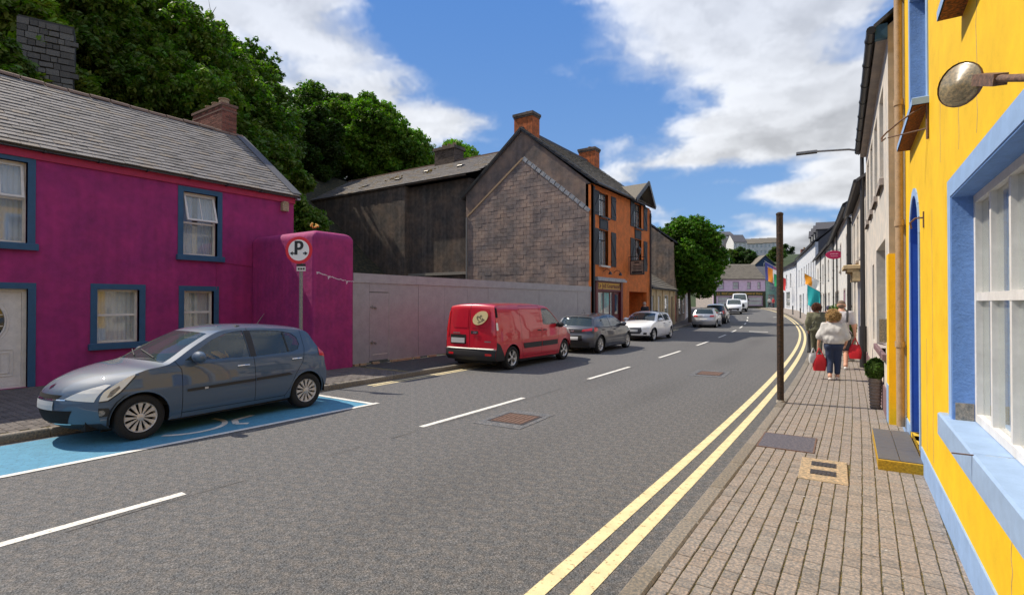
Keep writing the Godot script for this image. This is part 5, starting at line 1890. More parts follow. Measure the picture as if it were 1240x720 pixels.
func build_right_far() -> void:
	var w2 := plain_house("pale_house_with_canopy", "pale house with stone door canopy between cream building and whitewashed row", Vector2(-0.40, 24.0), Vector2(0.035, 17.02), 0.1, 5.1, 7.6, 7.0, M.cream_white, M.slate_dark,
		[[0.9, 3.1, 1.8, 4.6], [2.9, 3.1, 3.8, 4.6], [5.0, 3.1, 5.9, 4.6], [1.0, 0.9, 2.2, 2.5], [3.3, 0.05, 4.3, 2.4, {"door": true, "mat": M.door_blue}], [5.1, 0.9, 6.2, 2.5]], {"slates": false, "sillm": M.taupe})
	var b := MB.new()
	b.cbox(Transform3D(Basis(), Vector3(3.8, 2.86, 0.22)), Vector3(1.5, 0.12, 0.44), 0.02)
	b.cbox(Transform3D(Basis(), Vector3(3.8, 2.75, 0.17)), Vector3(1.34, 0.10, 0.34), 0.02)
	for x in [3.15, 4.45]:
		b.box(Vector3(x - 0.07, 2.42, 0.0), Vector3(x + 0.07, 2.70, 0.20))
	part(w2, "door_canopy", b, M.cream)
	drain(w2, [Vector3(0.15, 5.0, 0.08), Vector3(0.15, 0.0, 0.08)], 0.045, M.gutter)

	var n1 := plain_house("whitewashed_row", "whitewashed stone house with black drainpipes under the red oval sign", Vector2(-1.78, 40.0), Vector2(-0.42, 24.05), 0.1, 5.55, 8.2, 7.0, M.whitewash, M.slate_dark,
		[[1.8, 3.3, 2.5, 4.6], [8.9, 3.3, 9.6, 4.6], [13.2, 3.3, 13.9, 4.6], [1.6, 0.8, 2.4, 2.2], [4.0, 0.05, 5.0, 2.3, {"door": true, "mat": M.shutter}], [6.6, 0.7, 7.6, 2.3], [11.4, 0.05, 12.4, 2.3, {"door": true, "mat": mat(Color(0.5, 0.03, 0.22), 0.6)}], [13.6, 0.7, 14.6, 2.3]], {"band": M.taupe, "sillm": M.taupe})
	for x in [3.4, 7.2, 15.2]:
		drain(n1, [Vector3(x, 5.45, 0.07), Vector3(x, 0.0, 0.07)], 0.036, M.gutter)
	var n2 := plain_house("whitewashed_house", "whitewashed stone house with flags hung before its ground floor", Vector2(-3.85, 57.0), Vector2(-1.80, 40.05), 0.15, 5.6, 8.2, 7.0, M.whitewash, M.slate_dark,
		[[3.0, 3.3, 3.8, 4.6], [9.0, 3.3, 9.8, 4.6], [14.2, 3.3, 15.0, 4.6], [1.4, 0.8, 2.2, 2.2], [4.0, 0.05, 5.0, 2.3, {"door": true, "mat": M.navy_trim}], [6.6, 0.7, 7.8, 2.3], [9.2, 0.7, 10.4, 2.3], [11.6, 0.05, 12.6, 2.3, {"door": true, "mat": M.navy_trim}], [14.2, 0.7, 15.4, 2.3]], {"band": M.taupe})
	for x in [7.6, 12.6]:
		drain(n2, [Vector3(x, 5.5, 0.07), Vector3(x, 0.0, 0.07)], 0.036, M.gutter)
	# taller house with slate-hung gable and dormers
	var t := plain_house("tall_white_house", "tall white house with slate-hung gable, dormers and big brick chimneys", Vector2(-7.6, 80.0), Vector2(-3.9, 57.3), 0.4, 7.2, 10.9, 8.5, M.whitewash_blue, M.slate_dark,
		[[13.5, 3.6, 14.5, 5.6], [16.0, 3.6, 17.0, 5.6], [18.5, 3.6, 19.5, 5.6], [21.0, 3.6, 22.0, 5.6], [3.0, 3.6, 4.2, 5.6], [7.0, 3.6, 8.2, 5.6], [10.5, 3.6, 11.5, 5.6], [14.0, 0.6, 15.6, 2.4], [17.0, 0.1, 18.2, 2.5, {"door": true, "mat": M.gutter}], [19.6, 0.6, 21.4, 2.4], [4.0, 0.6, 7.0, 2.4], [9.0, 0.1, 10.2, 2.5, {"door": true, "mat": M.navy_trim}]], {"side": M.slate_dark, "chimneys": [11.0, 21.4], "brick": mat(Color(0.28, 0.12, 0.10), 0.9, T.stone, 0.5)})
	for x in [14.0, 16.3, 18.6, 20.9]:
		b = MB.new()
		b.box(Vector3(x - 0.55, 7.4, -1.7), Vector3(x + 0.55, 8.6, -0.35))
		b.prism(PackedVector2Array([Vector2(x - 0.75, 8.55), Vector2(x + 0.75, 8.55), Vector2(x, 9.3)]), -2.2, -0.25)
		var dm := part(t, "dormer", b, M.slate_dark)
		b = MB.new()
		b.box(Vector3(x - 0.38, 7.6, -0.35), Vector3(x + 0.38, 8.45, -0.33))
		part(dm, "dormer_pane", b, M.dark_glass)
	plain_house("blue_white_shop", "pale blue-white shop at the far right bend", Vector2(-12.6, 100.0), Vector2(-7.7, 80.1), 0.8, 6.2, 8.8, 8.0, M.whitewash_blue, M.slate_dark,
		[[3.0, 3.4, 4.2, 5.2], [7.0, 3.4, 8.2, 5.2], [11.0, 3.4, 12.2, 5.2], [15.0, 3.4, 16.2, 5.2], [2.0, 0.5, 5.0, 2.6], [8.0, 0.1, 9.4, 2.6, {"door": true, "mat": M.gutter}], [11.0, 0.5, 15.0, 2.6]], {"chimneys": [1.0]})

	# pink corner shop that closes the street
	var p := plain_house("pink_corner_shop", "pink shop with dark shopfront closing the street at its end", Vector2(-22.1, 96.0), Vector2(-14.5, 101.0), 0.85, 5.1, 8.0, 9.0, mat(Color(0.80, 0.60, 0.76), 0.8, T.paint, 2.0), M.slate_brown,
		[[0.9, 3.3, 1.9, 4.6], [3.4, 3.3, 4.5, 4.6], [5.9, 3.3, 6.6, 4.6], [7.7, 3.3, 8.3, 4.6], [0.8, 0.5, 4.2, 2.0], [4.7, 0.1, 5.6, 2.1, {"door": true, "mat": M.gutter}], [6.0, 0.5, 8.6, 2.0]], {"frame": mat(Color(0.35, 0.12, 0.3), 0.6), "category": "shop", "side": M.taupe})
	var fascia := mat(Color(0.05, 0.055, 0.025), 0.7, T.paint, 0.9)
	b = MB.new()
	b.box(Vector3(0.0, 2.15, 0.0), Vector3(9.1, 2.95, 0.10))
	for x in [0.3, 4.45, 5.8, 8.85]:
		b.box(Vector3(x - 0.22, 0.0, 0.0), Vector3(x + 0.22, 2.15, 0.08))
	b.box(Vector3(0.0, 0.0, 0.0), Vector3(9.1, 0.5, 0.06))
	part(p, "shopfront", b, fascia)
	words(p, "sign_lettering", "J.J. McConnells", 0.62, Vector3(2.6, 2.55, 0.11), M.sign_gold, null, 0.02)
	words(p, "sign_lettering", "General Store", 0.5, Vector3(7.0, 2.55, 0.11), M.sign_gold, null, 0.02)
	plain_house("mint_shop", "mint green house with red shopfront beside the pink corner shop", Vector2(-14.45, 101.1), Vector2(-11.6, 103.5), 0.85, 5.0, 7.6, 8.0, mat(Color(0.42, 0.66, 0.52), 0.8, T.plaster, 2.0), M.slate_dark,
		[[0.8, 3.2, 1.6, 4.5], [2.2, 3.2, 3.0, 4.5], [0.5, 0.4, 1.6, 2.3, {"mat": M.print_red}], [2.2, 0.1, 3.1, 2.4, {"door": true, "mat": M.print_red}]], {"slates": false, "category": "shop"})

	# houses up the far hill
	var L := [
		["grey_apartment_block", "grey four storey block with slate roof on the far hill", 873, 889, 205.0, 19.8, 8.4, 10.2, M.taupe, 4],
		["white_gabled_house", "white gabled house below the terrace on the far hill", 889, 905, 196.0, 19.6, 4.8, 8.0, M.whitewash, 2],
		["terrace_house", "first pale terrace house of the stepped row on the far hill", 905, 915, 212.0, 20.8, 4.8, 7.2, M.whitewash, 2],
		["terrace_house", "second pale terrace house of the stepped row on the far hill", 915, 925, 214.0, 21.2, 4.8, 7.2, M.whitewash, 2],
		["terrace_house", "third pale terrace house of the stepped row on the far hill", 925, 935, 216.0, 21.6, 4.8, 7.2, M.whitewash, 2],
		["terrace_house", "last pale terrace house of the stepped row on the far hill", 935, 945, 218.0, 22.0, 4.8, 7.2, M.whitewash, 2],
		["small_white_house", "small white house among shrubs low on the far hill", 874, 884, 150.0, 11.6, 3.4, 6.0, M.whitewash, 1],
	]
	var th := 0.59307
	for e in L:
		var pts := []
		for px in [e[2], e[3]]:
			var u: float = (px - 620.0) / 635.0
			pts.append(Vector2(e[4] * (-sin(th) + u * cos(th)), e[4] * (cos(th) + u * sin(th))))
		var wl: float = pts[0].distance_to(pts[1])
		var wins := []
		for s in e[9]:
			var k := 3 if wl > 4.5 else 2
			for i in k:
				var cx: float = wl * (i + 0.5) / k
				wins.append([cx - 0.42, 0.7 + s * (e[6] / e[9]), cx + 0.42, 0.7 + s * (e[6] / e[9]) + 1.15])
		plain_house(e[0], e[1], pts[0], pts[1], e[5], e[6], e[7], 7.0, e[8], M.slate_brown if e[0] == "terrace_house" else M.slate_dark, wins, {"slates": false, "frame": M.white_paint, "group": "houses on the far hill"})
	# dark blue gabled house, gable towards the street
	var u0 := (927.0 - 620.0) / 635.0
	var bz := 158.0
	var bh := thing("blue_gabled_house", "dark blue gable-fronted house above the pink corner shop", "house", V(bz * (-sin(th) + u0 * cos(th)), 11.0, bz * (cos(th) + u0 * sin(th))), th)
	b = MB.new()
	b.prism(PackedVector2Array([Vector2(-2.9, -2), Vector2(2.9, -2), Vector2(2.9, 2.3), Vector2(0, 4.9), Vector2(-2.9, 2.3)]), -8, 0)
	part(bh, "wall", b, mat(Color(0.03, 0.07, 0.15), 0.8, T.plaster, 2.0))
	b = MB.new()
	b.bar(Vector3(-3.3, 2.05, -3.9), Vector3(0, 5.1, -3.9), 8.4, 0.16, Vector3.UP)
	b.bar(Vector3(3.3, 2.05, -3.9), Vector3(0, 5.1, -3.9), 8.4, 0.16, Vector3.UP)
	part(bh, "roof", b, M.slate_brown)
	b = MB.new()
	b.box(Vector3(-0.5, 1.6, 0.0), Vector3(0.5, 2.8, 0.05))
	part(bh, "window", b, M.white_paint)
	b = MB.new()
	b.box(Vector3(-0.4, 1.7, 0.05), Vector3(0.4, 2.7, 0.07))
	part(bh, "window_pane", b, M.dark_glass)

func flag(at: Vector3, turn: float, label: String, bands: Array, size: Vector2, pole_len: float, tilt: float) -> void:
	# bands: linear colours from hoist to fly; hangs in folds from a slanted pole
	var t := thing("flag", label, "flag", at, turn, "flags along the street")
	var dir := Vector3(sin(tilt), cos(tilt), 0)
	var b := MB.new()
	b.tube([Vector3.ZERO, dir * pole_len], 0.02, 6)
	b.ball(dir * pole_len, Vector3.ONE * 0.035, 8, 5)
	part(t, "pole", b, M.white_paint)
	var n: int = bands.size()
	for k in n:
		b = MB.new()
		var rows := []
		for j in 9:
			var row := []
			for i in 7:
				var f := (k + i / 6.0) / n
				var g := j / 8.0
				var p := dir * (pole_len * (0.98 - 0.75 * f)) + Vector3(0.05 * sin(g * 6.0 + f * 3.0) * g, -g * size.y, 0.10 * sin(f * 8.0 + g * 3.0) * g)
				row.append(p)
			rows.append(row)
		b.grid(rows)
		part(t, "cloth", b, mat(bands[k], 0.8, null, 1.0, 0.0, {"backlight": Color(bands[k].r * 0.5, bands[k].g * 0.5, bands[k].b * 0.5)}))

func build_street_furniture() -> void:
	# no-parking style round P sign
	var s := thing("parking_sign", "round red-rimmed P sign with two arrows on a grey pole", "sign", V(-10.35, 0.1, 6.95), 0.56)
	var b := MB.new()
	b.tube([Vector3(0.03, -0.1, -0.04), Vector3(0.03, 3.12, -0.04)], 0.038, 12)
	part(s, "pole", b, M.galv)
	b = MB.new()
	var face := Transform3D(Basis(Vector3.RIGHT, PI / 2), Vector3(0, 2.90, 0))
	b.lathe([Vector2(0, 0), Vector2(0.30, 0), Vector2(0.30, 0.012), Vector2(0.0, 0.012)], 40, face)
	var disc := part(s, "disc", b, M.print_red)
	b = MB.new()
	b.lathe([Vector2(0, 0.0121), Vector2(0.232, 0.0122), Vector2(0.232, 0.0145), Vector2(0.0, 0.0145)], 40, face)
	part(disc, "white_field", b, M.print_white)
	var bold := SystemFont.new()
	bold.font_names = PackedStringArray(["Droid Sans"])
	bold.font_weight = 800
	words(disc, "letter_p", "P", 0.42, Vector3(0.0, 2.945, 0.018), M.print_black, bold, 0.006)
	for d in [-1, 1]:
		b = MB.new()
		b.prism(PackedVector2Array([Vector2(d * 0.20, 2.83), Vector2(d * 0.135, 2.875), Vector2(d * 0.135, 2.845), Vector2(d * 0.095, 2.845), Vector2(d * 0.095, 2.815), Vector2(d * 0.135, 2.815), Vector2(d * 0.135, 2.785)]), 0.0146, 0.018)
		part(disc, "arrow", b, M.print_black)
	b = MB.new()
	b.box(Vector3(-0.05, 2.44, 0.0), Vector3(0.15, 2.54, 0.01))
	part(s, "plate", b, M.pvc)
	b = MB.new()
	b.box(Vector3(-0.05, 2.55, 0.0), Vector3(0.15, 2.60, 0.012))
	for k in 3:
		b.box(Vector3(-0.02 + k * 0.055, 2.47, 0.010), Vector3(0.02 + k * 0.055, 2.51, 0.013))
	part(s, "plate_print", b, M.print_black)

	# bare steel post on the right kerb
	var p := thing("steel_post", "bare brown steel post standing at the right kerb", "post", V(-1.235, 0.1, 10.23))
	b = MB.new()
	b.tube([Vector3(0, -0.1, 0), Vector3(0, 3.30, 0)], 0.055, 14)
	b.lathe([Vector2(0.06, 3.28), Vector2(0.06, 3.31), Vector2(0.03, 3.33), Vector2(0, 3.335)], 14)
	part(p, "tube", b, M.post)
	b = MB.new()
	b.lathe([Vector2(0.075, 0), Vector2(0.07, 0.03), Vector2(0.057, 0.05)], 14)
	part(p, "collar", b, M.concrete)

	# lamp post against the wall, arm over the pavement
	var lp := thing("street_lamp", "slim dark street lamp post with long arm beside the cream building", "street lamp", V(-0.05, 0.1, 17.05))
	b = MB.new()
	b.tube([Vector3(0, 0, 0), Vector3(0, 1.1, 0), Vector3(0, 1.12, 0), Vector3(0, 5.95, 0)], [0.085, 0.085, 0.06, 0.045], 12)
	part(lp, "post", b, M.black_post)
	b = MB.new()
	b.tube([Vector3(0, 5.85, 0), Vector3(-0.3, 5.93, 0.05), Vector3(-1.05, 5.98, 0.12)], 0.028, 8)
	part(lp, "arm", b, M.galv)
	b = MB.new()
	b.cbox(Transform3D(Basis(Vector3.UP, 0.1), Vector3(-1.30, 5.98, 0.14)), Vector3(0.52, 0.07, 0.18), 0.02)
	part(lp, "lamp_head", b, M.galv)

	# topiary ball in a woven pot by the cream building
	planter("potted_box_shrub", "clipped green shrub in a tall woven pot by the cream wall", V(0.13, 0.1, 10.55), 0.095, 0.50, 0.13)
	planter("potted_bay_shrub", "dark leafy shrub in a square stone pot beyond the lamp post", V(-0.42, 0.1, 18.6), 0.20, 0.75, 0.22)
	planter("potted_bay_shrub", "tall dark potted shrub standing before the whitewashed row", V(-0.95, 0.1, 25.2), 0.22, 0.8, 0.36)

	# red oval hanging sign
	var o := thing("oval_sign", "crimson oval hanging sign on an iron arm over the right pavement", "sign", V(-1.28, 4.25, 31.0), 0.12)
	b = MB.new()
	b.lathe([Vector2(0, -0.025), Vector2(0.36, -0.025), Vector2(0.375, 0.0), Vector2(0.36, 0.025), Vector2(0, 0.025)], 28, Transform3D(Basis(Vector3.RIGHT, PI / 2).scaled(Vector3(1, 0.58, 1)), Vector3.ZERO))
	part(o, "board", b, mat(Color(0.55, 0.01, 0.10), 0.5))
	b = MB.new()
	b.tube([Vector3(-0.4, 0.26, 0), Vector3(0.62, 0.26, 0)], 0.016, 6)
	b.tube([Vector3(-0.2, 0.26, 0), Vector3(-0.2, 0.18, 0)], 0.008, 5)
	b.tube([Vector3(0.2, 0.26, 0), Vector3(0.2, 0.18, 0)], 0.008, 5)
	part(o, "arm", b, M.gutter)
	b = MB.new()
	for i in 6:
		b.box(Vector3(-0.17 + i * 0.06, 0.02 + 0.01 * (i % 2), 0.024), Vector3(-0.13 + i * 0.06, 0.07, 0.03))
		b.box(Vector3(-0.15 + i * 0.052, -0.08, 0.024), Vector3(-0.115 + i * 0.052, -0.05, 0.03))
	part(o, "faint_print", b, mat(Color(0.8, 0.4, 0.5), 0.6))

	# bollards along the far right kerb
	for d in [38.0, 58.0, 66.0]:
		var q := thing("bollard", ["black bollard at the right kerb ahead of the walkers", "black bollard on the far right kerb", "black bollard farthest along the right kerb"][[38.0, 58.0, 66.0].find(d)], "bollard", V(kerb_right(d) + 0.5, 0.1 + rise(d), d), 0.0, "bollards on the right pavement")
		b = MB.new()
		b.lathe([Vector2(0.08, 0), Vector2(0.08, 0.1), Vector2(0.06, 0.12), Vector2(0.055, 0.85), Vector2(0.07, 0.87), Vector2(0.07, 0.92), Vector2(0.04, 0.98), Vector2(0, 1.0)], 12)
		part(q, "shaft", b, M.black_post)
	# black bollard beside the walkers' left, at the kerb
	var q2 := thing("bollard", "black bollard at the kerb beside the olive-jacket walker", "bollard", V(-1.62, 0.1, 20.9), 0.0, "bollards on the right pavement")
	b = MB.new()
	b.lathe([Vector2(0.07, 0), Vector2(0.07, 0.08), Vector2(0.055, 0.1), Vector2(0.05, 0.8), Vector2(0.062, 0.82), Vector2(0.062, 0.86), Vector2(0.0, 0.92)], 12)
	part(q2, "shaft", b, M.black_post)

	flag(V(-2.62, 3.3, 46.2), PI, "white and orange flag above the teal one on the whitewashed house", [Color(0.85, 0.35, 0.02), Color(0.8, 0.8, 0.8)], Vector2(1, 0.8), 1.5, 1.0)
	flag(V(-2.55, 2.5, 45.4), PI, "teal flag hanging before the whitewashed house", [Color(0.02, 0.42, 0.45), Color(0.02, 0.40, 0.43)], Vector2(1, 1.5), 1.3, 1.0)
	flag(V(-2.75, 2.6, 47.4), PI, "dark blue banner hanging beside the teal flag", [Color(0.02, 0.08, 0.22), Color(0.02, 0.08, 0.22)], Vector2(1, 1.9), 0.8, 1.1)
	flag(V(-9.2, 6.0, 83.0), PI, "dark blue flag at the far right corner", [Color(0.06, 0.07, 0.28), Color(0.3, 0.1, 0.2)], Vector2(1, 2.6), 3.3, 1.0)
	flag(V(-8.9, 5.6, 82.0), PI, "green white and orange tricolour flag at the far right corner", [Color(0.85, 0.3, 0.03), Color(0.8, 0.8, 0.8), Color(0.02, 0.35, 0.12)], Vector2(1, 2.0), 2.9, 1.1)
	flag(V(-8.6, 4.9, 81.0), PI, "green and red flag lowest at the far right corner", [Color(0.02, 0.32, 0.12), Color(0.7, 0.05, 0.05)], Vector2(1, 1.7), 2.2, 1.1)

func planter(called: String, label: String, at: Vector3, r: float, hgt: float, crown: float) -> void:
	var t := thing(called, label, "potted plant", at)
	var b := MB.new()
	b.lathe([Vector2(r * 0.72, 0), Vector2(r * 0.98, hgt * 0.95), Vector2(r, hgt), Vector2(r * 0.9, hgt), Vector2(r * 0.85, hgt * 0.92), Vector2(0, hgt * 0.92)], 18)
	for i in 9:
		var y := hgt * (i + 0.5) / 9.5
		var rr := lerpf(r * 0.72, r, y / hgt)
		b.lathe([Vector2(rr, y - 0.02), Vector2(rr + 0.012, y), Vector2(rr, y + 0.02)], 18)
	part(t, "pot", b, M.beige if hgt < 0.6 else M.concrete)
	var rng := RandomNumberGenerator.new()
	rng.seed = hash(label)
	b = MB.new()
	for i in 900:
		var dir := Vector3(rng.randfn(), rng.randfn(), rng.randfn()).normalized()
		var p := Vector3(0, hgt + crown * 1.15, 0) + dir * Vector3(crown, crown * 1.35, crown) * (0.72 + 0.3 * rng.randf())
		var tt := rng.randf_range(0.6, 1.3)
		b.col = Color(0.10 * tt, 0.18 * tt, 0.03 * tt)
		leaf(b, p, (dir + Vector3(rng.randfn(), rng.randfn(), rng.randfn()) * 0.5).normalized(), 0.05 * rng.randf_range(0.7, 1.2), rng.randf() * TAU)
	part(t, "foliage", b, M.leaf).set_meta("kind", "stuff")
	b = MB.new()
	b.tube([Vector3(0, hgt * 0.9, 0), Vector3(0, hgt + crown, 0)], 0.02, 6)
	part(t, "stem", b, M.bark)

# ------------------------------------------------------------------ trees
func leaf(b: MB, p: Vector3, nrm: Vector3, s: float, spin: float) -> void:
	var x := nrm.cross(Vector3.UP)
	if x.length() < 0.05:
		x = Vector3.RIGHT
	x = x.normalized().rotated(nrm, spin)
	var y := nrm.cross(x)
	b.face([p - y * s, p + x * s * 0.55 + nrm * s * 0.12, p + y * s * 1.1, p - x * s * 0.55 + nrm * s * 0.12])

func clump_mesh(seed_: int, n: int, spread: float, size: float) -> ArrayMesh:
	# a spray of leaves; white, tinted by each copy
	var r := RandomNumberGenerator.new()
	r.seed = seed_
	var b := MB.new()
	for i in n:
		var dir := Vector3(r.randfn(), r.randfn() * 0.7, r.randfn()).normalized()
		var t := r.randf_range(0.65, 1.25)
		b.col = Color(t * r.randf_range(0.9, 1.15), t, t * r.randf_range(0.7, 1.1))
		leaf(b, dir * spread * pow(r.randf(), 0.6), (dir * 0.6 + Vector3(0, 0.7, 0) + Vector3(r.randfn(), r.randfn(), r.randfn()) * 0.45).normalized(), size * r.randf_range(0.7, 1.25), r.randf() * TAU)
	return b.mesh()

var clumps := {}

func tree(called: String, label: String, at: Vector3, hgt: float, o := {}) -> Node3D:
	var r := RandomNumberGenerator.new()
	r.seed = hash(label)
	var t := thing(called, label, "tree", at, 0.0, o.get("group", ""))
	var rx: float = o.get("rx", hgt * 0.28)
	var base: float = o.get("base", 0.35) * hgt
	var tr: float = o.get("trunk", hgt * 0.018)
	var b := MB.new()
	var lean := Vector3(r.randf_range(-0.04, 0.04), 0, r.randf_range(-0.04, 0.04)) * hgt
	b.tube([Vector3(0, -0.5, 0), Vector3(0, base * 0.5, 0) + lean * 0.3, Vector3(0, base, 0) + lean * 0.6, Vector3(0, hgt * 0.85, 0) + lean], [tr * 1.3, tr, tr * 0.8, tr * 0.2], 9)
	# lobes: the ends of the limbs carry the foliage
	var lobes := []
	var nl: int = o.get("lobes", 16)
	for i in nl:
		var f := (i + 0.5) / nl
		var a := i * 2.399 + r.randf_range(-0.4, 0.4)
		var y := lerpf(base, hgt, f)
		var env := sin(PI * clampf(0.12 + 0.80 * f, 0, 1)) if not o.has("round") else sqrt(max(0.05, 1.0 - pow((f - 0.46) / 0.56, 2)))
		var rad: float = rx * env * r.randf_range(0.55, 0.85)
		var c := Vector3(cos(a) * rad, y - 0.06 * hgt, sin(a) * rad) + lean * f
		var lr: float = rx * r.randf_range(0.26, 0.5) * (0.6 + 0.4 * env)
		lobes.append([c, lr])
		b.tube([Vector3(0, lerpf(base * 0.8, hgt * 0.75, f), 0) + lean * f, c * 0.6 + Vector3(0, y * 0.35, 0), c], [tr * 0.45, tr * 0.25, tr * 0.08], 5, false)
	part(t, "trunk", b, M.bark)
	var size: float = o.get("leaf", 0.16)
	var key := str(size)
	if not clumps.has(key):
		clumps[key] = [clump_mesh(int(size * 1000), 16, size * 2.0, size)]
	var per: int = o.get("per", 170)
	var mm := MultiMesh.new()
	mm.transform_format = MultiMesh.TRANSFORM_3D
	mm.use_colors = true
	mm.mesh = clumps[key][0]
	var xs := []
	var cs := []
	var green: Color = o.get("green", Color(0.060, 0.115, 0.022))
	for l in lobes:
		var lt := r.randf_range(0.65, 1.4)
		for i in int(per * pow(l[1] / (rx * 0.42), 1.4)):
			var dir := Vector3(r.randfn(), r.randfn(), r.randfn()).normalized()
			var p: Vector3 = l[0] + dir * l[1] * Vector3(1, 0.8, 1) * pow(r.randf(), 0.38) * r.randf_range(0.82, 1.22)
			var tt := lt * r.randf_range(0.75, 1.3)
			xs.append(Transform3D(Basis.from_euler(Vector3(r.randf_range(-0.5, 0.5), r.randf() * TAU, r.randf_range(-0.5, 0.5))).scaled(Vector3.ONE * r.randf_range(0.75, 1.25)), p))
			cs.append(Color(green.r * tt * r.randf_range(0.8, 1.3), green.g * tt, green.b * tt * r.randf_range(0.7, 1.2)))
	mm.instance_count = xs.size()
	for i in xs.size():
		mm.set_instance_transform(i, xs[i])
		mm.set_instance_color(i, cs[i])
	var mi := MultiMeshInstance3D.new()
	mi.name = "crown"
	mi.multimesh = mm
	mi.material_override = M.leaf
	mi.set_meta("kind", "stuff")
	t.add_child(mi)
	return t

func build_trees() -> void:
	# round street tree on the left pavement
	tree("street_tree", "neat round-headed street tree by the parked cars", V(-12.5, 0.1, 46.0), 9.1, {"round": true, "rx": 2.75, "base": 0.37, "lobes": 44, "leaf": 0.095, "per": 230, "trunk": 0.13, "green": Color(0.105, 0.225, 0.020)})
	# hillside trees behind the left houses: x, d, height, half width, kind
	var H := [
		[-26.0, -2.0, 11.0, 3.6, 0, "at the far upper left"], [-24.6, 2.6, 8.6, 2.8, 1, "left of the ruin wall"], [-29.5, 5.0, 13.0, 4.0, 1, "just above the ruin wall"],
		[-23.8, 8.4, 6.4, 1.7, 2, "low right of the ruin wall"], [-23.6, 4.4, 9.6, 1.6, 1, "ivy-hung against the left of the ruin wall"], [-25.4, 6.4, 11.0, 1.7, 2, "creeping over the top of the ruin wall"], [-28.0, 9.0, 12.5, 3.8, 1, "right of the ruin wall"], [-23.6, 11.2, 6.4, 2.0, 2, "above the purple house ridge"],
		[-28.5, 12.0, 12.2, 3.8, 1, "highest behind the purple house"], [-24.5, 13.0, 8.6, 2.6, 0, "behind the brick chimney"], [-28.5, 15.2, 9.6, 3.2, 0, "right behind the brick chimney"],
		[-25.4, 15.0, 8.0, 2.6, 1, "over the end of the purple roof"], [-33.0, 18.4, 9.6, 3.4, 1, "between purple house and dark wing"],
		[-46.0, 33.5, 8.8, 4.2, 0, "over the left end of the wing roof"], [-43.0, 34.5, 8.6, 4.0, 1, "broad above the hipped wing roof"], [-40.0, 35.0, 8.8, 3.6, 3, "bright above the wing roof"],
		[-37.5, 36.5, 7.4, 3.0, 3, "lowest to the right above the wing roof"], [-39.5, 47.5, 7.2, 3.4, 3, "small bright beyond the wing chimney"], [-34.0, 14.5, 10.5, 4.2, 0, "tall dark in the second row"],
		[-33.5, 8.5, 14.5, 4.5, 0, "tall dark behind the ruin wall"], [-38.0, 20.0, 8.6, 4.0, 0, "dark behind the hipped wing roof"],
	]
	var looks := [["dark leafy tree ", Color(0.105, 0.175, 0.034)], ["ivy-thick green tree ", Color(0.14, 0.22, 0.038)], ["light green bushy tree ", Color(0.22, 0.30, 0.045)], ["yellow-green sunlit tree ", Color(0.17, 0.30, 0.032)]]
	for e in H:
		var y := hill_y(e[0], e[1])
		tree("hillside_tree", looks[e[4]][0] + e[5], V(e[0], y, e[1]), e[2], {"rx": e[3], "base": 0.10, "lobes": 26, "leaf": [0.115, 0.10, 0.135, 0.125][e[4]], "per": [310, 380, 240, 270][e[4]], "green": looks[e[4]][1], "group": "trees on the hillside behind the houses"})
	# bare dead tops among them
	var dt := thing("dead_tree", "bare dead branches standing out of the hillside canopy", "tree", V(-27.5, 6.0, 13.2))
	var b := MB.new()
	var r := RandomNumberGenerator.new()
	r.seed = 91
	b.tube([Vector3(0, 0, 0), Vector3(0.1, 5, 0), Vector3(0.0, 10.2, 0)], [0.12, 0.08, 0.02], 6)
	for i in 14:
		var y := 6.5 + i * 0.25
		var a := i * 2.4
		var l := r.randf_range(0.8, 1.7)
		var p := Vector3(0.05, y, 0)
		var q := p + Vector3(cos(a) * l * 0.6, l * 0.8, sin(a) * l * 0.6)
		b.tube([p, p.lerp(q, 0.5) + Vector3(0, 0.1, 0), q], [0.035, 0.022, 0.008], 5)
		b.tube([p.lerp(q, 0.5), p.lerp(q, 0.5) + Vector3(cos(a + 1) * 0.4, 0.6, sin(a + 1) * 0.4)], [0.018, 0.006], 4)
	part(dt, "branches", b, M.bark)
	# undergrowth that closes the gaps below the crowns
	for e in [[-22.8, -1.0], [-22.6, 4.5], [-22.4, 8.5], [-22.2, 13.0], [-38.8, 27.5], [-41.5, 29.5], [-44.5, 30.5], [-48.0, 28.5], [-40.0, 24.0]]:
		tree("hillside_shrub", "dark overgrown shrub on the hillside, %s" % {-1.0: "farthest left", 4.5: "second from the left", 8.5: "behind the purple ridge", 13.0: "behind the chimney", 27.5: "at the left end of the rear wing", 29.5: "behind the left end of the rear wing", 30.5: "up the slope behind the rear wing", 28.5: "highest up the slope behind the rear wing", 24.0: "left of the rear wing"}[e[1]], V(e[0], hill_y(e[0], e[1]), e[1]), 5.6, {"rx": 2.5, "base": 0.02, "lobes": 14, "leaf": 0.115, "per": 330, "green": Color(0.065, 0.115, 0.022), "group": "shrubs at the foot of the hillside"})
	# greenery on the far hill
	var th := 0.59307
	for e in [[886, 168.0, 13.0, 5.0, "yellow-green bush below the white gabled house"], [897, 172.0, 14.0, 5.2, "green bush below the terrace on the far hill"], [906, 165.0, 13.0, 4.5, "dark bush left of the blue gabled house"], [941, 262.0, 22.5, 7.5, "round green copse on the far skyline behind the steel post"], [952, 262.0, 22.5, 7.0, "green copse on the far skyline right of the post"], [940, 170.0, 13.5, 4.5, "bush right of the blue gabled house"], [878, 158.0, 11.5, 4.0, "bush beside the small white house on the far hill"]]:
		var u: float = (e[0] - 620.0) / 635.0
		var x: float = e[1] * (-sin(th) + u * cos(th))
		var d: float = e[1] * (cos(th) + u * sin(th))
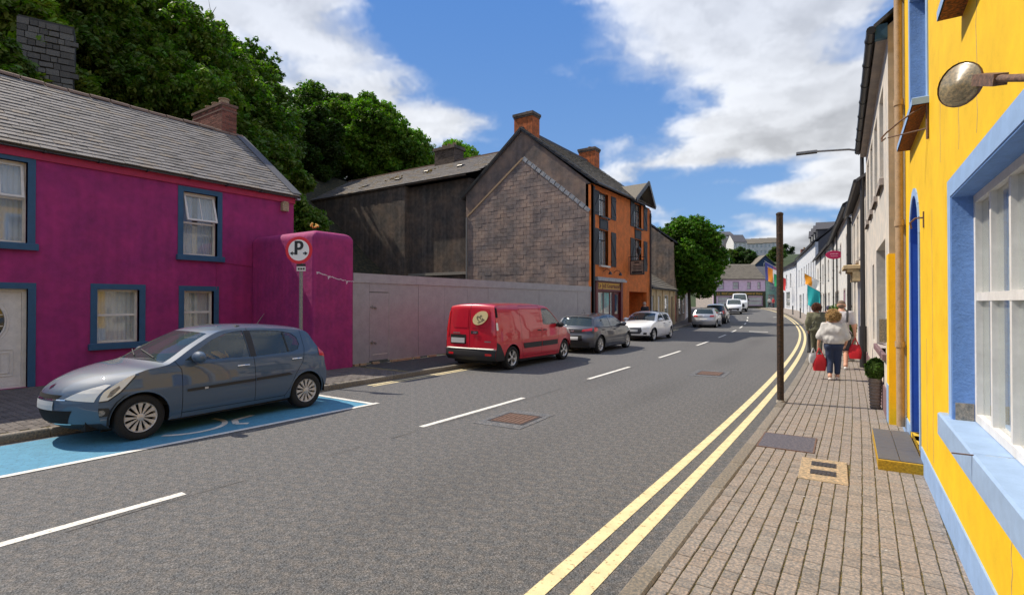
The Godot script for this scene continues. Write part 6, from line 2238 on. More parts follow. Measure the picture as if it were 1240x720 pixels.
		tree("far_bush", e[4], V(x, far_hill_y(x, d), d), e[3], {"rx": e[3] * 0.62, "base": 0.03, "lobes": 12, "leaf": 0.34, "per": 60, "green": Color(0.10, 0.17, 0.02) if e[0] in [886, 940] else Color(0.05, 0.10, 0.02), "group": "bushes on the far hill"})

# ------------------------------------------------------------------ vehicles
class CarBody:
	# s runs from nose (0) to tail (L), y up; the side is x = hw(s, y), the strip over bonnet, roof and tail follows the profile
	var L := 4.0
	var rows := []      # strip: [s, y, k, c, kind]
	var plan := []      # [s, half width]
	var sect := []      # [y, offset]
	var P := []
	var N := []
	var COLS := 17

	func lut(t: Array, x: float) -> float:
		if x <= t[0][0]:
			return t[0][1]
		for i in t.size() - 1:
			if x <= t[i + 1][0]:
				var f: float = (x - t[i][0]) / (t[i + 1][0] - t[i][0])
				return lerpf(t[i][1], t[i + 1][1], f)
		return t[-1][1]

	func hw(s: float, y: float) -> float:
		var a := (lut(plan, s - 0.09) + lut(plan, s) * 2.0 + lut(plan, s + 0.09)) / 4.0
		var b := (lut(sect, y - 0.045) + lut(sect, y) * 2.0 + lut(sect, y + 0.045)) / 4.0
		return a + b

	func side_n(s: float, y: float) -> Vector3:
		var e := 0.02
		return Vector3(1.0, -(hw(s, y + e) - hw(s, y - e)) / (2 * e), -(hw(s + e, y) - hw(s - e, y)) / (2 * e)).normalized()

	func side_p(s: float, y: float, off: float) -> Vector3:
		return Vector3(hw(s, y), y, s - L / 2) + side_n(s, y) * off

	func setup(prof: Array) -> void:
		# refine the profile with a Catmull-Rom curve
		rows = []
		for i in prof.size() - 1:
			var p0: Array = prof[max(i - 1, 0)]
			var p1: Array = prof[i]
			var p2: Array = prof[i + 1]
			var p3: Array = prof[min(i + 2, prof.size() - 1)]
			var n: int = max(2, int(ceil(Vector2(p1[0], p1[1]).distance_to(Vector2(p2[0], p2[1])) / 0.055)))
			for j in n:
				var t := float(j) / n
				var e := []
				for q in 4:
					var lin := lerpf(p1[q], p2[q], t)
					var cr: float = 0.5 * (2.0 * p1[q] + (p2[q] - p0[q]) * t + (2.0 * p0[q] - 5.0 * p1[q] + 4.0 * p2[q] - p3[q]) * t * t + (3.0 * p1[q] - p0[q] - 3.0 * p2[q] + p3[q]) * t * t * t)
					e.append(lerpf(lin, cr, 0.75))
				e.append(p1[4])
				rows.append(e)
		rows.append(prof[-1].slice(0, 5))
		P = []
		for e in rows:
			var row := []
			var w := hw(e[0] + e[2], e[1] - e[3])
			for j in COLS:
				row.append(strip_point(e, w, j * 2.0 / (COLS - 1) - 1.0))
			P.append(row)
		N = []
		for i in P.size():
			var nr := []
			for j in COLS:
				var du: Vector3 = P[i][min(j + 1, COLS - 1)] - P[i][max(j - 1, 0)]
				var dv: Vector3 = P[min(i + 1, P.size() - 1)][j] - P[max(i - 1, 0)][j]
				nr.append(dv.cross(du).normalized())
			N.append(nr)

	func strip_point(e: Array, w: float, t: float) -> Vector3:
		var a := absf(t)
		return Vector3(w * t, e[1] - e[3] * pow(a, 2.6), e[0] + e[2] * pow(a, 2.4) - L / 2)

	func outline() -> PackedVector2Array:
		var p := PackedVector2Array()
		for e in rows:
			p.append(Vector2(e[0] + e[2], e[1] - e[3]))
		return p

	func end_p(b: float, y: float, rear: bool, off: float) -> Vector3:
		# point on the nose or tail at lateral b and centre-line height y
		var n := rows.size()
		for q in n - 1:
			var i := q if not rear else n - 2 - q
			var lo: float = min(rows[i][1], rows[i + 1][1])
			var hi: float = max(rows[i][1], rows[i + 1][1])
			if y >= lo and y <= hi and hi > lo:
				var f: float = (y - rows[i][1]) / (rows[i + 1][1] - rows[i][1])
				var e := []
				for k in 4:
					e.append(lerpf(rows[i][k], rows[i + 1][k], f))
				var w := hw(e[0] + e[2], e[1] - e[3])
				var t: float = clampf(b / w, -1.0, 1.0)
				var p := strip_point(e, w, t)
				var j := clampi(int(round((t + 1) / 2 * (COLS - 1))), 0, COLS - 1)
				return p + (N[i][j] as Vector3) * off
		return Vector3(b, y, 0)

func tri_n(b: MB, p: Array, n: Array) -> void:
	var g: Vector3 = (p[1] - p[0]).cross(p[2] - p[0])
	var k := b.v.size()
	for i in 3:
		b.v.append(p[i]); b.n.append(n[i]); b.c.append(b.col)
	if g.dot(n[0] + n[1] + n[2]) >= 0:
		b.ix.append_array([k, k + 2, k + 1])
	else:
		b.ix.append_array([k, k + 1, k + 2])

func cells_of(polys: Array, cell: float) -> Array:
	# cut polygons along a grid so that they can follow a curved surface
	var out := []
	for poly in polys:
		var lo: Vector2 = poly[0]
		var hi: Vector2 = poly[0]
		for p in poly:
			lo = lo.min(p)
			hi = hi.max(p)
		var nx: int = max(1, int(ceil((hi.x - lo.x) / cell)))
		var ny: int = max(1, int(ceil((hi.y - lo.y) / cell)))
		for i in nx:
			var strip := Geometry2D.intersect_polygons(rect(lo.x + (hi.x - lo.x) * i / nx, lo.y - 0.01, lo.x + (hi.x - lo.x) * (i + 1) / nx, hi.y + 0.01), poly)
			for j in ny:
				for st in strip:
					for q in Geometry2D.intersect_polygons(rect(lo.x - 1, lo.y + (hi.y - lo.y) * j / ny, hi.x + 1, lo.y + (hi.y - lo.y) * (j + 1) / ny), st):
						out.append(q)
	return out

func side_mesh(cb: CarBody, polys: Array, off: float, sides: Array, cell := 0.07) -> MB:
	var b := MB.new()
	for q in cells_of(polys, cell):
		var tr := Geometry2D.triangulate_polygon(q)
		for i in range(0, tr.size(), 3):
			for sd in sides:
				var p := []
				var n := []
				for k in 3:
					var uv: Vector2 = q[tr[i + k]]
					var pt := cb.side_p(uv.x, uv.y, off)
					var nn := cb.side_n(uv.x, uv.y)
					if sd < 0:
						pt.x = -pt.x
						nn.x = -nn.x
					p.append(pt)
					n.append(nn)
				tri_n(b, p, n)
	return b

func end_mesh(cb: CarBody, polys: Array, off: float, rear: bool, cell := 0.06) -> MB:
	var b := MB.new()
	for q in cells_of(polys, cell):
		var tr := Geometry2D.triangulate_polygon(q)
		for i in range(0, tr.size(), 3):
			var p := []
			for k in 3:
				p.append(cb.end_p(q[tr[i + k]].x, q[tr[i + k]].y, rear, off))
			var nn: Vector3 = (p[1] - p[0]).cross(p[2] - p[0]).normalized()
			if nn.z * (1 if rear else -1) < 0:
				nn = -nn
			tri_n(b, p, [nn, nn, nn])
	return b

func mirror(poly: PackedVector2Array) -> PackedVector2Array:
	var q := PackedVector2Array()
	for p in poly:
		q.append(Vector2(-p.x, p.y))
	return q

func pv(a: Array) -> PackedVector2Array:
	var q := PackedVector2Array()
	for p in a:
		q.append(Vector2(p[0], p[1]))
	return q

func subtract(polys: Array, holes: Array) -> Array:
	var todo := polys
	for h in holes:
		var nxt := []
		for q in todo:
			for z in Geometry2D.clip_polygons(q, h):
				if not Geometry2D.is_polygon_clockwise(z):
					nxt.append(z)
		todo = nxt
	return todo

func circle(c: Vector2, r: float, n := 36) -> PackedVector2Array:
	var q := PackedVector2Array()
	for i in n:
		q.append(c + Vector2(cos(TAU * i / n), sin(TAU * i / n)) * r)
	return q

func subtract_window(polys: Array, hole: PackedVector2Array) -> Array:
	# split across the middle of the hole first, so that no ring is left
	var c := Vector2.ZERO
	for p in hole:
		c += p / hole.size()
	var out := []
	for q in polys:
		for half in [rect(-20, -20, c.x, 20), rect(c.x, -20, 20, 20)]:
			for z in Geometry2D.intersect_polygons(q, half):
				out.append_array(subtract([z], [hole]))
	return out

func wheel(parent: Node3D, at: Vector3, r: float, o: Dictionary, outer: float) -> void:
	# axis along x; outer = +1 or -1 towards the visible face
	var w: float = o.get("tyre_w", 0.195)
	var rr: float = r * o.get("rim", 0.66)
	var bs := Basis(Vector3(0, -outer, 0), Vector3(outer, 0, 0), Vector3(0, 0, 1))
	var t := Transform3D(bs, at)
	var b := MB.new()
	b.lathe([Vector2(rr * 0.98, -w / 2 + 0.02), Vector2(r * 0.93, -w / 2), Vector2(r * 0.985, -w * 0.4), Vector2(r, -w * 0.25), Vector2(r, w * 0.25), Vector2(r * 0.985, w * 0.4), Vector2(r * 0.93, w / 2), Vector2(rr * 1.08, w / 2 - 0.004), Vector2(rr * 0.98, w / 2 - 0.022)], 40, t)
	var wh := part(parent, "wheel", b, M.tyre)
	b = MB.new()
	b.lathe([Vector2(rr, w / 2 - 0.10), Vector2(0.0, w / 2 - 0.11)], 30, t)
	part(wh, "wheel_well", b, M.liner)
	b = MB.new()
	b.lathe([Vector2(rr * 0.90, w / 2 - 0.09), Vector2(rr * 0.92, w / 2 - 0.02), Vector2(rr * 0.99, w / 2 - 0.006), Vector2(rr * 0.99, w / 2 - 0.03)], 40, t)
	b.lathe([Vector2(rr * 0.24, w / 2 - 0.05), Vector2(rr * 0.24, w / 2 - 0.016), Vector2(rr * 0.17, w / 2 - 0.008), Vector2(0.0, w / 2 - 0.008)], 20, t)
	var n: int = o.get("spokes", 10)
	var sw: float = o.get("spoke_w", 0.16)
	for i in n:
		var a := TAU * i / n
		var a1 := sw * 0.55
		var a2 := sw
		var p := []
		for q in [[0.20, -a1 * 1.6], [0.20, a1 * 1.6], [0.60, a2 * 0.85], [0.95, a2], [0.95, -a2], [0.60, -a2 * 0.85]]:
			p.append(Vector2(cos(a + q[1]), sin(a + q[1])) * rr * q[0])
		var lift := [0.016, 0.016, 0.022, 0.014, 0.014, 0.022]
		var top := []
		var bot := []
		for q in 6:
			top.append(t * Vector3(p[q].x, w / 2 - lift[q], p[q].y))
			bot.append(t * Vector3(p[q].x, w / 2 - lift[q] - 0.02, p[q].y))
		var outv := t.basis * Vector3.UP
		b.face_to([top[0], top[1], top[2], top[5]], outv)
		b.face_to([top[5], top[2], top[3], top[4]], outv)
		for q in [1, 2, 4, 5]:
			var q2: int = (q + 1) % 6
			b.face_to([top[q], top[q2], bot[q2], bot[q]], (top[q] + top[q2]) / 2 - (top[0] + top[3]) / 2)
	part(wh, "rim", b, o.get("rim_mat", M.hubcap))

func car(called: String, label: String, at: Vector3, turn: float, S: Dictionary) -> Node3D:
	var t := thing(called, label, S.get("category", "car"), at, turn, "vehicles parked along the left kerb")
	var cb := CarBody.new()
	cb.L = S.L
	cb.plan = S.plan
	cb.sect = S.sect
	cb.setup(S.prof)
	var paint: Material = S.paint
	var glass: Material = S.get("glass", M.car_glass)
	var fine: float = S.get("cell", 0.07)
	var wr: float = S.wheel_r
	var out := cb.outline()
	if Geometry2D.is_polygon_clockwise(out):
		out.reverse()
	var arches := []
	for s in S.axles:
		arches.append(circle(Vector2(s, wr), S.get("arch_r", wr + 0.045)))
	var body := subtract([out], arches)
	# side panels with real gaps
	for pn in S.panels:
		var shape: PackedVector2Array = pv(pn[1])
		if Geometry2D.is_polygon_clockwise(shape):
			shape.reverse()
		var cut := []
		for g in Geometry2D.offset_polygon(shape, -0.004):
			for q in body:
				cut.append_array(Geometry2D.intersect_polygons(q, g))
		for w in S.windows:
			cut = subtract_window(cut, pv(w))
		for hl in S.get("cutouts", []):
			cut = subtract_window(cut, pv(hl))
		for sd in ([1, -1] if pn.size() < 3 else pn[2]):
			part(t, pn[0], side_mesh(cb, cut, 0.0, [sd], fine), S.lower if (pn[0] == "sill" and S.has("lower")) else paint)
	# dark lining just inside
	var lin := body
	for w in S.windows:
		lin = subtract_window(lin, pv(w))
	part(t, "lining", side_mesh(cb, lin, -0.018, [1, -1], 0.16), M.liner)
	for w in S.windows:
		for sd in [1, -1]:
			part(t, "side_window", side_mesh(cb, [pv(w)], -0.006, [sd], 0.1), glass)
	for pt in S.get("patches", []):
		# [name, where, polygons, material, offset]
		var polys := []
		for g in pt[2]:
			if pt[1] in ["side", "right"]:
				polys.append_array(Geometry2D.intersect_polygons(pv(g), out))
			else:
				polys.append(pv(g))
		if pt[1] == "side":
			for sd in [1, -1]:
				part(t, pt[0], side_mesh(cb, polys, pt[4], [sd], 0.06), pt[3])
		elif pt[1] == "right":
			part(t, pt[0], side_mesh(cb, polys, pt[4], [1], 0.06), pt[3])
		else:
			var both := polys.duplicate()
			if pt.size() > 5 and pt[5]:
				for g in polys:
					both.append(mirror(g))
			for g in both:
				part(t, pt[0], end_mesh(cb, [g], pt[4], pt[1] == "rear"), pt[3])
	# strip
	var kinds := {}
	for i in cb.rows.size() - 1:
		var kind: String = cb.rows[i][4]
		for j in cb.COLS - 1:
			var tt: float = absf((j + 0.5) * 2.0 / (cb.COLS - 1) - 1.0)
			var kk := kind
			if kind in ["windscreen", "rear_window"] and tt > 0.88:
				kk = kind + "_pillar#" + ("l" if j < cb.COLS / 2 else "r")
			if not kinds.has(kk):
				kinds[kk] = MB.new()
			var b: MB = kinds[kk]
			tri_n(b, [cb.P[i][j], cb.P[i][j + 1], cb.P[i + 1][j + 1]], [cb.N[i][j], cb.N[i][j + 1], cb.N[i + 1][j + 1]])
			tri_n(b, [cb.P[i][j], cb.P[i + 1][j + 1], cb.P[i + 1][j]], [cb.N[i][j], cb.N[i + 1][j + 1], cb.N[i + 1][j]])
	for kk in kinds:
		var m: Material = paint
		if kk in ["windscreen", "rear_window"]:
			m = glass
		elif kk in ["black_bumper", "front_valance"]:
			m = M.trim
		part(t, kk.get_slice("#", 0), kinds[kk], m)
	# floor, wheel housings, cabin
	var b := MB.new()
	var hwid: float = S.plan[int(S.plan.size() / 2)][1]
	var z0: float = -S.L / 2
	var a0: float = S.axles[0] + wr + 0.06
	var a1: float = S.axles[1] - wr - 0.06
	b.box(Vector3(-hwid + 0.06, 0.19, z0 + a0), Vector3(hwid - 0.06, 0.27, z0 + a1))
	b.box(Vector3(-hwid + 0.26, 0.20, z0 + 0.25), Vector3(hwid - 0.26, 0.42, z0 + S.L - 0.2))
	b.box(Vector3(-hwid + 0.12, 0.42, z0 + S.cabin[0]), Vector3(hwid - 0.12, S.cabin[2] - 0.32, z0 + S.cabin[1]))
	for s in S.axles:
		for sd in [-1, 1]:
			var rw := []
			for i in 13:
				var a := -0.15 + (PI + 0.3) * i / 12.0
				var rr: float = wr + 0.07
				rw.append([Vector3(sd * (hwid - 0.30), wr + rr * sin(a), z0 + s + rr * cos(a)), Vector3(sd * (hwid - 0.05), wr + rr * sin(a), z0 + s + rr * cos(a))])
			b.grid(rw)
			b.face_to([Vector3(sd * (hwid - 0.30), 0.15, z0 + s - wr - 0.07), Vector3(sd * (hwid - 0.30), 0.15, z0 + s + wr + 0.07), Vector3(sd * (hwid - 0.30), wr * 2 + 0.07, z0 + s + wr + 0.07), Vector3(sd * (hwid - 0.30), wr * 2 + 0.07, z0 + s - wr - 0.07)], Vector3(sd, 0, 0))
	part(t, "underbody", b, M.liner)
	b = MB.new()
	var bl: float = S.cabin[2]
	b.cbox(Transform3D(Basis(), Vector3(0, bl - 0.19, z0 + S.cabin[0] + 0.30)), Vector3(hwid * 2 - 0.40, 0.3, 0.40), 0.06)
	for sx in [-0.36, 0.36]:
		b.cbox(Transform3D(Basis(Vector3.RIGHT, 0.22), Vector3(sx, bl + 0.02, z0 + S.cabin[3])), Vector3(0.46, 0.66, 0.16), 0.06)
		b.cbox(Transform3D(Basis(Vector3.RIGHT, 0.15), Vector3(sx, bl + 0.40, z0 + S.cabin[3] + 0.06)), Vector3(0.26, 0.20, 0.11), 0.04)
	if S.cabin.size() > 4:
		b.cbox(Transform3D(Basis(Vector3.RIGHT, 0.25), Vector3(0, bl + 0.0, z0 + S.cabin[4])), Vector3(hwid * 2 - 0.36, 0.60, 0.16), 0.06)
		for sx in [-0.36, 0.36]:
			b.cbox(Transform3D(Basis(), Vector3(sx, bl + 0.34, z0 + S.cabin[4] + 0.06)), Vector3(0.26, 0.16, 0.1), 0.04)
	part(t, "seats", b, M.seat)
	for e in [[S.axles[0], 1], [S.axles[0], -1], [S.axles[1], 1], [S.axles[1], -1]]:
		wheel(t, Vector3(e[1] * (cb.hw(e[0], wr + 0.35) - S.get("inset", 0.125)), wr, z0 + e[0]), wr, S, e[1])
	# arch lips
	for s in S.axles:
		for sd in [1, -1]:
			var pts := []
			var ar: float = S.get("arch_r", wr + 0.045)
			for i in 17:
				var a := -0.12 + (PI + 0.24) * i / 16.0
				var q := Vector2(s + ar * cos(a), wr + ar * sin(a))
				if q.y < S.get("sill_y", 0.2):
					continue
				pts.append(Vector3(sd * (cb.hw(q.x, q.y) - 0.004), q.y, q.x + z0))
			b = MB.new()
			b.tube(pts, 0.011, 6)
			part(t, "arch_lip", b, S.get("lip", paint))
	# mirrors, handles, aerial, wipers
	if S.has("mirror"):
		for sd in [1, -1]:
			b = MB.new()
			var mp: Array = S.mirror
			var x := cb.hw(mp[0], mp[1])
			b.ball(Vector3(sd * (x + 0.13), mp[1], z0 + mp[0]), Vector3(0.135, 0.088, 0.085), 14, 10)
			var mr := part(t, "mirror", b, paint if mp.size() < 3 else M.trim)
			b = MB.new()
			b.bar(Vector3(sd * (x - 0.01), mp[1] - 0.05, z0 + mp[0] - 0.02), Vector3(sd * (x + 0.08), mp[1] - 0.04, z0 + mp[0]), 0.07, 0.035)
			b.ball(Vector3(sd * (x + 0.13), mp[1], z0 + mp[0] + 0.05), Vector3(0.10, 0.062, 0.03), 10, 6)
			part(mr, "mirror_stalk", b, M.trim)
	for hd in S.get("handles", []):
		for sd in [1, -1]:
			b = MB.new()
			var pts := []
			for i in 5:
				var f := i / 4.0
				var sp := cb.side_p(hd[0] + 0.19 * (f - 0.5), hd[1], 0.012 + 0.022 * sin(PI * f))
				pts.append(Vector3(sd * sp.x, sp.y, sp.z))
			b.tube(pts, 0.013, 8)
			part(t, "door_handle", b, S.get("handle_mat", M.chrome))
	if S.has("aerial"):
		b = MB.new()
		var ap: Array = S.aerial
		b.tube([Vector3(0, ap[1], z0 + ap[0]), Vector3(0, ap[1] + ap[2] * 0.8, z0 + ap[0] + ap[2] * 0.6)], [0.008, 0.003], 6)
		part(t, "aerial", b, M.trim)
	if S.has("wipers"):
		b = MB.new()
		for e in [[-0.45, 0.1], [0.05, 0.6]]:
			var p := cb.end_p(e[0], S.wipers, false, 0.015)
			var q := cb.end_p(e[1], S.wipers + 0.07, false, 0.02)
			b.tube([p, q], 0.009, 6)
		part(t, "wipers", b, M.trim)
	return t

func hatch_spec(o := {}) -> Dictionary:
	# a five-door hatchback in the proportions of the blue-grey one
	var S := {
		"L": 4.03, "wheel_r": 0.305, "axles": [0.80, 3.375],
		"prof": [[0.20, 0.20, 0.30, 0.0, "front_valance"], [0.06, 0.29, 0.32, 0.0, "front_bumper"], [0.0, 0.46, 0.34, 0.0, "front_bumper"], [0.01, 0.60, 0.34, 0.0, "front_bumper"], [0.05, 0.70, 0.34, 0.01, "bonnet"], [0.17, 0.80, 0.33, 0.025, "bonnet"], [0.38, 0.895, 0.28, 0.03, "bonnet"], [0.68, 0.97, 0.19, 0.035, "bonnet"], [1.0, 1.03, 0.15, 0.045, "windscreen"], [1.37, 1.245, 0.14, 0.05, "windscreen"], [1.70, 1.405, 0.13, 0.045, "roof"], [1.95, 1.465, 0.08, 0.05, "roof"], [2.35, 1.493, 0.03, 0.06, "roof"], [2.80, 1.482, 0.0, 0.065, "roof"], [3.25, 1.442, -0.02, 0.065, "roof"], [3.55, 1.385, -0.05, 0.06, "rear_window"], [3.70, 1.20, -0.10, 0.04, "rear_window"], [3.82, 1.03, -0.13, 0.02, "tailgate"], [3.93, 0.93, -0.16, 0.0, "tailgate"], [3.96, 0.74, -0.17, 0.0, "rear_bumper"], [4.03, 0.58, -0.20, 0.0, "rear_bumper"], [4.02, 0.42, -0.20, 0.0, "rear_bumper"], [3.92, 0.24, -0.18, 0.0, "rear_bumper"]],
		"plan": [[0.0, 0.60], [0.25, 0.69], [0.45, 0.765], [0.8, 0.825], [1.2, 0.845], [2.0, 0.853], [3.0, 0.853], [3.45, 0.835], [3.75, 0.79], [4.0, 0.71]],
		"sect": [[0.15, -0.075], [0.25, -0.035], [0.33, -0.015], [0.46, 0.0], [0.66, 0.0], [0.80, -0.012], [0.93, -0.04], [1.02, -0.075], [1.15, -0.135], [1.30, -0.205], [1.42, -0.275], [1.5, -0.36]],
		"windows": [[[1.36, 1.015], [1.56, 1.14], [1.78, 1.27], [2.0, 1.355], [2.20, 1.390], [2.315, 1.395], [2.335, 0.985]], [[2.455, 0.985], [2.445, 1.395], [2.7, 1.388], [2.98, 1.36], [3.17, 1.315], [3.26, 1.24], [3.28, 1.12], [3.22, 1.035], [3.10, 1.005]]],
		"panels": [["front_wing", [[-0.2, -0.2], [1.30, -0.2], [1.30, 0.9], [1.22, 1.02], [1.22, 2], [-0.2, 2]]], ["front_door", [[1.30, 0.285], [2.395, 0.285], [2.395, 2], [1.22, 2], [1.22, 1.02], [1.30, 0.9]]], ["rear_door", [[2.395, 0.285], [2.93, 0.285], [3.03, 0.42], [3.13, 0.62], [3.29, 0.83], [3.36, 1.05], [3.36, 2], [2.395, 2]]], ["sill", [[1.30, -0.2], [2.93, -0.2], [2.93, 0.285], [1.30, 0.285]]], ["rear_quarter", [[2.93, -0.2], [4.4, -0.2], [4.4, 2], [3.36, 2], [3.36, 1.05], [3.29, 0.83], [3.13, 0.62], [3.03, 0.42], [2.93, 0.285]]]],
		"cabin": [1.05, 3.5, 0.98, 2.25, 3.05], "mirror": [1.50, 1.055], "handles": [[2.20, 0.86], [3.16, 0.88]], "aerial": [2.95, 1.47, 0.22], "wipers": 1.06, "sill_y": 0.2,
	}
	S.merge(o, true)
	return S

func stretch_spec(S: Dictionary, fs: float, fy: float, fw: float) -> Dictionary:
	# another size of the same kind of car; wheels keep their own radius
	var R := S.duplicate(true)
	R.L = S.L * fs
	for e in R.prof:
		e[0] *= fs; e[1] *= fy
	for e in R.plan:
		e[0] *= fs; e[1] *= fw
	for e in R.sect:
		e[0] *= fy; e[1] *= fw
	for w in R.windows:
		for p in w:
			p[0] *= fs; p[1] *= fy
	for w in R.panels:
		for p in w[1]:
			p[0] *= fs; p[1] *= fy
	R.axles = [S.axles[0] * fs, S.axles[1] * fs]
	R.cabin = S.cabin.duplicate()
	for i in R.cabin.size():
		R.cabin[i] *= fy if i == 2 else fs
	for h in R.handles:
		h[0] *= fs; h[1] *= fy
	R.mirror[0] *= fs
	R.mirror[1] *= fy
	if R.has("aerial"):
		R.aerial[0] *= fs
		R.aerial[1] *= fy
	if R.has("wipers"):
		R.wipers *= fy
	return R

func paint_of(c: Color, metal := 0.0, rough := 0.35) -> StandardMaterial3D:
	return mat(c, rough, null, 1.0, 0.0, {"metal": metal, "coat": 1.0, "coat_rough": 0.02})

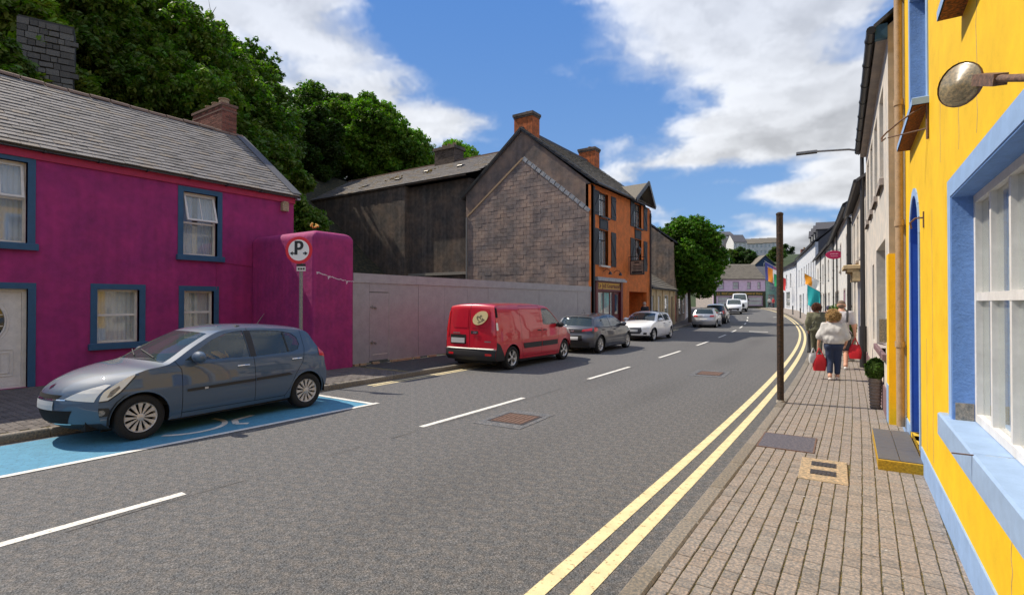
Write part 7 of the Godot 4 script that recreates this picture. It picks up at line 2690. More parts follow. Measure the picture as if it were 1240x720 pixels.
func build_cars() -> void:
	# blue-grey hatchback, nose towards the camera side
	var S := hatch_spec({"paint": mat(Color(0.046, 0.085, 0.145), 0.55, null, 1.0, 0.0, {"metal": 0.0, "coat": 1.0, "coat_rough": 0.01}), "spokes": 12, "spoke_w": 0.165, "cell": 0.05,
		"patches": [
			["headlight_rim", "side", [[[0.30, 0.560], [0.44, 0.570], [0.575, 0.675], [0.75, 0.875], [0.71, 0.87], [0.30, 0.62]]], M.trim, 0.003],
			["headlight", "side", [[[0.30, 0.575], [0.43, 0.585], [0.56, 0.685], [0.73, 0.875], [0.70, 0.93], [0.30, 0.93]]], M.clear_lens, 0.006],
			["headlight", "front", [[[0.40, 0.615], [0.69, 0.575], [0.72, 0.70], [0.735, 0.80], [0.69, 0.80], [0.55, 0.72]]], M.clear_lens, 0.006, true],
			["headlight_shade", "side", [[[0.42, 0.62], [0.47, 0.63], [0.56, 0.73], [0.55, 0.76], [0.46, 0.70]]], M.galv, 0.010],
			["rub_strip", "side", [[[1.36, 0.575], [2.385, 0.600], [2.385, 0.642], [1.36, 0.612]], [[2.405, 0.602], [3.06, 0.625], [3.00, 0.665], [2.405, 0.645]]], M.trim, 0.010],
			["tail_light", "side", [[[3.66, 0.90], [3.80, 0.86], [3.90, 0.80], [3.90, 0.96], [3.76, 1.06], [3.66, 1.04]]], M.red_lens, 0.008],
			["tail_light", "rear", [[[0.50, 0.80], [0.66, 0.80], [0.66, 1.02], [0.56, 0.99]]], M.red_lens, 0.008, true],
			["grille", "front", [[[-0.40, 0.30], [0.40, 0.30], [0.50, 0.47], [-0.50, 0.47]]], M.liner, 0.004],
			["upper_grille", "front", [[[-0.30, 0.615], [0.30, 0.615], [0.36, 0.665], [-0.36, 0.665]]], M.liner, 0.004],
			["chrome_strip", "front", [[[-0.42, 0.60], [0.42, 0.60], [0.42, 0.614], [-0.42, 0.614]], [[-0.44, 0.292], [0.44, 0.292], [0.44, 0.302], [-0.44, 0.302]]], M.chrome, 0.012],
			["number_plate", "front", [[[-0.26, 0.475], [0.26, 0.475], [0.26, 0.585], [-0.26, 0.585]]], M.plate, 0.014],
			["badge", "front", [[[0.0, 0.715], [0.035, 0.745], [0.0, 0.785], [-0.035, 0.745]]], M.chrome, 0.010],
			["front_fog_light", "side", [[[0.345, 0.40], [0.375, 0.39], [0.405, 0.41], [0.41, 0.44], [0.385, 0.465], [0.35, 0.46]]], M.galv, 0.006],
			["fog_bezel", "side", [[[0.33, 0.375], [0.44, 0.38], [0.465, 0.43], [0.44, 0.485], [0.33, 0.495]]], M.trim, 0.003],
			["door_pillar", "side", [[[2.345, 0.985], [2.447, 0.985], [2.437, 1.392], [2.325, 1.392]]], M.trim, 0.004],
			["quarter_bar", "side", [[[3.02, 1.01], [3.045, 1.01], [3.025, 1.345], [3.0, 1.35]]], M.trim, 0.002],
			["side_repeater", "right", [[[1.60, 0.582], [1.65, 0.583], [1.65, 0.61], [1.60, 0.609]]], M.plate, 0.014],
			["side_repeater", "side", [[[1.60, 0.582], [1.65, 0.583], [1.65, 0.61], [1.60, 0.609]]], M.plate, 0.013],
		]})
	var blue_car := car("hatchback_car", "blue-grey five-door hatchback parked in the blue bay", V(-8.93, 0, 4.26), PI + 0.035, S)
	# things on its dashboard and rear shelf: papers seen through the glass
	var b := MB.new()
	b.obox(Transform3D(Basis(Vector3.UP, 0.3) * Basis(Vector3.RIGHT, 0.12), Vector3(0.18, 1.005, -0.82)), Vector3(0.34, 0.01, 0.22))
	var paper := part(blue_car, "dashboard_paper", b, M.print_white)
	b = MB.new()
	for e in [[-0.40, 1.02, 0.05, 0.5], [-0.42, 1.03, 0.22, -0.4], [-0.38, 1.01, -0.10, 1.0]]:
		b.obox(Transform3D(Basis(Vector3.UP, e[3]) * Basis(Vector3.BACK, 0.5), Vector3(e[0], e[1], e[2])), Vector3(0.20, 0.02, 0.16))
	part(blue_car, "seat_papers", b, M.sign_gold)

	# red panel van
	var V0 := {
		"category": "van", "L": 4.80, "wheel_r": 0.325, "axles": [0.90, 3.965], "paint": paint_of(Color(0.56, 0.012, 0.028), 0.0, 0.3), "cell": 0.09, "arch_r": 0.385, "inset": 0.12,
		"prof": [[0.16, 0.22, 0.26, 0.0, "front_valance"], [0.02, 0.34, 0.30, 0.0, "front_bumper"], [0.0, 0.58, 0.30, 0.0, "front_bumper"], [0.06, 0.86, 0.30, 0.0, "bonnet"], [0.22, 1.0, 0.28, 0.05, "bonnet"], [0.60, 1.10, 0.22, 0.06, "bonnet"], [0.92, 1.16, 0.2, 0.05, "windscreen"], [1.35, 1.48, 0.2, 0.04, "windscreen"], [1.72, 1.725, 0.18, 0.04, "roof"], [2.05, 1.80, 0.1, 0.05, "roof"], [2.6, 1.835, 0.0, 0.055, "roof"], [3.6, 1.84, 0.0, 0.055, "roof"], [4.45, 1.825, -0.02, 0.055, "roof"], [4.62, 1.80, -0.04, 0.05, "rear_doors"], [4.68, 1.72, -0.05, 0.02, "rear_doors"], [4.725, 1.30, -0.055, 0.0, "rear_doors"], [4.745, 1.0, -0.06, 0.0, "rear_doors"], [4.75, 0.66, -0.06, 0.0, "rear_doors"], [4.755, 0.60, -0.06, 0.0, "black_bumper"], [4.80, 0.56, -0.08, 0.0, "black_bumper"], [4.80, 0.38, -0.08, 0.0, "black_bumper"], [4.72, 0.28, -0.08, 0.0, "black_bumper"]],
		"plan": [[0.0, 0.66], [0.3, 0.76], [0.7, 0.86], [1.2, 0.90], [2.0, 0.915], [4.0, 0.915], [4.55, 0.895], [4.75, 0.86]],
		"sect": [[0.2, -0.06], [0.35, -0.02], [0.55, 0.0], [0.85, 0.0], [1.05, -0.01], [1.2, -0.035], [1.5, -0.085], [1.72, -0.135], [1.80, -0.19]],
		"windows": [[[1.30, 1.20], [1.48, 1.36], [1.72, 1.55], [1.95, 1.66], [2.18, 1.68], [2.30, 1.66], [2.30, 1.20], [2.1, 1.17]]],
		"panels": [["front_wing", [[-0.2, -0.2], [1.38, -0.2], [1.38, 0.95], [1.16, 1.18], [1.16, 2.2], [-0.2, 2.2]]], ["front_door", [[1.38, 0.33], [2.42, 0.33], [2.42, 2.2], [1.16, 2.2], [1.16, 1.18], [1.38, 0.95]]], ["sliding_door", [[2.42, 0.33], [3.42, 0.33], [3.52, 0.6], [3.52, 1.74], [2.42, 1.74]]], ["sill", [[1.38, -0.2], [3.42, -0.2], [3.42, 0.33], [1.38, 0.33]]], ["rear_side_panel", [[3.42, -0.2], [5.2, -0.2], [5.2, 2.2], [2.42, 2.2], [2.42, 1.74], [3.52, 1.74], [3.52, 0.6], [3.42, 0.33]]]],
		"cabin": [1.1, 2.55, 1.16, 2.2], "mirror": [1.46, 1.16, 1], "handles": [[2.24, 1.03], [2.56, 1.03]], "handle_mat": M.trim, "spokes": 5, "spoke_w": 0.24, "rim_mat": M.alloy, "sill_y": 0.24,
		"patches": [
			["side_moulding", "side", [[[1.44, 0.55], [2.40, 0.55], [2.40, 0.70], [1.44, 0.70]], [[2.44, 0.55], [3.40, 0.55], [3.46, 0.70], [2.44, 0.70]]], M.trim, 0.012],
			["tail_light", "side", [[[4.62, 1.02], [4.685, 1.02], [4.66, 1.42], [4.60, 1.42]]], M.red_lens, 0.010],
			["tail_light", "rear", [[[0.765, 0.92], [0.85, 0.92], [0.80, 1.64], [0.735, 1.64]]], M.red_lens, 0.012, true],
			["clear_light", "side", [[[4.61, 1.10], [4.70, 1.10], [4.685, 1.30], [4.60, 1.30]]], M.clear_lens, 0.014],
			["light_surround", "side", [[[4.57, 1.44], [4.655, 1.44], [4.63, 1.70], [4.56, 1.70]]], M.liner, 0.010],
			["bumper_wing", "side", [[[4.32, 0.28], [4.72, 0.28], [4.72, 0.80], [4.56, 0.72], [4.36, 0.42]]], M.trim, 0.010],
			["door_split", "rear", [[[-0.006, 0.66], [0.006, 0.66], [0.006, 1.76], [-0.006, 1.76]]], M.liner, 0.003],
			["window_blank", "rear", [[[0.06, 1.16], [0.58, 1.16], [0.66, 1.26], [0.62, 1.66], [0.06, 1.68]]], paint_of(Color(0.48, 0.010, 0.024), 0.0, 0.3), 0.010, true],
			["number_plate", "rear", [[[-0.66, 0.74], [-0.16, 0.74], [-0.16, 0.88], [-0.66, 0.88]]], M.plate, 0.022],
			["plate_recess", "rear", [[[-0.70, 0.71], [-0.12, 0.71], [-0.12, 0.97], [-0.70, 0.97]]], M.liner, 0.006],
			["rear_handle", "rear", [[[0.06, 0.99], [0.30, 0.99], [0.30, 1.08], [0.06, 1.08]]], M.trim, 0.02],
			["badge", "rear", [[[0.14, 1.005], [0.24, 1.005], [0.26, 1.035], [0.24, 1.065], [0.14, 1.065], [0.12, 1.035]]], M.chrome, 0.026],
			["bumper_step", "rear", [[[-0.80, 0.575], [0.80, 0.575], [0.80, 0.615], [-0.80, 0.615]]], M.galv, 0.03],
			["reflector", "rear", [[[0.55, 0.42], [0.74, 0.42], [0.74, 0.48], [0.55, 0.48]]], M.red_lens, 0.006, true],
			["model_script", "rear", [[[-0.60, 1.0], [-0.34, 1.0], [-0.34, 1.025], [-0.60, 1.025]], [[0.50, 0.78], [0.70, 0.78], [0.70, 0.81], [0.50, 0.81]]], M.galv, 0.006],
			["headlight", "side", [[[0.34, 0.80], [0.62, 0.86], [0.78, 1.0], [0.5, 0.98]]], M.clear_lens, 0.008],
			["fuel_flap", "side", [[[3.70, 0.98], [3.86, 0.98], [3.86, 1.12], [3.70, 1.12]]], paint_of(Color(0.52, 0.011, 0.026), 0.0, 0.3), 0.003],
		]}
	var van := car("red_van", "red panel van with a cream oval logo on its rear door", V(-8.97, 0, 13.58), 0.0, V0)
	# oval transfer on the right rear door
	b = MB.new()
	var vb := Transform3D(Basis(Vector3.BACK, 0.42), Vector3(0.36, 1.43, 2.345))
	var ov := PackedVector2Array()
	for i in 28:
		ov.append(Vector2(0.265 * cos(TAU * i / 28), 0.17 * sin(TAU * i / 28)))
	b.prism(ov, -0.02, 0.0, Transform3D(Basis(Vector3.RIGHT, -0.1) * vb.basis, vb.origin))
	var logo := part(van, "oval_logo", b, mat(Color(0.62, 0.52, 0.27), 0.5))
	b = MB.new()
	var lt := Transform3D(Basis(Vector3.RIGHT, -0.1) * vb.basis, vb.origin)
	var curl := []
	for i in 13:
		var a := i * 0.42
		curl.append(lt * Vector3(-0.06 + 0.045 * cos(a) * (1 - i * 0.03), 0.02 + 0.06 * sin(a), 0.004))
	b.tube(curl, 0.009, 5)
	curl = []
	for i in 11:
		var a := i * 0.45 + 1.0
		curl.append(lt * Vector3(0.05 + 0.05 * cos(a), 0.0 + 0.055 * sin(a), 0.004))
	b.tube(curl, 0.008, 5)
	b.tube([lt * Vector3(-0.12, -0.09, 0.004), lt * Vector3(0.12, -0.09, 0.004)], 0.006, 5)
	part(logo, "logo_scroll", b, M.trim)

	# dark grey hatchback, tail towards the camera
	var G := stretch_spec(hatch_spec(), 1.085, 0.965, 1.05)
	G.prof[13][1] -= 0.02
	G.merge({"paint": paint_of(Color(0.055, 0.057, 0.070), 0.25, 0.4), "wheel_r": 0.325, "spokes": 10, "spoke_w": 0.15, "rim": 0.70, "rim_mat": M.alloy, "cell": 0.1, "handle_mat": M.trim,
		"patches": [
			["tail_light", "side", [[[3.86, 0.84], [4.02, 0.80], [4.16, 0.80], [4.16, 0.90], [4.02, 0.96], [3.88, 0.93]]], M.red_lens, 0.008],
			["tail_light", "rear", [[[0.36, 0.80], [0.72, 0.82], [0.72, 0.92], [0.40, 0.87]]], M.red_lens, 0.010, true],
			["tail_panel", "rear", [[[-0.36, 0.76], [0.36, 0.76], [0.38, 0.86], [-0.38, 0.86]]], M.trim, 0.006],
			["badge", "rear", [[[-0.06, 0.79], [0.06, 0.79], [0.06, 0.84], [-0.06, 0.84]]], M.chrome, 0.012],
			["number_plate", "rear", [[[-0.26, 0.50], [0.26, 0.50], [0.26, 0.61], [-0.26, 0.61]]], M.plate, 0.014],
			["rear_diffuser", "rear", [[[-0.62, 0.26], [0.62, 0.26], [0.66, 0.42], [0.34, 0.46], [-0.34, 0.46], [-0.66, 0.42]]], M.trim, 0.008],
			["plate_recess", "rear", [[[-0.42, 0.47], [0.42, 0.47], [0.38, 0.66], [-0.38, 0.66]]], M.liner, 0.005],
			["spoiler", "rear", [[[-0.56, 1.30], [0.56, 1.30], [0.56, 1.325], [-0.56, 1.325]]], M.trim, 0.03],
			["headlight", "side", [[[0.36, 0.64], [0.62, 0.72], [0.86, 0.83], [0.55, 0.78]]], M.clear_lens, 0.006],
			["sill_strip", "side", [[[1.45, 0.27], [3.05, 0.27], [3.05, 0.29], [1.45, 0.29]]], M.chrome, 0.010],
		]}, true)
	car("dark_hatchback", "dark grey hatchback parked ahead of the red van, tail towards us", V(-8.88, 0, 19.13), 0.02, G)

	# white small hatch, facing us
	var A := stretch_spec(hatch_spec(), 0.985, 0.952, 1.02)
	A.merge({"paint": paint_of(Color(0.80, 0.80, 0.80), 0.0, 0.3), "wheel_r": 0.31, "spokes": 5, "spoke_w": 0.26, "rim": 0.70, "rim_mat": M.alloy, "cell": 0.1, "handle_mat": M.trim,
		"patches": [
			["grille", "front", [[[-0.34, 0.36], [0.34, 0.36], [0.44, 0.48], [0.40, 0.655], [-0.40, 0.655], [-0.44, 0.48]]], mat(Color(0.05, 0.05, 0.06), 0.4), 0.006],
			["number_plate", "front", [[[-0.26, 0.46], [0.26, 0.46], [0.26, 0.565], [-0.26, 0.565]]], M.plate, 0.014],
			["air_intake", "front", [[[0.48, 0.32], [0.62, 0.33], [0.63, 0.42], [0.50, 0.42]]], M.liner, 0.005, true],
			["air_intake", "side", [[[0.33, 0.31], [0.47, 0.32], [0.45, 0.42], [0.33, 0.42]]], M.liner, 0.005],
			["headlight", "front", [[[0.46, 0.59], [0.63, 0.60], [0.65, 0.71], [0.48, 0.665]]], M.clear_lens, 0.008, true],
			["headlight", "side", [[[0.33, 0.59], [0.52, 0.62], [0.70, 0.76], [0.42, 0.70]]], M.clear_lens, 0.008],
			["roof_rail", "side", [[[1.9, 1.352], [3.2, 1.338], [3.2, 1.352], [1.9, 1.366]]], M.trim, 0.01],
			["tail_light", "side", [[[3.62, 0.80], [3.80, 0.78], [3.80, 0.94], [3.66, 0.96]]], M.red_lens, 0.008],
		]}, true)
	var au := car("white_hatchback", "white small hatchback facing us in front of the orange restaurant", V(-9.22, 0, 25.92), PI, A)
	b = MB.new()
	b.obox(Transform3D(Basis(Vector3.RIGHT, 0.55), Vector3(0.55, 1.13, -0.56)), Vector3(0.26, 0.01, 0.20))
	part(au, "permit", b, mat(Color(0.75, 0.45, 0.62), 0.6))

	# silver hatchback, tail towards us, beyond
	var Z := stretch_spec(hatch_spec(), 1.03, 0.98, 1.03)
	Z.merge({"paint": paint_of(Color(0.42, 0.43, 0.46), 0.5, 0.3), "spokes": 7, "rim_mat": M.alloy, "cell": 0.14,
		"patches": [
			["tail_light", "side", [[[3.78, 0.84], [3.98, 0.80], [3.98, 0.92], [3.82, 0.97]]], M.red_lens, 0.008],
			["tail_light", "rear", [[[0.40, 0.80], [0.70, 0.80], [0.70, 0.93], [0.44, 0.91]]], M.red_lens, 0.010, true],
			["number_plate", "rear", [[[-0.26, 0.58], [0.26, 0.58], [0.26, 0.69], [-0.26, 0.69]]], M.plate, 0.014],
			["badge", "rear", [[[-0.05, 0.86], [0.05, 0.86], [0.05, 0.92], [-0.05, 0.92]]], M.chrome, 0.014],
		]}, true)
	car("silver_hatchback", "silver hatchback seen from behind below the round tree", V(-9.95, 0, 41.4), 0.10, Z)
	var B := stretch_spec(hatch_spec(), 1.12, 1.15, 1.08)
	B.merge({"paint": paint_of(Color(0.035, 0.037, 0.045), 0.3, 0.3), "wheel_r": 0.35, "spokes": 5, "rim_mat": M.alloy, "cell": 0.16, "glass": M.dark_glass,
		"patches": [
			["tail_light", "side", [[[4.10, 0.86], [4.32, 0.84], [4.32, 1.16], [4.16, 1.18]]], M.red_lens, 0.008],
			["tail_light", "rear", [[[0.52, 0.86], [0.74, 0.86], [0.74, 1.15], [0.58, 1.12]]], M.red_lens, 0.010, true],
			["number_plate", "rear", [[[-0.26, 0.72], [0.26, 0.72], [0.26, 0.83], [-0.26, 0.83]]], M.plate, 0.014],
		]}, true)
	car("dark_suv", "dark tall estate car just beyond the silver hatchback", V(-10.75, 0.02, 48.2), 0.12, B)
	# white vans facing us
	var W1 := V0.duplicate(true)
	W1.paint = paint_of(Color(0.74, 0.75, 0.77), 0.0, 0.35)
	W1.cell = 0.18
	W1.patches = [
		["grille", "front", [[[-0.50, 0.42], [0.50, 0.42], [0.56, 0.70], [-0.56, 0.70]]], M.trim, 0.006],
		["number_plate", "front", [[[-0.26, 0.44], [0.26, 0.44], [0.26, 0.55], [-0.26, 0.55]]], M.plate, 0.014],
		["headlight", "front", [[[0.50, 0.74], [0.66, 0.74], [0.70, 0.90], [0.55, 0.88]]], M.clear_lens, 0.008, true],
		["headlight", "side", [[[0.33, 0.74], [0.50, 0.78], [0.66, 0.96], [0.40, 0.92]]], M.clear_lens, 0.008],
	]
	car("small_white_van", "small white van facing us beyond the dark estate", V(-13.35, rise(68.6), 68.6), PI + 0.2, W1)
	var W2 := stretch_spec(V0, 1.14, 1.34, 1.06)
	W2.paint = paint_of(Color(0.80, 0.80, 0.80), 0.0, 0.35)
	W2.cell = 0.2
	W2.patches = [
		["grille", "front", [[[-0.50, 0.60], [0.50, 0.60], [0.56, 0.90], [-0.56, 0.90]]], M.trim, 0.006],
		["number_plate", "front", [[[-0.26, 0.5], [0.26, 0.5], [0.26, 0.6], [-0.26, 0.6]]], M.plate, 0.014],
		["headlight", "front", [[[0.52, 0.95], [0.70, 0.95], [0.72, 1.18], [0.56, 1.12]]], M.clear_lens, 0.008, true],
	]
	car("tall_white_van", "tall white delivery van facing us at the far end of the parked row", V(-14.2, rise(76.5), 76.5), PI + 0.22, W2)
	var W3 := stretch_spec(hatch_spec(), 1.05, 1.05, 1.03)
	W3.merge({"paint": paint_of(Color(0.70, 0.70, 0.70), 0.0, 0.35), "spokes": 6, "cell": 0.22, "rim_mat": M.alloy}, true)
	car("far_white_car", "white car half hidden behind the tall white van", V(-15.6, rise(84.5), 84.5), PI + 0.25, W3)

# ------------------------------------------------------------------ people: smooth union of tapered capsules, meshed as surface nets
func sdf(bones: Array, cell: float, k: float, floor_y := -1e9, ceil_y := 1e9) -> MB:
	# bones: [a, b, ra, rb]
	var lo := Vector3.INF
	var hi := -Vector3.INF
	for q in bones:
		var r: float = max(q[2], q[3]) + cell * 2.5
		lo = lo.min(q[0] - Vector3.ONE * r).min(q[1] - Vector3.ONE * r)
		hi = hi.max(q[0] + Vector3.ONE * r).max(q[1] + Vector3.ONE * r)
	var nx := int((hi.x - lo.x) / cell) + 2
	var ny := int((hi.y - lo.y) / cell) + 2
	var nz := int((hi.z - lo.z) / cell) + 2
	var f := PackedFloat32Array()
	f.resize(nx * ny * nz)
	f.fill(1.0)
	for q in bones:
		var A: Vector3 = q[0]
		var AB: Vector3 = q[1] - A
		var L2: float = max(AB.length_squared(), 1e-9)
		var ra: float = q[2]
		var rb: float = q[3]
		var m: float = max(ra, rb) + k + cell * 2.0
		var bl: Vector3 = (A.min(q[1]) - Vector3.ONE * m - lo) / cell
		var bh: Vector3 = (A.max(q[1]) + Vector3.ONE * m - lo) / cell
		for iz in range(max(0, int(bl.z)), min(nz, int(bh.z) + 1)):
			for iy in range(max(0, int(bl.y)), min(ny, int(bh.y) + 1)):
				for ix in range(max(0, int(bl.x)), min(nx, int(bh.x) + 1)):
					var p := lo + Vector3(ix, iy, iz) * cell - A
					var t := clampf(p.dot(AB) / L2, 0.0, 1.0)
					var d := (p - AB * t).length() - lerpf(ra, rb, t)
					var i := (iz * ny + iy) * nx + ix
					var o := f[i]
					var h: float = max(k - absf(o - d), 0.0) / k
					f[i] = min(o, d) - h * h * k * 0.25
	if floor_y > -1e8 or ceil_y < 1e8:
		for iz in nz:
			for iy in ny:
				var y := lo.y + iy * cell
				var d: float = max(floor_y - y, y - ceil_y)
				for ix in nx:
					var i := (iz * ny + iy) * nx + ix
					f[i] = max(f[i], d)
	var b := MB.new()
	var idx := PackedInt32Array()
	idx.resize(nx * ny * nz)
	idx.fill(-1)
	var sx := 1
	var sy := nx
	var sz := nx * ny
	var off := [0, sx, sy, sx + sy, sz, sx + sz, sy + sz, sx + sy + sz]
	var edges := [[0, 1], [2, 3], [4, 5], [6, 7], [0, 2], [1, 3], [4, 6], [5, 7], [0, 4], [1, 5], [2, 6], [3, 7]]
	for iz in nz - 1:
		for iy in ny - 1:
			for ix in nx - 1:
				var i := (iz * ny + iy) * nx + ix
				var neg := 0
				for o in off:
					if f[i + o] < 0:
						neg += 1
				if neg == 0 or neg == 8:
					continue
				var s := Vector3.ZERO
				var c := 0
				for e in edges:
					var a := f[i + off[e[0]]]
					var d := f[i + off[e[1]]]
					if (a < 0) != (d < 0):
						var t := a / (a - d)
						var pa := Vector3(e[0] & 1, (e[0] >> 1) & 1, (e[0] >> 2) & 1)
						var pb := Vector3(e[1] & 1, (e[1] >> 1) & 1, (e[1] >> 2) & 1)
						s += pa.lerp(pb, t)
						c += 1
				idx[i] = b.v.size()
				b.v.append(lo + (Vector3(ix, iy, iz) + s / c) * cell)
				var g := Vector3(f[i + 1] + f[i + 1 + sy] + f[i + 1 + sz] + f[i + 1 + sy + sz] - f[i] - f[i + sy] - f[i + sz] - f[i + sy + sz], f[i + sy] + f[i + 1 + sy] + f[i + sy + sz] + f[i + 1 + sy + sz] - f[i] - f[i + 1] - f[i + sz] - f[i + 1 + sz], f[i + sz] + f[i + 1 + sz] + f[i + sy + sz] + f[i + 1 + sy + sz] - f[i] - f[i + 1] - f[i + sy] - f[i + 1 + sy])
				b.n.append(g.normalized())
				b.c.append(Color.WHITE)
	for iz in range(1, nz - 1):
		for iy in range(1, ny - 1):
			for ix in range(1, nx - 1):
				var i := (iz * ny + iy) * nx + ix
				var inside := f[i] < 0
				for ax in 3:
					var st: int = [sx, sy, sz][ax]
					if (f[i + st] < 0) == inside:
						continue
					var u: int = [sy, sz, sx][ax]
					var w: int = [sz, sx, sy][ax]
					var q := [idx[i], idx[i - u], idx[i - u - w], idx[i - w]]
					if q.min() < 0:
						continue
					if inside:
						b.ix.append_array([q[0], q[2], q[1], q[0], q[3], q[2]])
					else:
						b.ix.append_array([q[0], q[1], q[2], q[0], q[2], q[3]])
	return b

func wrinkled(b: MB, amp: float, freq: float, seed_: int) -> MB:
	# folds of cloth: push the surface along its normals with stretched noise and bend the normals with it
	var f := FastNoiseLite.new()
	f.seed = seed_
	f.frequency = freq
	f.fractal_octaves = 2
	var e := 0.004
	for i in b.v.size():
		var p := b.v[i] * Vector3(1.0, 0.55, 1.0)
		var h := f.get_noise_3dv(p)
		var g := Vector3(f.get_noise_3dv(p + Vector3(e, 0, 0)) - h, f.get_noise_3dv(p + Vector3(0, e, 0)) - h, f.get_noise_3dv(p + Vector3(0, 0, e)) - h) / e * amp
		var n := b.n[i]
		b.v[i] += n * h * amp
		b.n[i] = (n - (g - n * g.dot(n))).normalized()
	return b

func hand_bones(wr: Vector3, dir: Vector3, inward: Vector3, s: float, curl: float) -> Array:
	# palm, four fingers of unequal length with knuckle bends, thumb from the side of the palm
	var front := dir.cross(inward).normalized()
	var out := []
	var palm_end := wr + dir * 0.085 * s
	for i in 4:
		var a := (i - 1.5) * 0.019 * s
		out.append([wr + dir * 0.015 * s + front * a * 0.7, palm_end + front * a, 0.017 * s, 0.013 * s])
		var ln: float = [0.068, 0.080, 0.075, 0.058][i] * s
		var k1: Vector3 = palm_end + front * a
		var d1 := (dir * cos(curl * 0.6) + inward * sin(curl * 0.6)).normalized()
		var k2 := k1 + d1 * ln * 0.45
		var d2 := (dir * cos(curl * 1.5) + inward * sin(curl * 1.5)).normalized()
		var k3 := k2 + d2 * ln * 0.32
		var d3 := (dir * cos(curl * 2.3) + inward * sin(curl * 2.3)).normalized()
		out.append([k1, k2, 0.0095 * s, 0.0088 * s])
		out.append([k2, k3, 0.0088 * s, 0.008 * s])
		out.append([k3, k3 + d3 * ln * 0.23, 0.008 * s, 0.007 * s])
	var tb := wr + dir * 0.03 * s - front * 0.03 * s
	var t1 := tb + (dir * 0.7 - front * 0.55 + inward * 0.4).normalized() * 0.04 * s
	out.append([tb, t1, 0.014 * s, 0.011 * s])
	out.append([t1, t1 + (dir * 0.8 + inward * 0.6).normalized() * 0.032 * s, 0.011 * s, 0.009 * s])
	return out

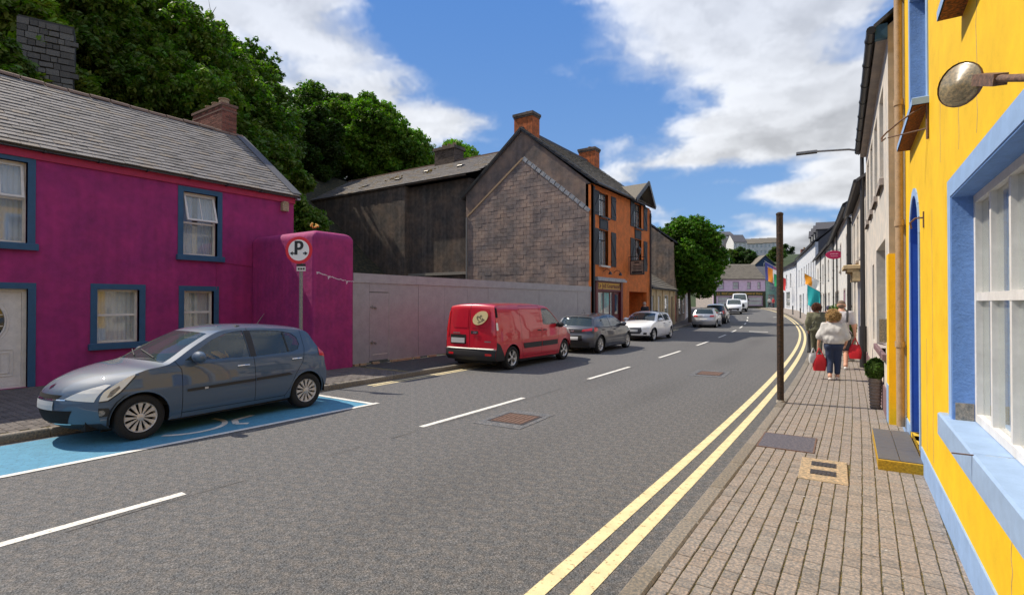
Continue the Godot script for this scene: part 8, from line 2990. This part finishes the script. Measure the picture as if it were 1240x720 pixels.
func person(label: String, at: Vector3, turn: float, o: Dictionary) -> Node3D:
	# faces local -z; joints in fractions of the height
	var t := thing("person", label, "person", at, turn, o.get("group", "walkers on the right pavement"))
	var H: float = o.h
	var far: bool = o.get("far", false)
	var J := {
		"pelvis": Vector3(0, 0.53, 0), "waist": Vector3(0, 0.61, 0.0), "chest": Vector3(0, 0.72, 0.005), "neck": Vector3(0, 0.835, 0.008), "head": Vector3(0, 0.925, -0.012),
		"sl": Vector3(-0.108, 0.805, 0.008), "sr": Vector3(0.108, 0.805, 0.008), "el": Vector3(-0.145, 0.635, 0.02), "er": Vector3(0.145, 0.635, 0.02), "wl": Vector3(-0.15, 0.485, -0.02), "wr": Vector3(0.15, 0.485, -0.02),
		"hl": Vector3(-0.052, 0.50, 0), "hr": Vector3(0.052, 0.50, 0), "kl": Vector3(-0.052, 0.28, -0.05), "kr": Vector3(0.055, 0.275, -0.01), "al": Vector3(-0.05, 0.05, -0.08), "ar": Vector3(0.05, 0.065, 0.13),
		"tl": Vector3(-0.055, 0.016, -0.155), "tr": Vector3(0.055, 0.012, 0.075),
	}
	J.merge(o.get("pose", {}), true)
	for k in J:
		J[k] *= H
	var w: float = o.get("build", 1.0) * H
	var body := [
		[J.hl, J.hr, 0.062 * w, 0.062 * w], [J.pelvis, J.waist, 0.068 * w, 0.066 * w], [J.waist, J.chest, 0.068 * w, 0.074 * w],
		[J.chest + Vector3(-0.045, 0.02, 0) * H, J.chest + Vector3(0.045, 0.02, 0) * H, 0.066 * w, 0.066 * w], [J.sl.lerp(J.neck, 0.12), J.sr.lerp(J.neck, 0.12), 0.036 * w, 0.036 * w], [J.chest + Vector3(0, 0.05, 0) * H, J.neck, 0.06 * w, 0.036 * w],
		[J.neck, J.head, 0.031 * H, 0.034 * H],
		[J.sl, J.el, 0.031 * w, 0.025 * w], [J.el, J.wl, 0.025 * w, 0.0165 * w], [J.sr, J.er, 0.031 * w, 0.025 * w], [J.er, J.wr, 0.025 * w, 0.0165 * w],
		[J.hl, J.kl, 0.052 * w, 0.034 * w], [J.kl, J.al, 0.033 * w, 0.021 * w], [J.hr, J.kr, 0.052 * w, 0.034 * w], [J.kr, J.ar, 0.033 * w, 0.021 * w],
		[J.al, J.tl, 0.02 * H, 0.015 * H], [J.ar, J.tr, 0.02 * H, 0.015 * H],
	]
	var cell: float = 0.045 if far else 0.02
	var b := sdf(body, cell, 0.03 * H)
	# head with a face, on a finer grid
	var hd: Vector3 = J.head
	var hb := [
		[hd + Vector3(0, 0.015, 0.012) * H, hd + Vector3(0, 0.02, -0.008) * H, 0.052 * H, 0.050 * H], [hd + Vector3(0, -0.02, -0.012) * H, hd + Vector3(0, -0.043, -0.034) * H, 0.040 * H, 0.023 * H],
		[hd + Vector3(0, 0.002, -0.055) * H, hd + Vector3(0, -0.016, -0.066) * H, 0.006 * H, 0.0085 * H], [hd + Vector3(-0.02, -0.036, -0.05) * H, hd + Vector3(0.02, -0.036, -0.05) * H, 0.006 * H, 0.006 * H],
		[hd + Vector3(-0.022, 0.012, -0.052) * H, hd + Vector3(0.022, 0.012, -0.052) * H, 0.007 * H, 0.007 * H],
		[hd + Vector3(-0.053, 0.008, 0.004) * H, hd + Vector3(-0.052, -0.016, 0.0) * H, 0.008 * H, 0.006 * H], [hd + Vector3(0.053, 0.008, 0.004) * H, hd + Vector3(0.052, -0.016, 0.0) * H, 0.008 * H, 0.006 * H],
	]
	b.add(sdf(hb, 0.03 if far else 0.009, 0.012 * H))
	if not far:
		for sd in ["l", "r"]:
			var e: Vector3 = J["e" + sd]
			var wv: Vector3 = J["w" + sd]
			var dir := (wv - e).normalized()
			b.add(sdf(hand_bones(wv, dir, Vector3(1 if sd == "l" else -1, 0, 0), H / 1.75, o.get("curl_" + sd, 0.5)), 0.006, 0.006))
	part(t, "body", b, o.get("skin", M.skin))
	# clothes
	var g: float = o.get("ease", 0.012)
	var sl: float = o.get("sleeve", 0.6)
	var top := []
	for q in body.slice(0, 6):
		top.append([q[0], q[1], q[2] + g, q[3] + g])
	for sd in ["l", "r"]:
		top.append([J["s" + sd], J["s" + sd].lerp(J["e" + sd], min(1.0, sl * 2.0)), 0.031 * w + g * 1.5, 0.027 * w + g * 1.5])
		if sl > 0.5:
			top.append([J["e" + sd], J["e" + sd].lerp(J["w" + sd], (sl - 0.5) * 2.0), 0.025 * w + g * 1.4, 0.019 * w + g * 1.3])
	for q in o.get("loose", []):
		top.append([q[0] * H, q[1] * H, q[2] * H, q[3] * H])
	part(t, "top", wrinkled(sdf(top, cell, 0.035 * H, o.get("hem", 0.5) * H, 0.845 * H), 0.011, 7.0, 5), o.top)
	var leg := []
	var lg: float = o.get("leg_ease", 0.010)
	var cut: float = o.get("leg", 0.9)
	leg.append([J.hl, J.hr, 0.062 * w + lg, 0.062 * w + lg])
	leg.append([J.pelvis, J.pelvis.lerp(J.waist, 0.5), 0.068 * w + lg * 0.6, 0.068 * w + lg * 0.6])
	for sd in ["l", "r"]:
		var hp: Vector3 = J["h" + sd]
		var kn: Vector3 = J["k" + sd]
		var an: Vector3 = J["a" + sd]
		if cut <= 0.5:
			leg.append([hp, hp.lerp(kn, cut * 2.0), 0.052 * w + lg, 0.042 * w + lg * 2.0])
		else:
			leg.append([hp, kn, 0.052 * w + lg, 0.036 * w + lg])
			leg.append([kn, kn.lerp(an, (cut - 0.5) * 2.0), 0.035 * w + lg, 0.026 * w + lg * o.get("flare", 1.3)])
	part(t, "trousers", wrinkled(sdf(leg, cell, 0.018 * H), 0.004, 9.0, 6), o.legs)
	var sh := []
	for sd in ["l", "r"]:
		var tn: Vector3 = J["t" + sd]
		var an: Vector3 = J["a" + sd]
		var dv := (tn - an)
		dv.y = 0
		dv = dv.normalized()
		var flat := Vector3(an.x, min(an.y, tn.y + 0.02 * H), an.z)
		sh.append([flat - dv * 0.018 * H - Vector3(0, 0.012, 0) * H, tn, 0.023 * H, 0.018 * H])
	part(t, "shoes", sdf(sh, 0.03 if far else 0.012, 0.01), o.get("shoes", M.white_paint))
	# hair
	var r := RandomNumberGenerator.new()
	r.seed = hash(label)
	b = MB.new()
	if o.get("hair_kind", "short") == "curly":
		for i in 800 if not far else 90:
			var dir := Vector3(r.randfn(), r.randfn(), r.randfn()).normalized()
			if dir.z < -0.45 and dir.y < 0.45:
				continue
			if dir.y < -0.75:
				continue
			var p: Vector3 = hd + Vector3(0, 0.014, 0.014) * H + dir * Vector3(0.066, 0.068, 0.066) * H * o.get("volume", 1.0) * r.randf_range(0.8, 1.28)
			var tt := r.randf_range(0.45, 1.5)
			b.col = Color(tt, tt, tt)
			var ax := Vector3(r.randfn(), r.randfn(), r.randfn()).normalized()
			var u := ax.cross(Vector3.UP).normalized() * 0.012 * H
			var v := ax.cross(u).normalized() * 0.012 * H
			var pts := []
			for k in 6:
				pts.append(p + u * cos(k * 1.3) + v * sin(k * 1.3) + ax * (k - 2.5) * 0.005 * H)
			b.tube(pts, 0.0030 * H, 4, false)
		var q := sdf([[hd + Vector3(0, 0.014, 0.016) * H, hd + Vector3(0, 0.0, 0.024) * H, 0.058 * H * o.get("volume", 1.0), 0.054 * H]], 0.012, 0.01)
		b.add(q, Transform3D(), Color(0.6, 0.6, 0.6))
	else:
		var q := sdf([[hd + Vector3(0, 0.024, 0.010) * H, hd + Vector3(0, 0.0, 0.020) * H, 0.0545 * H, 0.047 * H]], 0.010, 0.01)
		b.add(q)
	part(t, "hair", b, o.hair)
	return t

func carrier_bag(label: String, at: Vector3, turn: float, size: Vector3, m: Material, hang: float) -> Node3D:
	var t := thing("shopping_bag", label, "bag", at, turn, "bags the walkers carry")
	var b := MB.new()
	var rows := []
	for j in 9:
		var f := j / 8.0
		var y := -hang - size.y * (1.0 - f)
		var row := []
		for i in 20:
			var a := TAU * i / 20
			var sq := pow(absf(cos(a)), 0.5) * signf(cos(a))
			var sw := pow(absf(sin(a)), 0.5) * signf(sin(a))
			var belly := 0.92 + 0.16 * sin(PI * f) - 0.25 * pow(f, 4)
			var ru := 1.0 + 0.05 * sin(a * 5.0 + f * 4.0) * f
			row.append(Vector3(sq * size.x / 2 * belly * ru, y + 0.015 * sin(a * 3.0) * f, -sw * size.z / 2 * belly * ru))
		rows.append(row)
	b.grid(rows, false, true)
	var bottom: Array = rows[0].duplicate()
	b.face_to(bottom, Vector3.DOWN)
	part(t, "sack", b, m)
	for z in [-0.3, 0.3]:
		b = MB.new()
		var p := []
		for i in 9:
			var a := PI * i / 8.0
			p.append(Vector3(cos(a) * size.x * 0.28 * (1 - 0.7 * sin(a)), -hang + hang * 1.03 * sin(a) - 0.02, z * size.z * (1 - sin(a))))
		b.tube(p, 0.009, 6)
		part(t, "handle", b, m)
	return t

func cloth_mat(c: Color) -> StandardMaterial3D:
	return mat(c, 0.9, T.cloth, 0.25, 0.15, {"rim": 0.3})

func build_people() -> void:
	var red := mat(Color(0.75, 0.012, 0.025), 0.55, T.cloth, 0.4, 0.1)
	# woman in the loose white top
	var base := V(-0.60, 0.1, 13.95)
	var Hw := 1.53
	person("woman with curly blonde hair in a loose white top and blue jeans", base, 0.02, {"h": Hw, "build": 1.08, "top": cloth_mat(Color(0.78, 0.76, 0.73)), "legs": cloth_mat(Color(0.035, 0.055, 0.12)), "hair": mat(Color(0.52, 0.33, 0.13), 0.7), "hair_kind": "curly", "volume": 1.22, "ease": 0.02, "sleeve": 0.55, "hem": 0.535, "leg": 0.86, "leg_ease": 0.014, "curl_l": 1.1, "shoes": mat(Color(0.75, 0.68, 0.62), 0.7),
		"loose": [[Vector3(-0.07, 0.72, 0.02), Vector3(-0.145, 0.67, 0.02), 0.080, 0.050], [Vector3(0.07, 0.72, 0.02), Vector3(0.145, 0.67, 0.02), 0.080, 0.050], [Vector3(-0.06, 0.60, 0.01), Vector3(0.06, 0.60, 0.01), 0.085, 0.085]],
		"pose": {"el": Vector3(-0.175, 0.64, 0.01), "wl": Vector3(-0.195, 0.49, -0.01), "er": Vector3(0.17, 0.64, 0.02), "wr": Vector3(0.15, 0.52, -0.09), "kl": Vector3(-0.05, 0.28, -0.02), "al": Vector3(-0.045, 0.06, 0.09), "tl": Vector3(-0.048, 0.014, 0.035), "kr": Vector3(0.05, 0.28, -0.04), "ar": Vector3(0.045, 0.045, -0.03), "tr": Vector3(0.05, 0.014, -0.11)}})
	carrier_bag("bulging red plastic bag hanging from the blonde woman's left hand", base + Vector3(-0.195 * Hw + 0.02, 0.47 * Hw, 0.02), 0.2, Vector3(0.26, 0.36, 0.16), red, 0.17)
	var wb := carrier_bag("white paper bag held with the red one in the blonde woman's left hand", base + Vector3(-0.195 * Hw - 0.10, 0.47 * Hw, 0.06), 0.35, Vector3(0.17, 0.22, 0.10), cloth_mat(Color(0.70, 0.70, 0.70)), 0.14)
	# man in the white T-shirt
	base = V(-0.52, 0.1, 16.35)
	var Hm := 1.80
	var man := person("grey-haired man in a white T-shirt and shorts wearing dark shoulder straps", base, 0.0, {"h": Hm, "build": 1.12, "top": cloth_mat(Color(0.72, 0.70, 0.74)), "legs": cloth_mat(Color(0.06, 0.06, 0.075)), "hair": mat(Color(0.16, 0.115, 0.085), 0.8), "sleeve": 0.38, "ease": 0.016, "hem": 0.50, "leg": 0.42, "leg_ease": 0.016, "curl_r": 1.2,
		"pose": {"el": Vector3(-0.165, 0.645, 0.03), "wl": Vector3(-0.205, 0.50, -0.01), "er": Vector3(0.155, 0.64, 0.03), "wr": Vector3(0.165, 0.485, -0.01), "kl": Vector3(-0.05, 0.28, -0.05), "al": Vector3(-0.045, 0.05, -0.03), "tl": Vector3(-0.05, 0.014, -0.11), "kr": Vector3(0.052, 0.28, -0.03), "ar": Vector3(0.05, 0.06, 0.08), "tr": Vector3(0.052, 0.014, 0.02)}})
	var b := MB.new()
	for sd in [-1, 1]:
		b.tube([Vector3(sd * 0.13, 1.24, 0.175), Vector3(sd * 0.135, 1.40, 0.155), Vector3(sd * 0.135, 1.50, 0.09), Vector3(sd * 0.13, 1.53, 0.01), Vector3(sd * 0.125, 1.48, -0.10), Vector3(sd * 0.11, 1.32, -0.16)], 0.03, 6)
	part(man, "shoulder_straps", b, M.seat)
	carrier_bag("red tote bag in the right hand of the man in the white T-shirt", base + Vector3(0.165 * Hm, 0.47 * Hm, 0.02), -0.2, Vector3(0.27, 0.36, 0.14), red, 0.20)
	# walker in the olive jacket
	base = V(-1.36, 0.1, 20.4)
	var ol := person("walker with curly auburn hair in an olive jacket and olive trousers", base, 0.03, {"h": 1.68, "build": 1.12, "top": cloth_mat(Color(0.20, 0.20, 0.125)), "legs": cloth_mat(Color(0.145, 0.14, 0.085)), "hair": mat(Color(0.17, 0.06, 0.03), 0.8), "hair_kind": "curly", "volume": 1.1, "sleeve": 0.93, "ease": 0.03, "hem": 0.47, "leg": 0.97, "leg_ease": 0.022, "shoes": M.seat})
	b = MB.new()
	b.tube([Vector3(0.14, 1.37, 0.13), Vector3(0.02, 1.22, 0.165), Vector3(-0.12, 1.0, 0.155), Vector3(-0.19, 0.86, 0.10)], 0.013, 6)
	part(ol, "bag_strap", b, M.seat)
	# walker in dark blue ahead
	person("walker in a dark blue jacket ahead of the olive one", V(-1.25, 0.1, 25.2), 0.0, {"h": 1.62, "build": 1.1, "top": cloth_mat(Color(0.02, 0.045, 0.13)), "legs": cloth_mat(Color(0.03, 0.03, 0.04)), "hair": mat(Color(0.05, 0.05, 0.09), 0.8), "sleeve": 0.93, "ease": 0.02, "leg": 0.97, "far": true})
	# man standing in the restaurant's covered passage
	person("grey-haired man in dark clothes standing in the orange passage", V(-11.0, 0.1, 30.6), 1.2, {"h": 1.78, "build": 1.1, "top": cloth_mat(Color(0.012, 0.013, 0.02)), "legs": cloth_mat(Color(0.012, 0.012, 0.018)), "hair": mat(Color(0.42, 0.36, 0.30), 0.8), "sleeve": 0.93, "ease": 0.03, "leg": 0.97, "far": true, "group": "people far off"})
	person("distant pedestrian in a white shirt by the red shopfront", V(-13.3, rise(95) + 0.1, 97.0), 0.4, {"h": 1.72, "top": cloth_mat(Color(0.75, 0.75, 0.75)), "legs": cloth_mat(Color(0.03, 0.03, 0.05)), "hair": mat(Color(0.08, 0.05, 0.03), 0.8), "far": true, "leg": 0.97, "group": "people far off"})
	person("distant pedestrian in red beside the far shops", V(-12.2, rise(93) + 0.1, 93.0), 2.4, {"h": 1.68, "top": cloth_mat(Color(0.5, 0.04, 0.06)), "legs": cloth_mat(Color(0.03, 0.03, 0.05)), "hair": mat(Color(0.05, 0.03, 0.02), 0.8), "far": true, "leg": 0.97, "group": "people far off"})

func make_sky() -> PanoramaSkyMaterial:
	# clouds as a layer seen in perspective: cover decides where, detail gives the edges
	var W := 2048
	var Hh := 1024
	var big := FastNoiseLite.new()
	big.seed = 57
	big.frequency = 0.34
	big.fractal_octaves = 3
	var det := FastNoiseLite.new()
	det.seed = 23
	det.frequency = 0.95
	det.fractal_octaves = 6
	det.fractal_gain = 0.52
	det.domain_warp_enabled = true
	det.domain_warp_amplitude = 0.35
	det.domain_warp_frequency = 0.8
	var data := PackedFloat32Array()
	data.resize(W * Hh * 3)
	var top := Color(0.070, 0.205, 0.56)
	var low := Color(0.30, 0.50, 0.74)
	var sun := Vector3(-0.60, 0.78, 0.12)
	for j in Hh:
		var el := PI / 2 - PI * (j + 0.5) / Hh
		var sy := sin(el)
		var cy := cos(el)
		for i in W:
			var k := (j * W + i) * 3
			if sy < -0.02:
				data[k] = 0.22; data[k + 1] = 0.22; data[k + 2] = 0.21
				continue
			var az := TAU * (i + 0.5) / W
			var x := sin(az) * cy
			var z := -cos(az) * cy
			var h: float = max(sy, 0.0) + 0.16
			var px := x / h
			var pz := z / h
			var t: float = pow(1.0 - max(sy, 0.0), 3.0)
			var r := lerpf(top.r, low.r, t)
			var g := lerpf(top.g, low.g, t)
			var b := lerpf(top.b, low.b, t)
			var c := big.get_noise_2d(px + 3.1, pz + 1.7) * 0.62 + det.get_noise_2d(px, pz) * 0.74
			var cover: float = CLOUD_BASE + 0.36 * t + cloud_place(x, sy, z)
			var d := smoothstep(0.0, 0.34, c + cover)
			if d > 0.0:
				# thicker cloud is greyer below, edges are bright
				var thick := smoothstep(0.15, 0.85, c + cover)
				var shade := det.get_noise_2d(px * 1.0 + sun.x * 0.16, pz + sun.z * 0.16) - det.get_noise_2d(px, pz)
				var lum := 0.84 - 0.20 * thick - 0.75 * clampf(shade, -0.2, 0.22) - 0.20 * t
				d *= lerpf(0.97, 0.80, smoothstep(0.22, 0.50, sy))
				r = lerpf(r, lum * 0.97, d)
				g = lerpf(g, lum * 0.99, d)
				b = lerpf(b, lum * 1.03, d)
			data[k] = r; data[k + 1] = g; data[k + 2] = b
	var im := Image.create_from_data(W, Hh, false, Image.FORMAT_RGBF, data.to_byte_array())
	var m := PanoramaSkyMaterial.new()
	m.panorama = ImageTexture.create_from_image(im)
	return m

const CLOUD_BASE := -0.03

func cloud_place(x: float, y: float, z: float) -> float:
	# broad banks and one clear stretch, as broad as the weather is
	var v := Vector3(x, y, z)
	var s := 0.0
	for e in [[Vector3(-0.02, 0.24, -0.97), 0.30, 0.50], [Vector3(-0.22, 0.50, -0.84), 0.22, 0.24], [Vector3(-0.36, 0.22, -0.91), 0.13, -0.22], [Vector3(-0.80, 0.42, -0.46), 0.18, 0.22], [Vector3(-0.53, 0.32, -0.79), 0.29, -0.46], [Vector3(0.7, 0.4, 0.5), 0.5, 0.3], [Vector3(-0.5, 0.5, 0.7), 0.4, 0.25]]:
		var d := v.distance_to(e[0].normalized())
		s += e[2] * exp(-d * d / (e[1] * e[1]))
	return s

func _ready() -> void:
	# camera
	var cam := Camera3D.new()
	cam.name = "camera"
	add_child(cam)
	cam.position = EYE
	cam.rotation = Vector3(0.00945, 0.59307, 0)
	cam.fov = 59.1
	cam.near = 0.05
	cam.far = 4000.0
	cam.current = true
	# sky, sun, exposure
	var env := Environment.new()
	env.background_mode = Environment.BG_SKY
	env.sky = Sky.new()
	env.sky.sky_material = make_sky()
	env.tonemap_mode = Environment.TONE_MAPPER_LINEAR
	env.tonemap_exposure = 1.15
	env.background_energy_multiplier = 1.0
	env.sdfgi_enabled = true
	env.ssao_enabled = true
	env.ssil_enabled = true
	var we := WorldEnvironment.new()
	we.name = "world_environment"
	we.environment = env
	add_child(we)
	var sun := DirectionalLight3D.new()
	sun.name = "sun"
	sun.light_energy = 1.5
	sun.light_color = Color(1.0, 0.955, 0.88)
	sun.light_angular_distance = 0.55
	sun.shadow_enabled = true
	add_child(sun)
	var el := deg_to_rad(52.0)
	var az := deg_to_rad(11.0)
	sun.look_at_from_position(Vector3.ZERO, Vector3(cos(az) * cos(el), -sin(el), -sin(az) * cos(el)), Vector3.UP)

	make_textures()
	make_materials()
	build_ground()
	build_purple_house()
	build_purple_block()
	build_hoarding()
	build_dark_building()
	build_orange_building()
	build_left_far()
	build_yellow_house()
	build_cream_building()
	build_right_far()
	build_trees()
	build_street_furniture()
	build_cars()
	build_people()
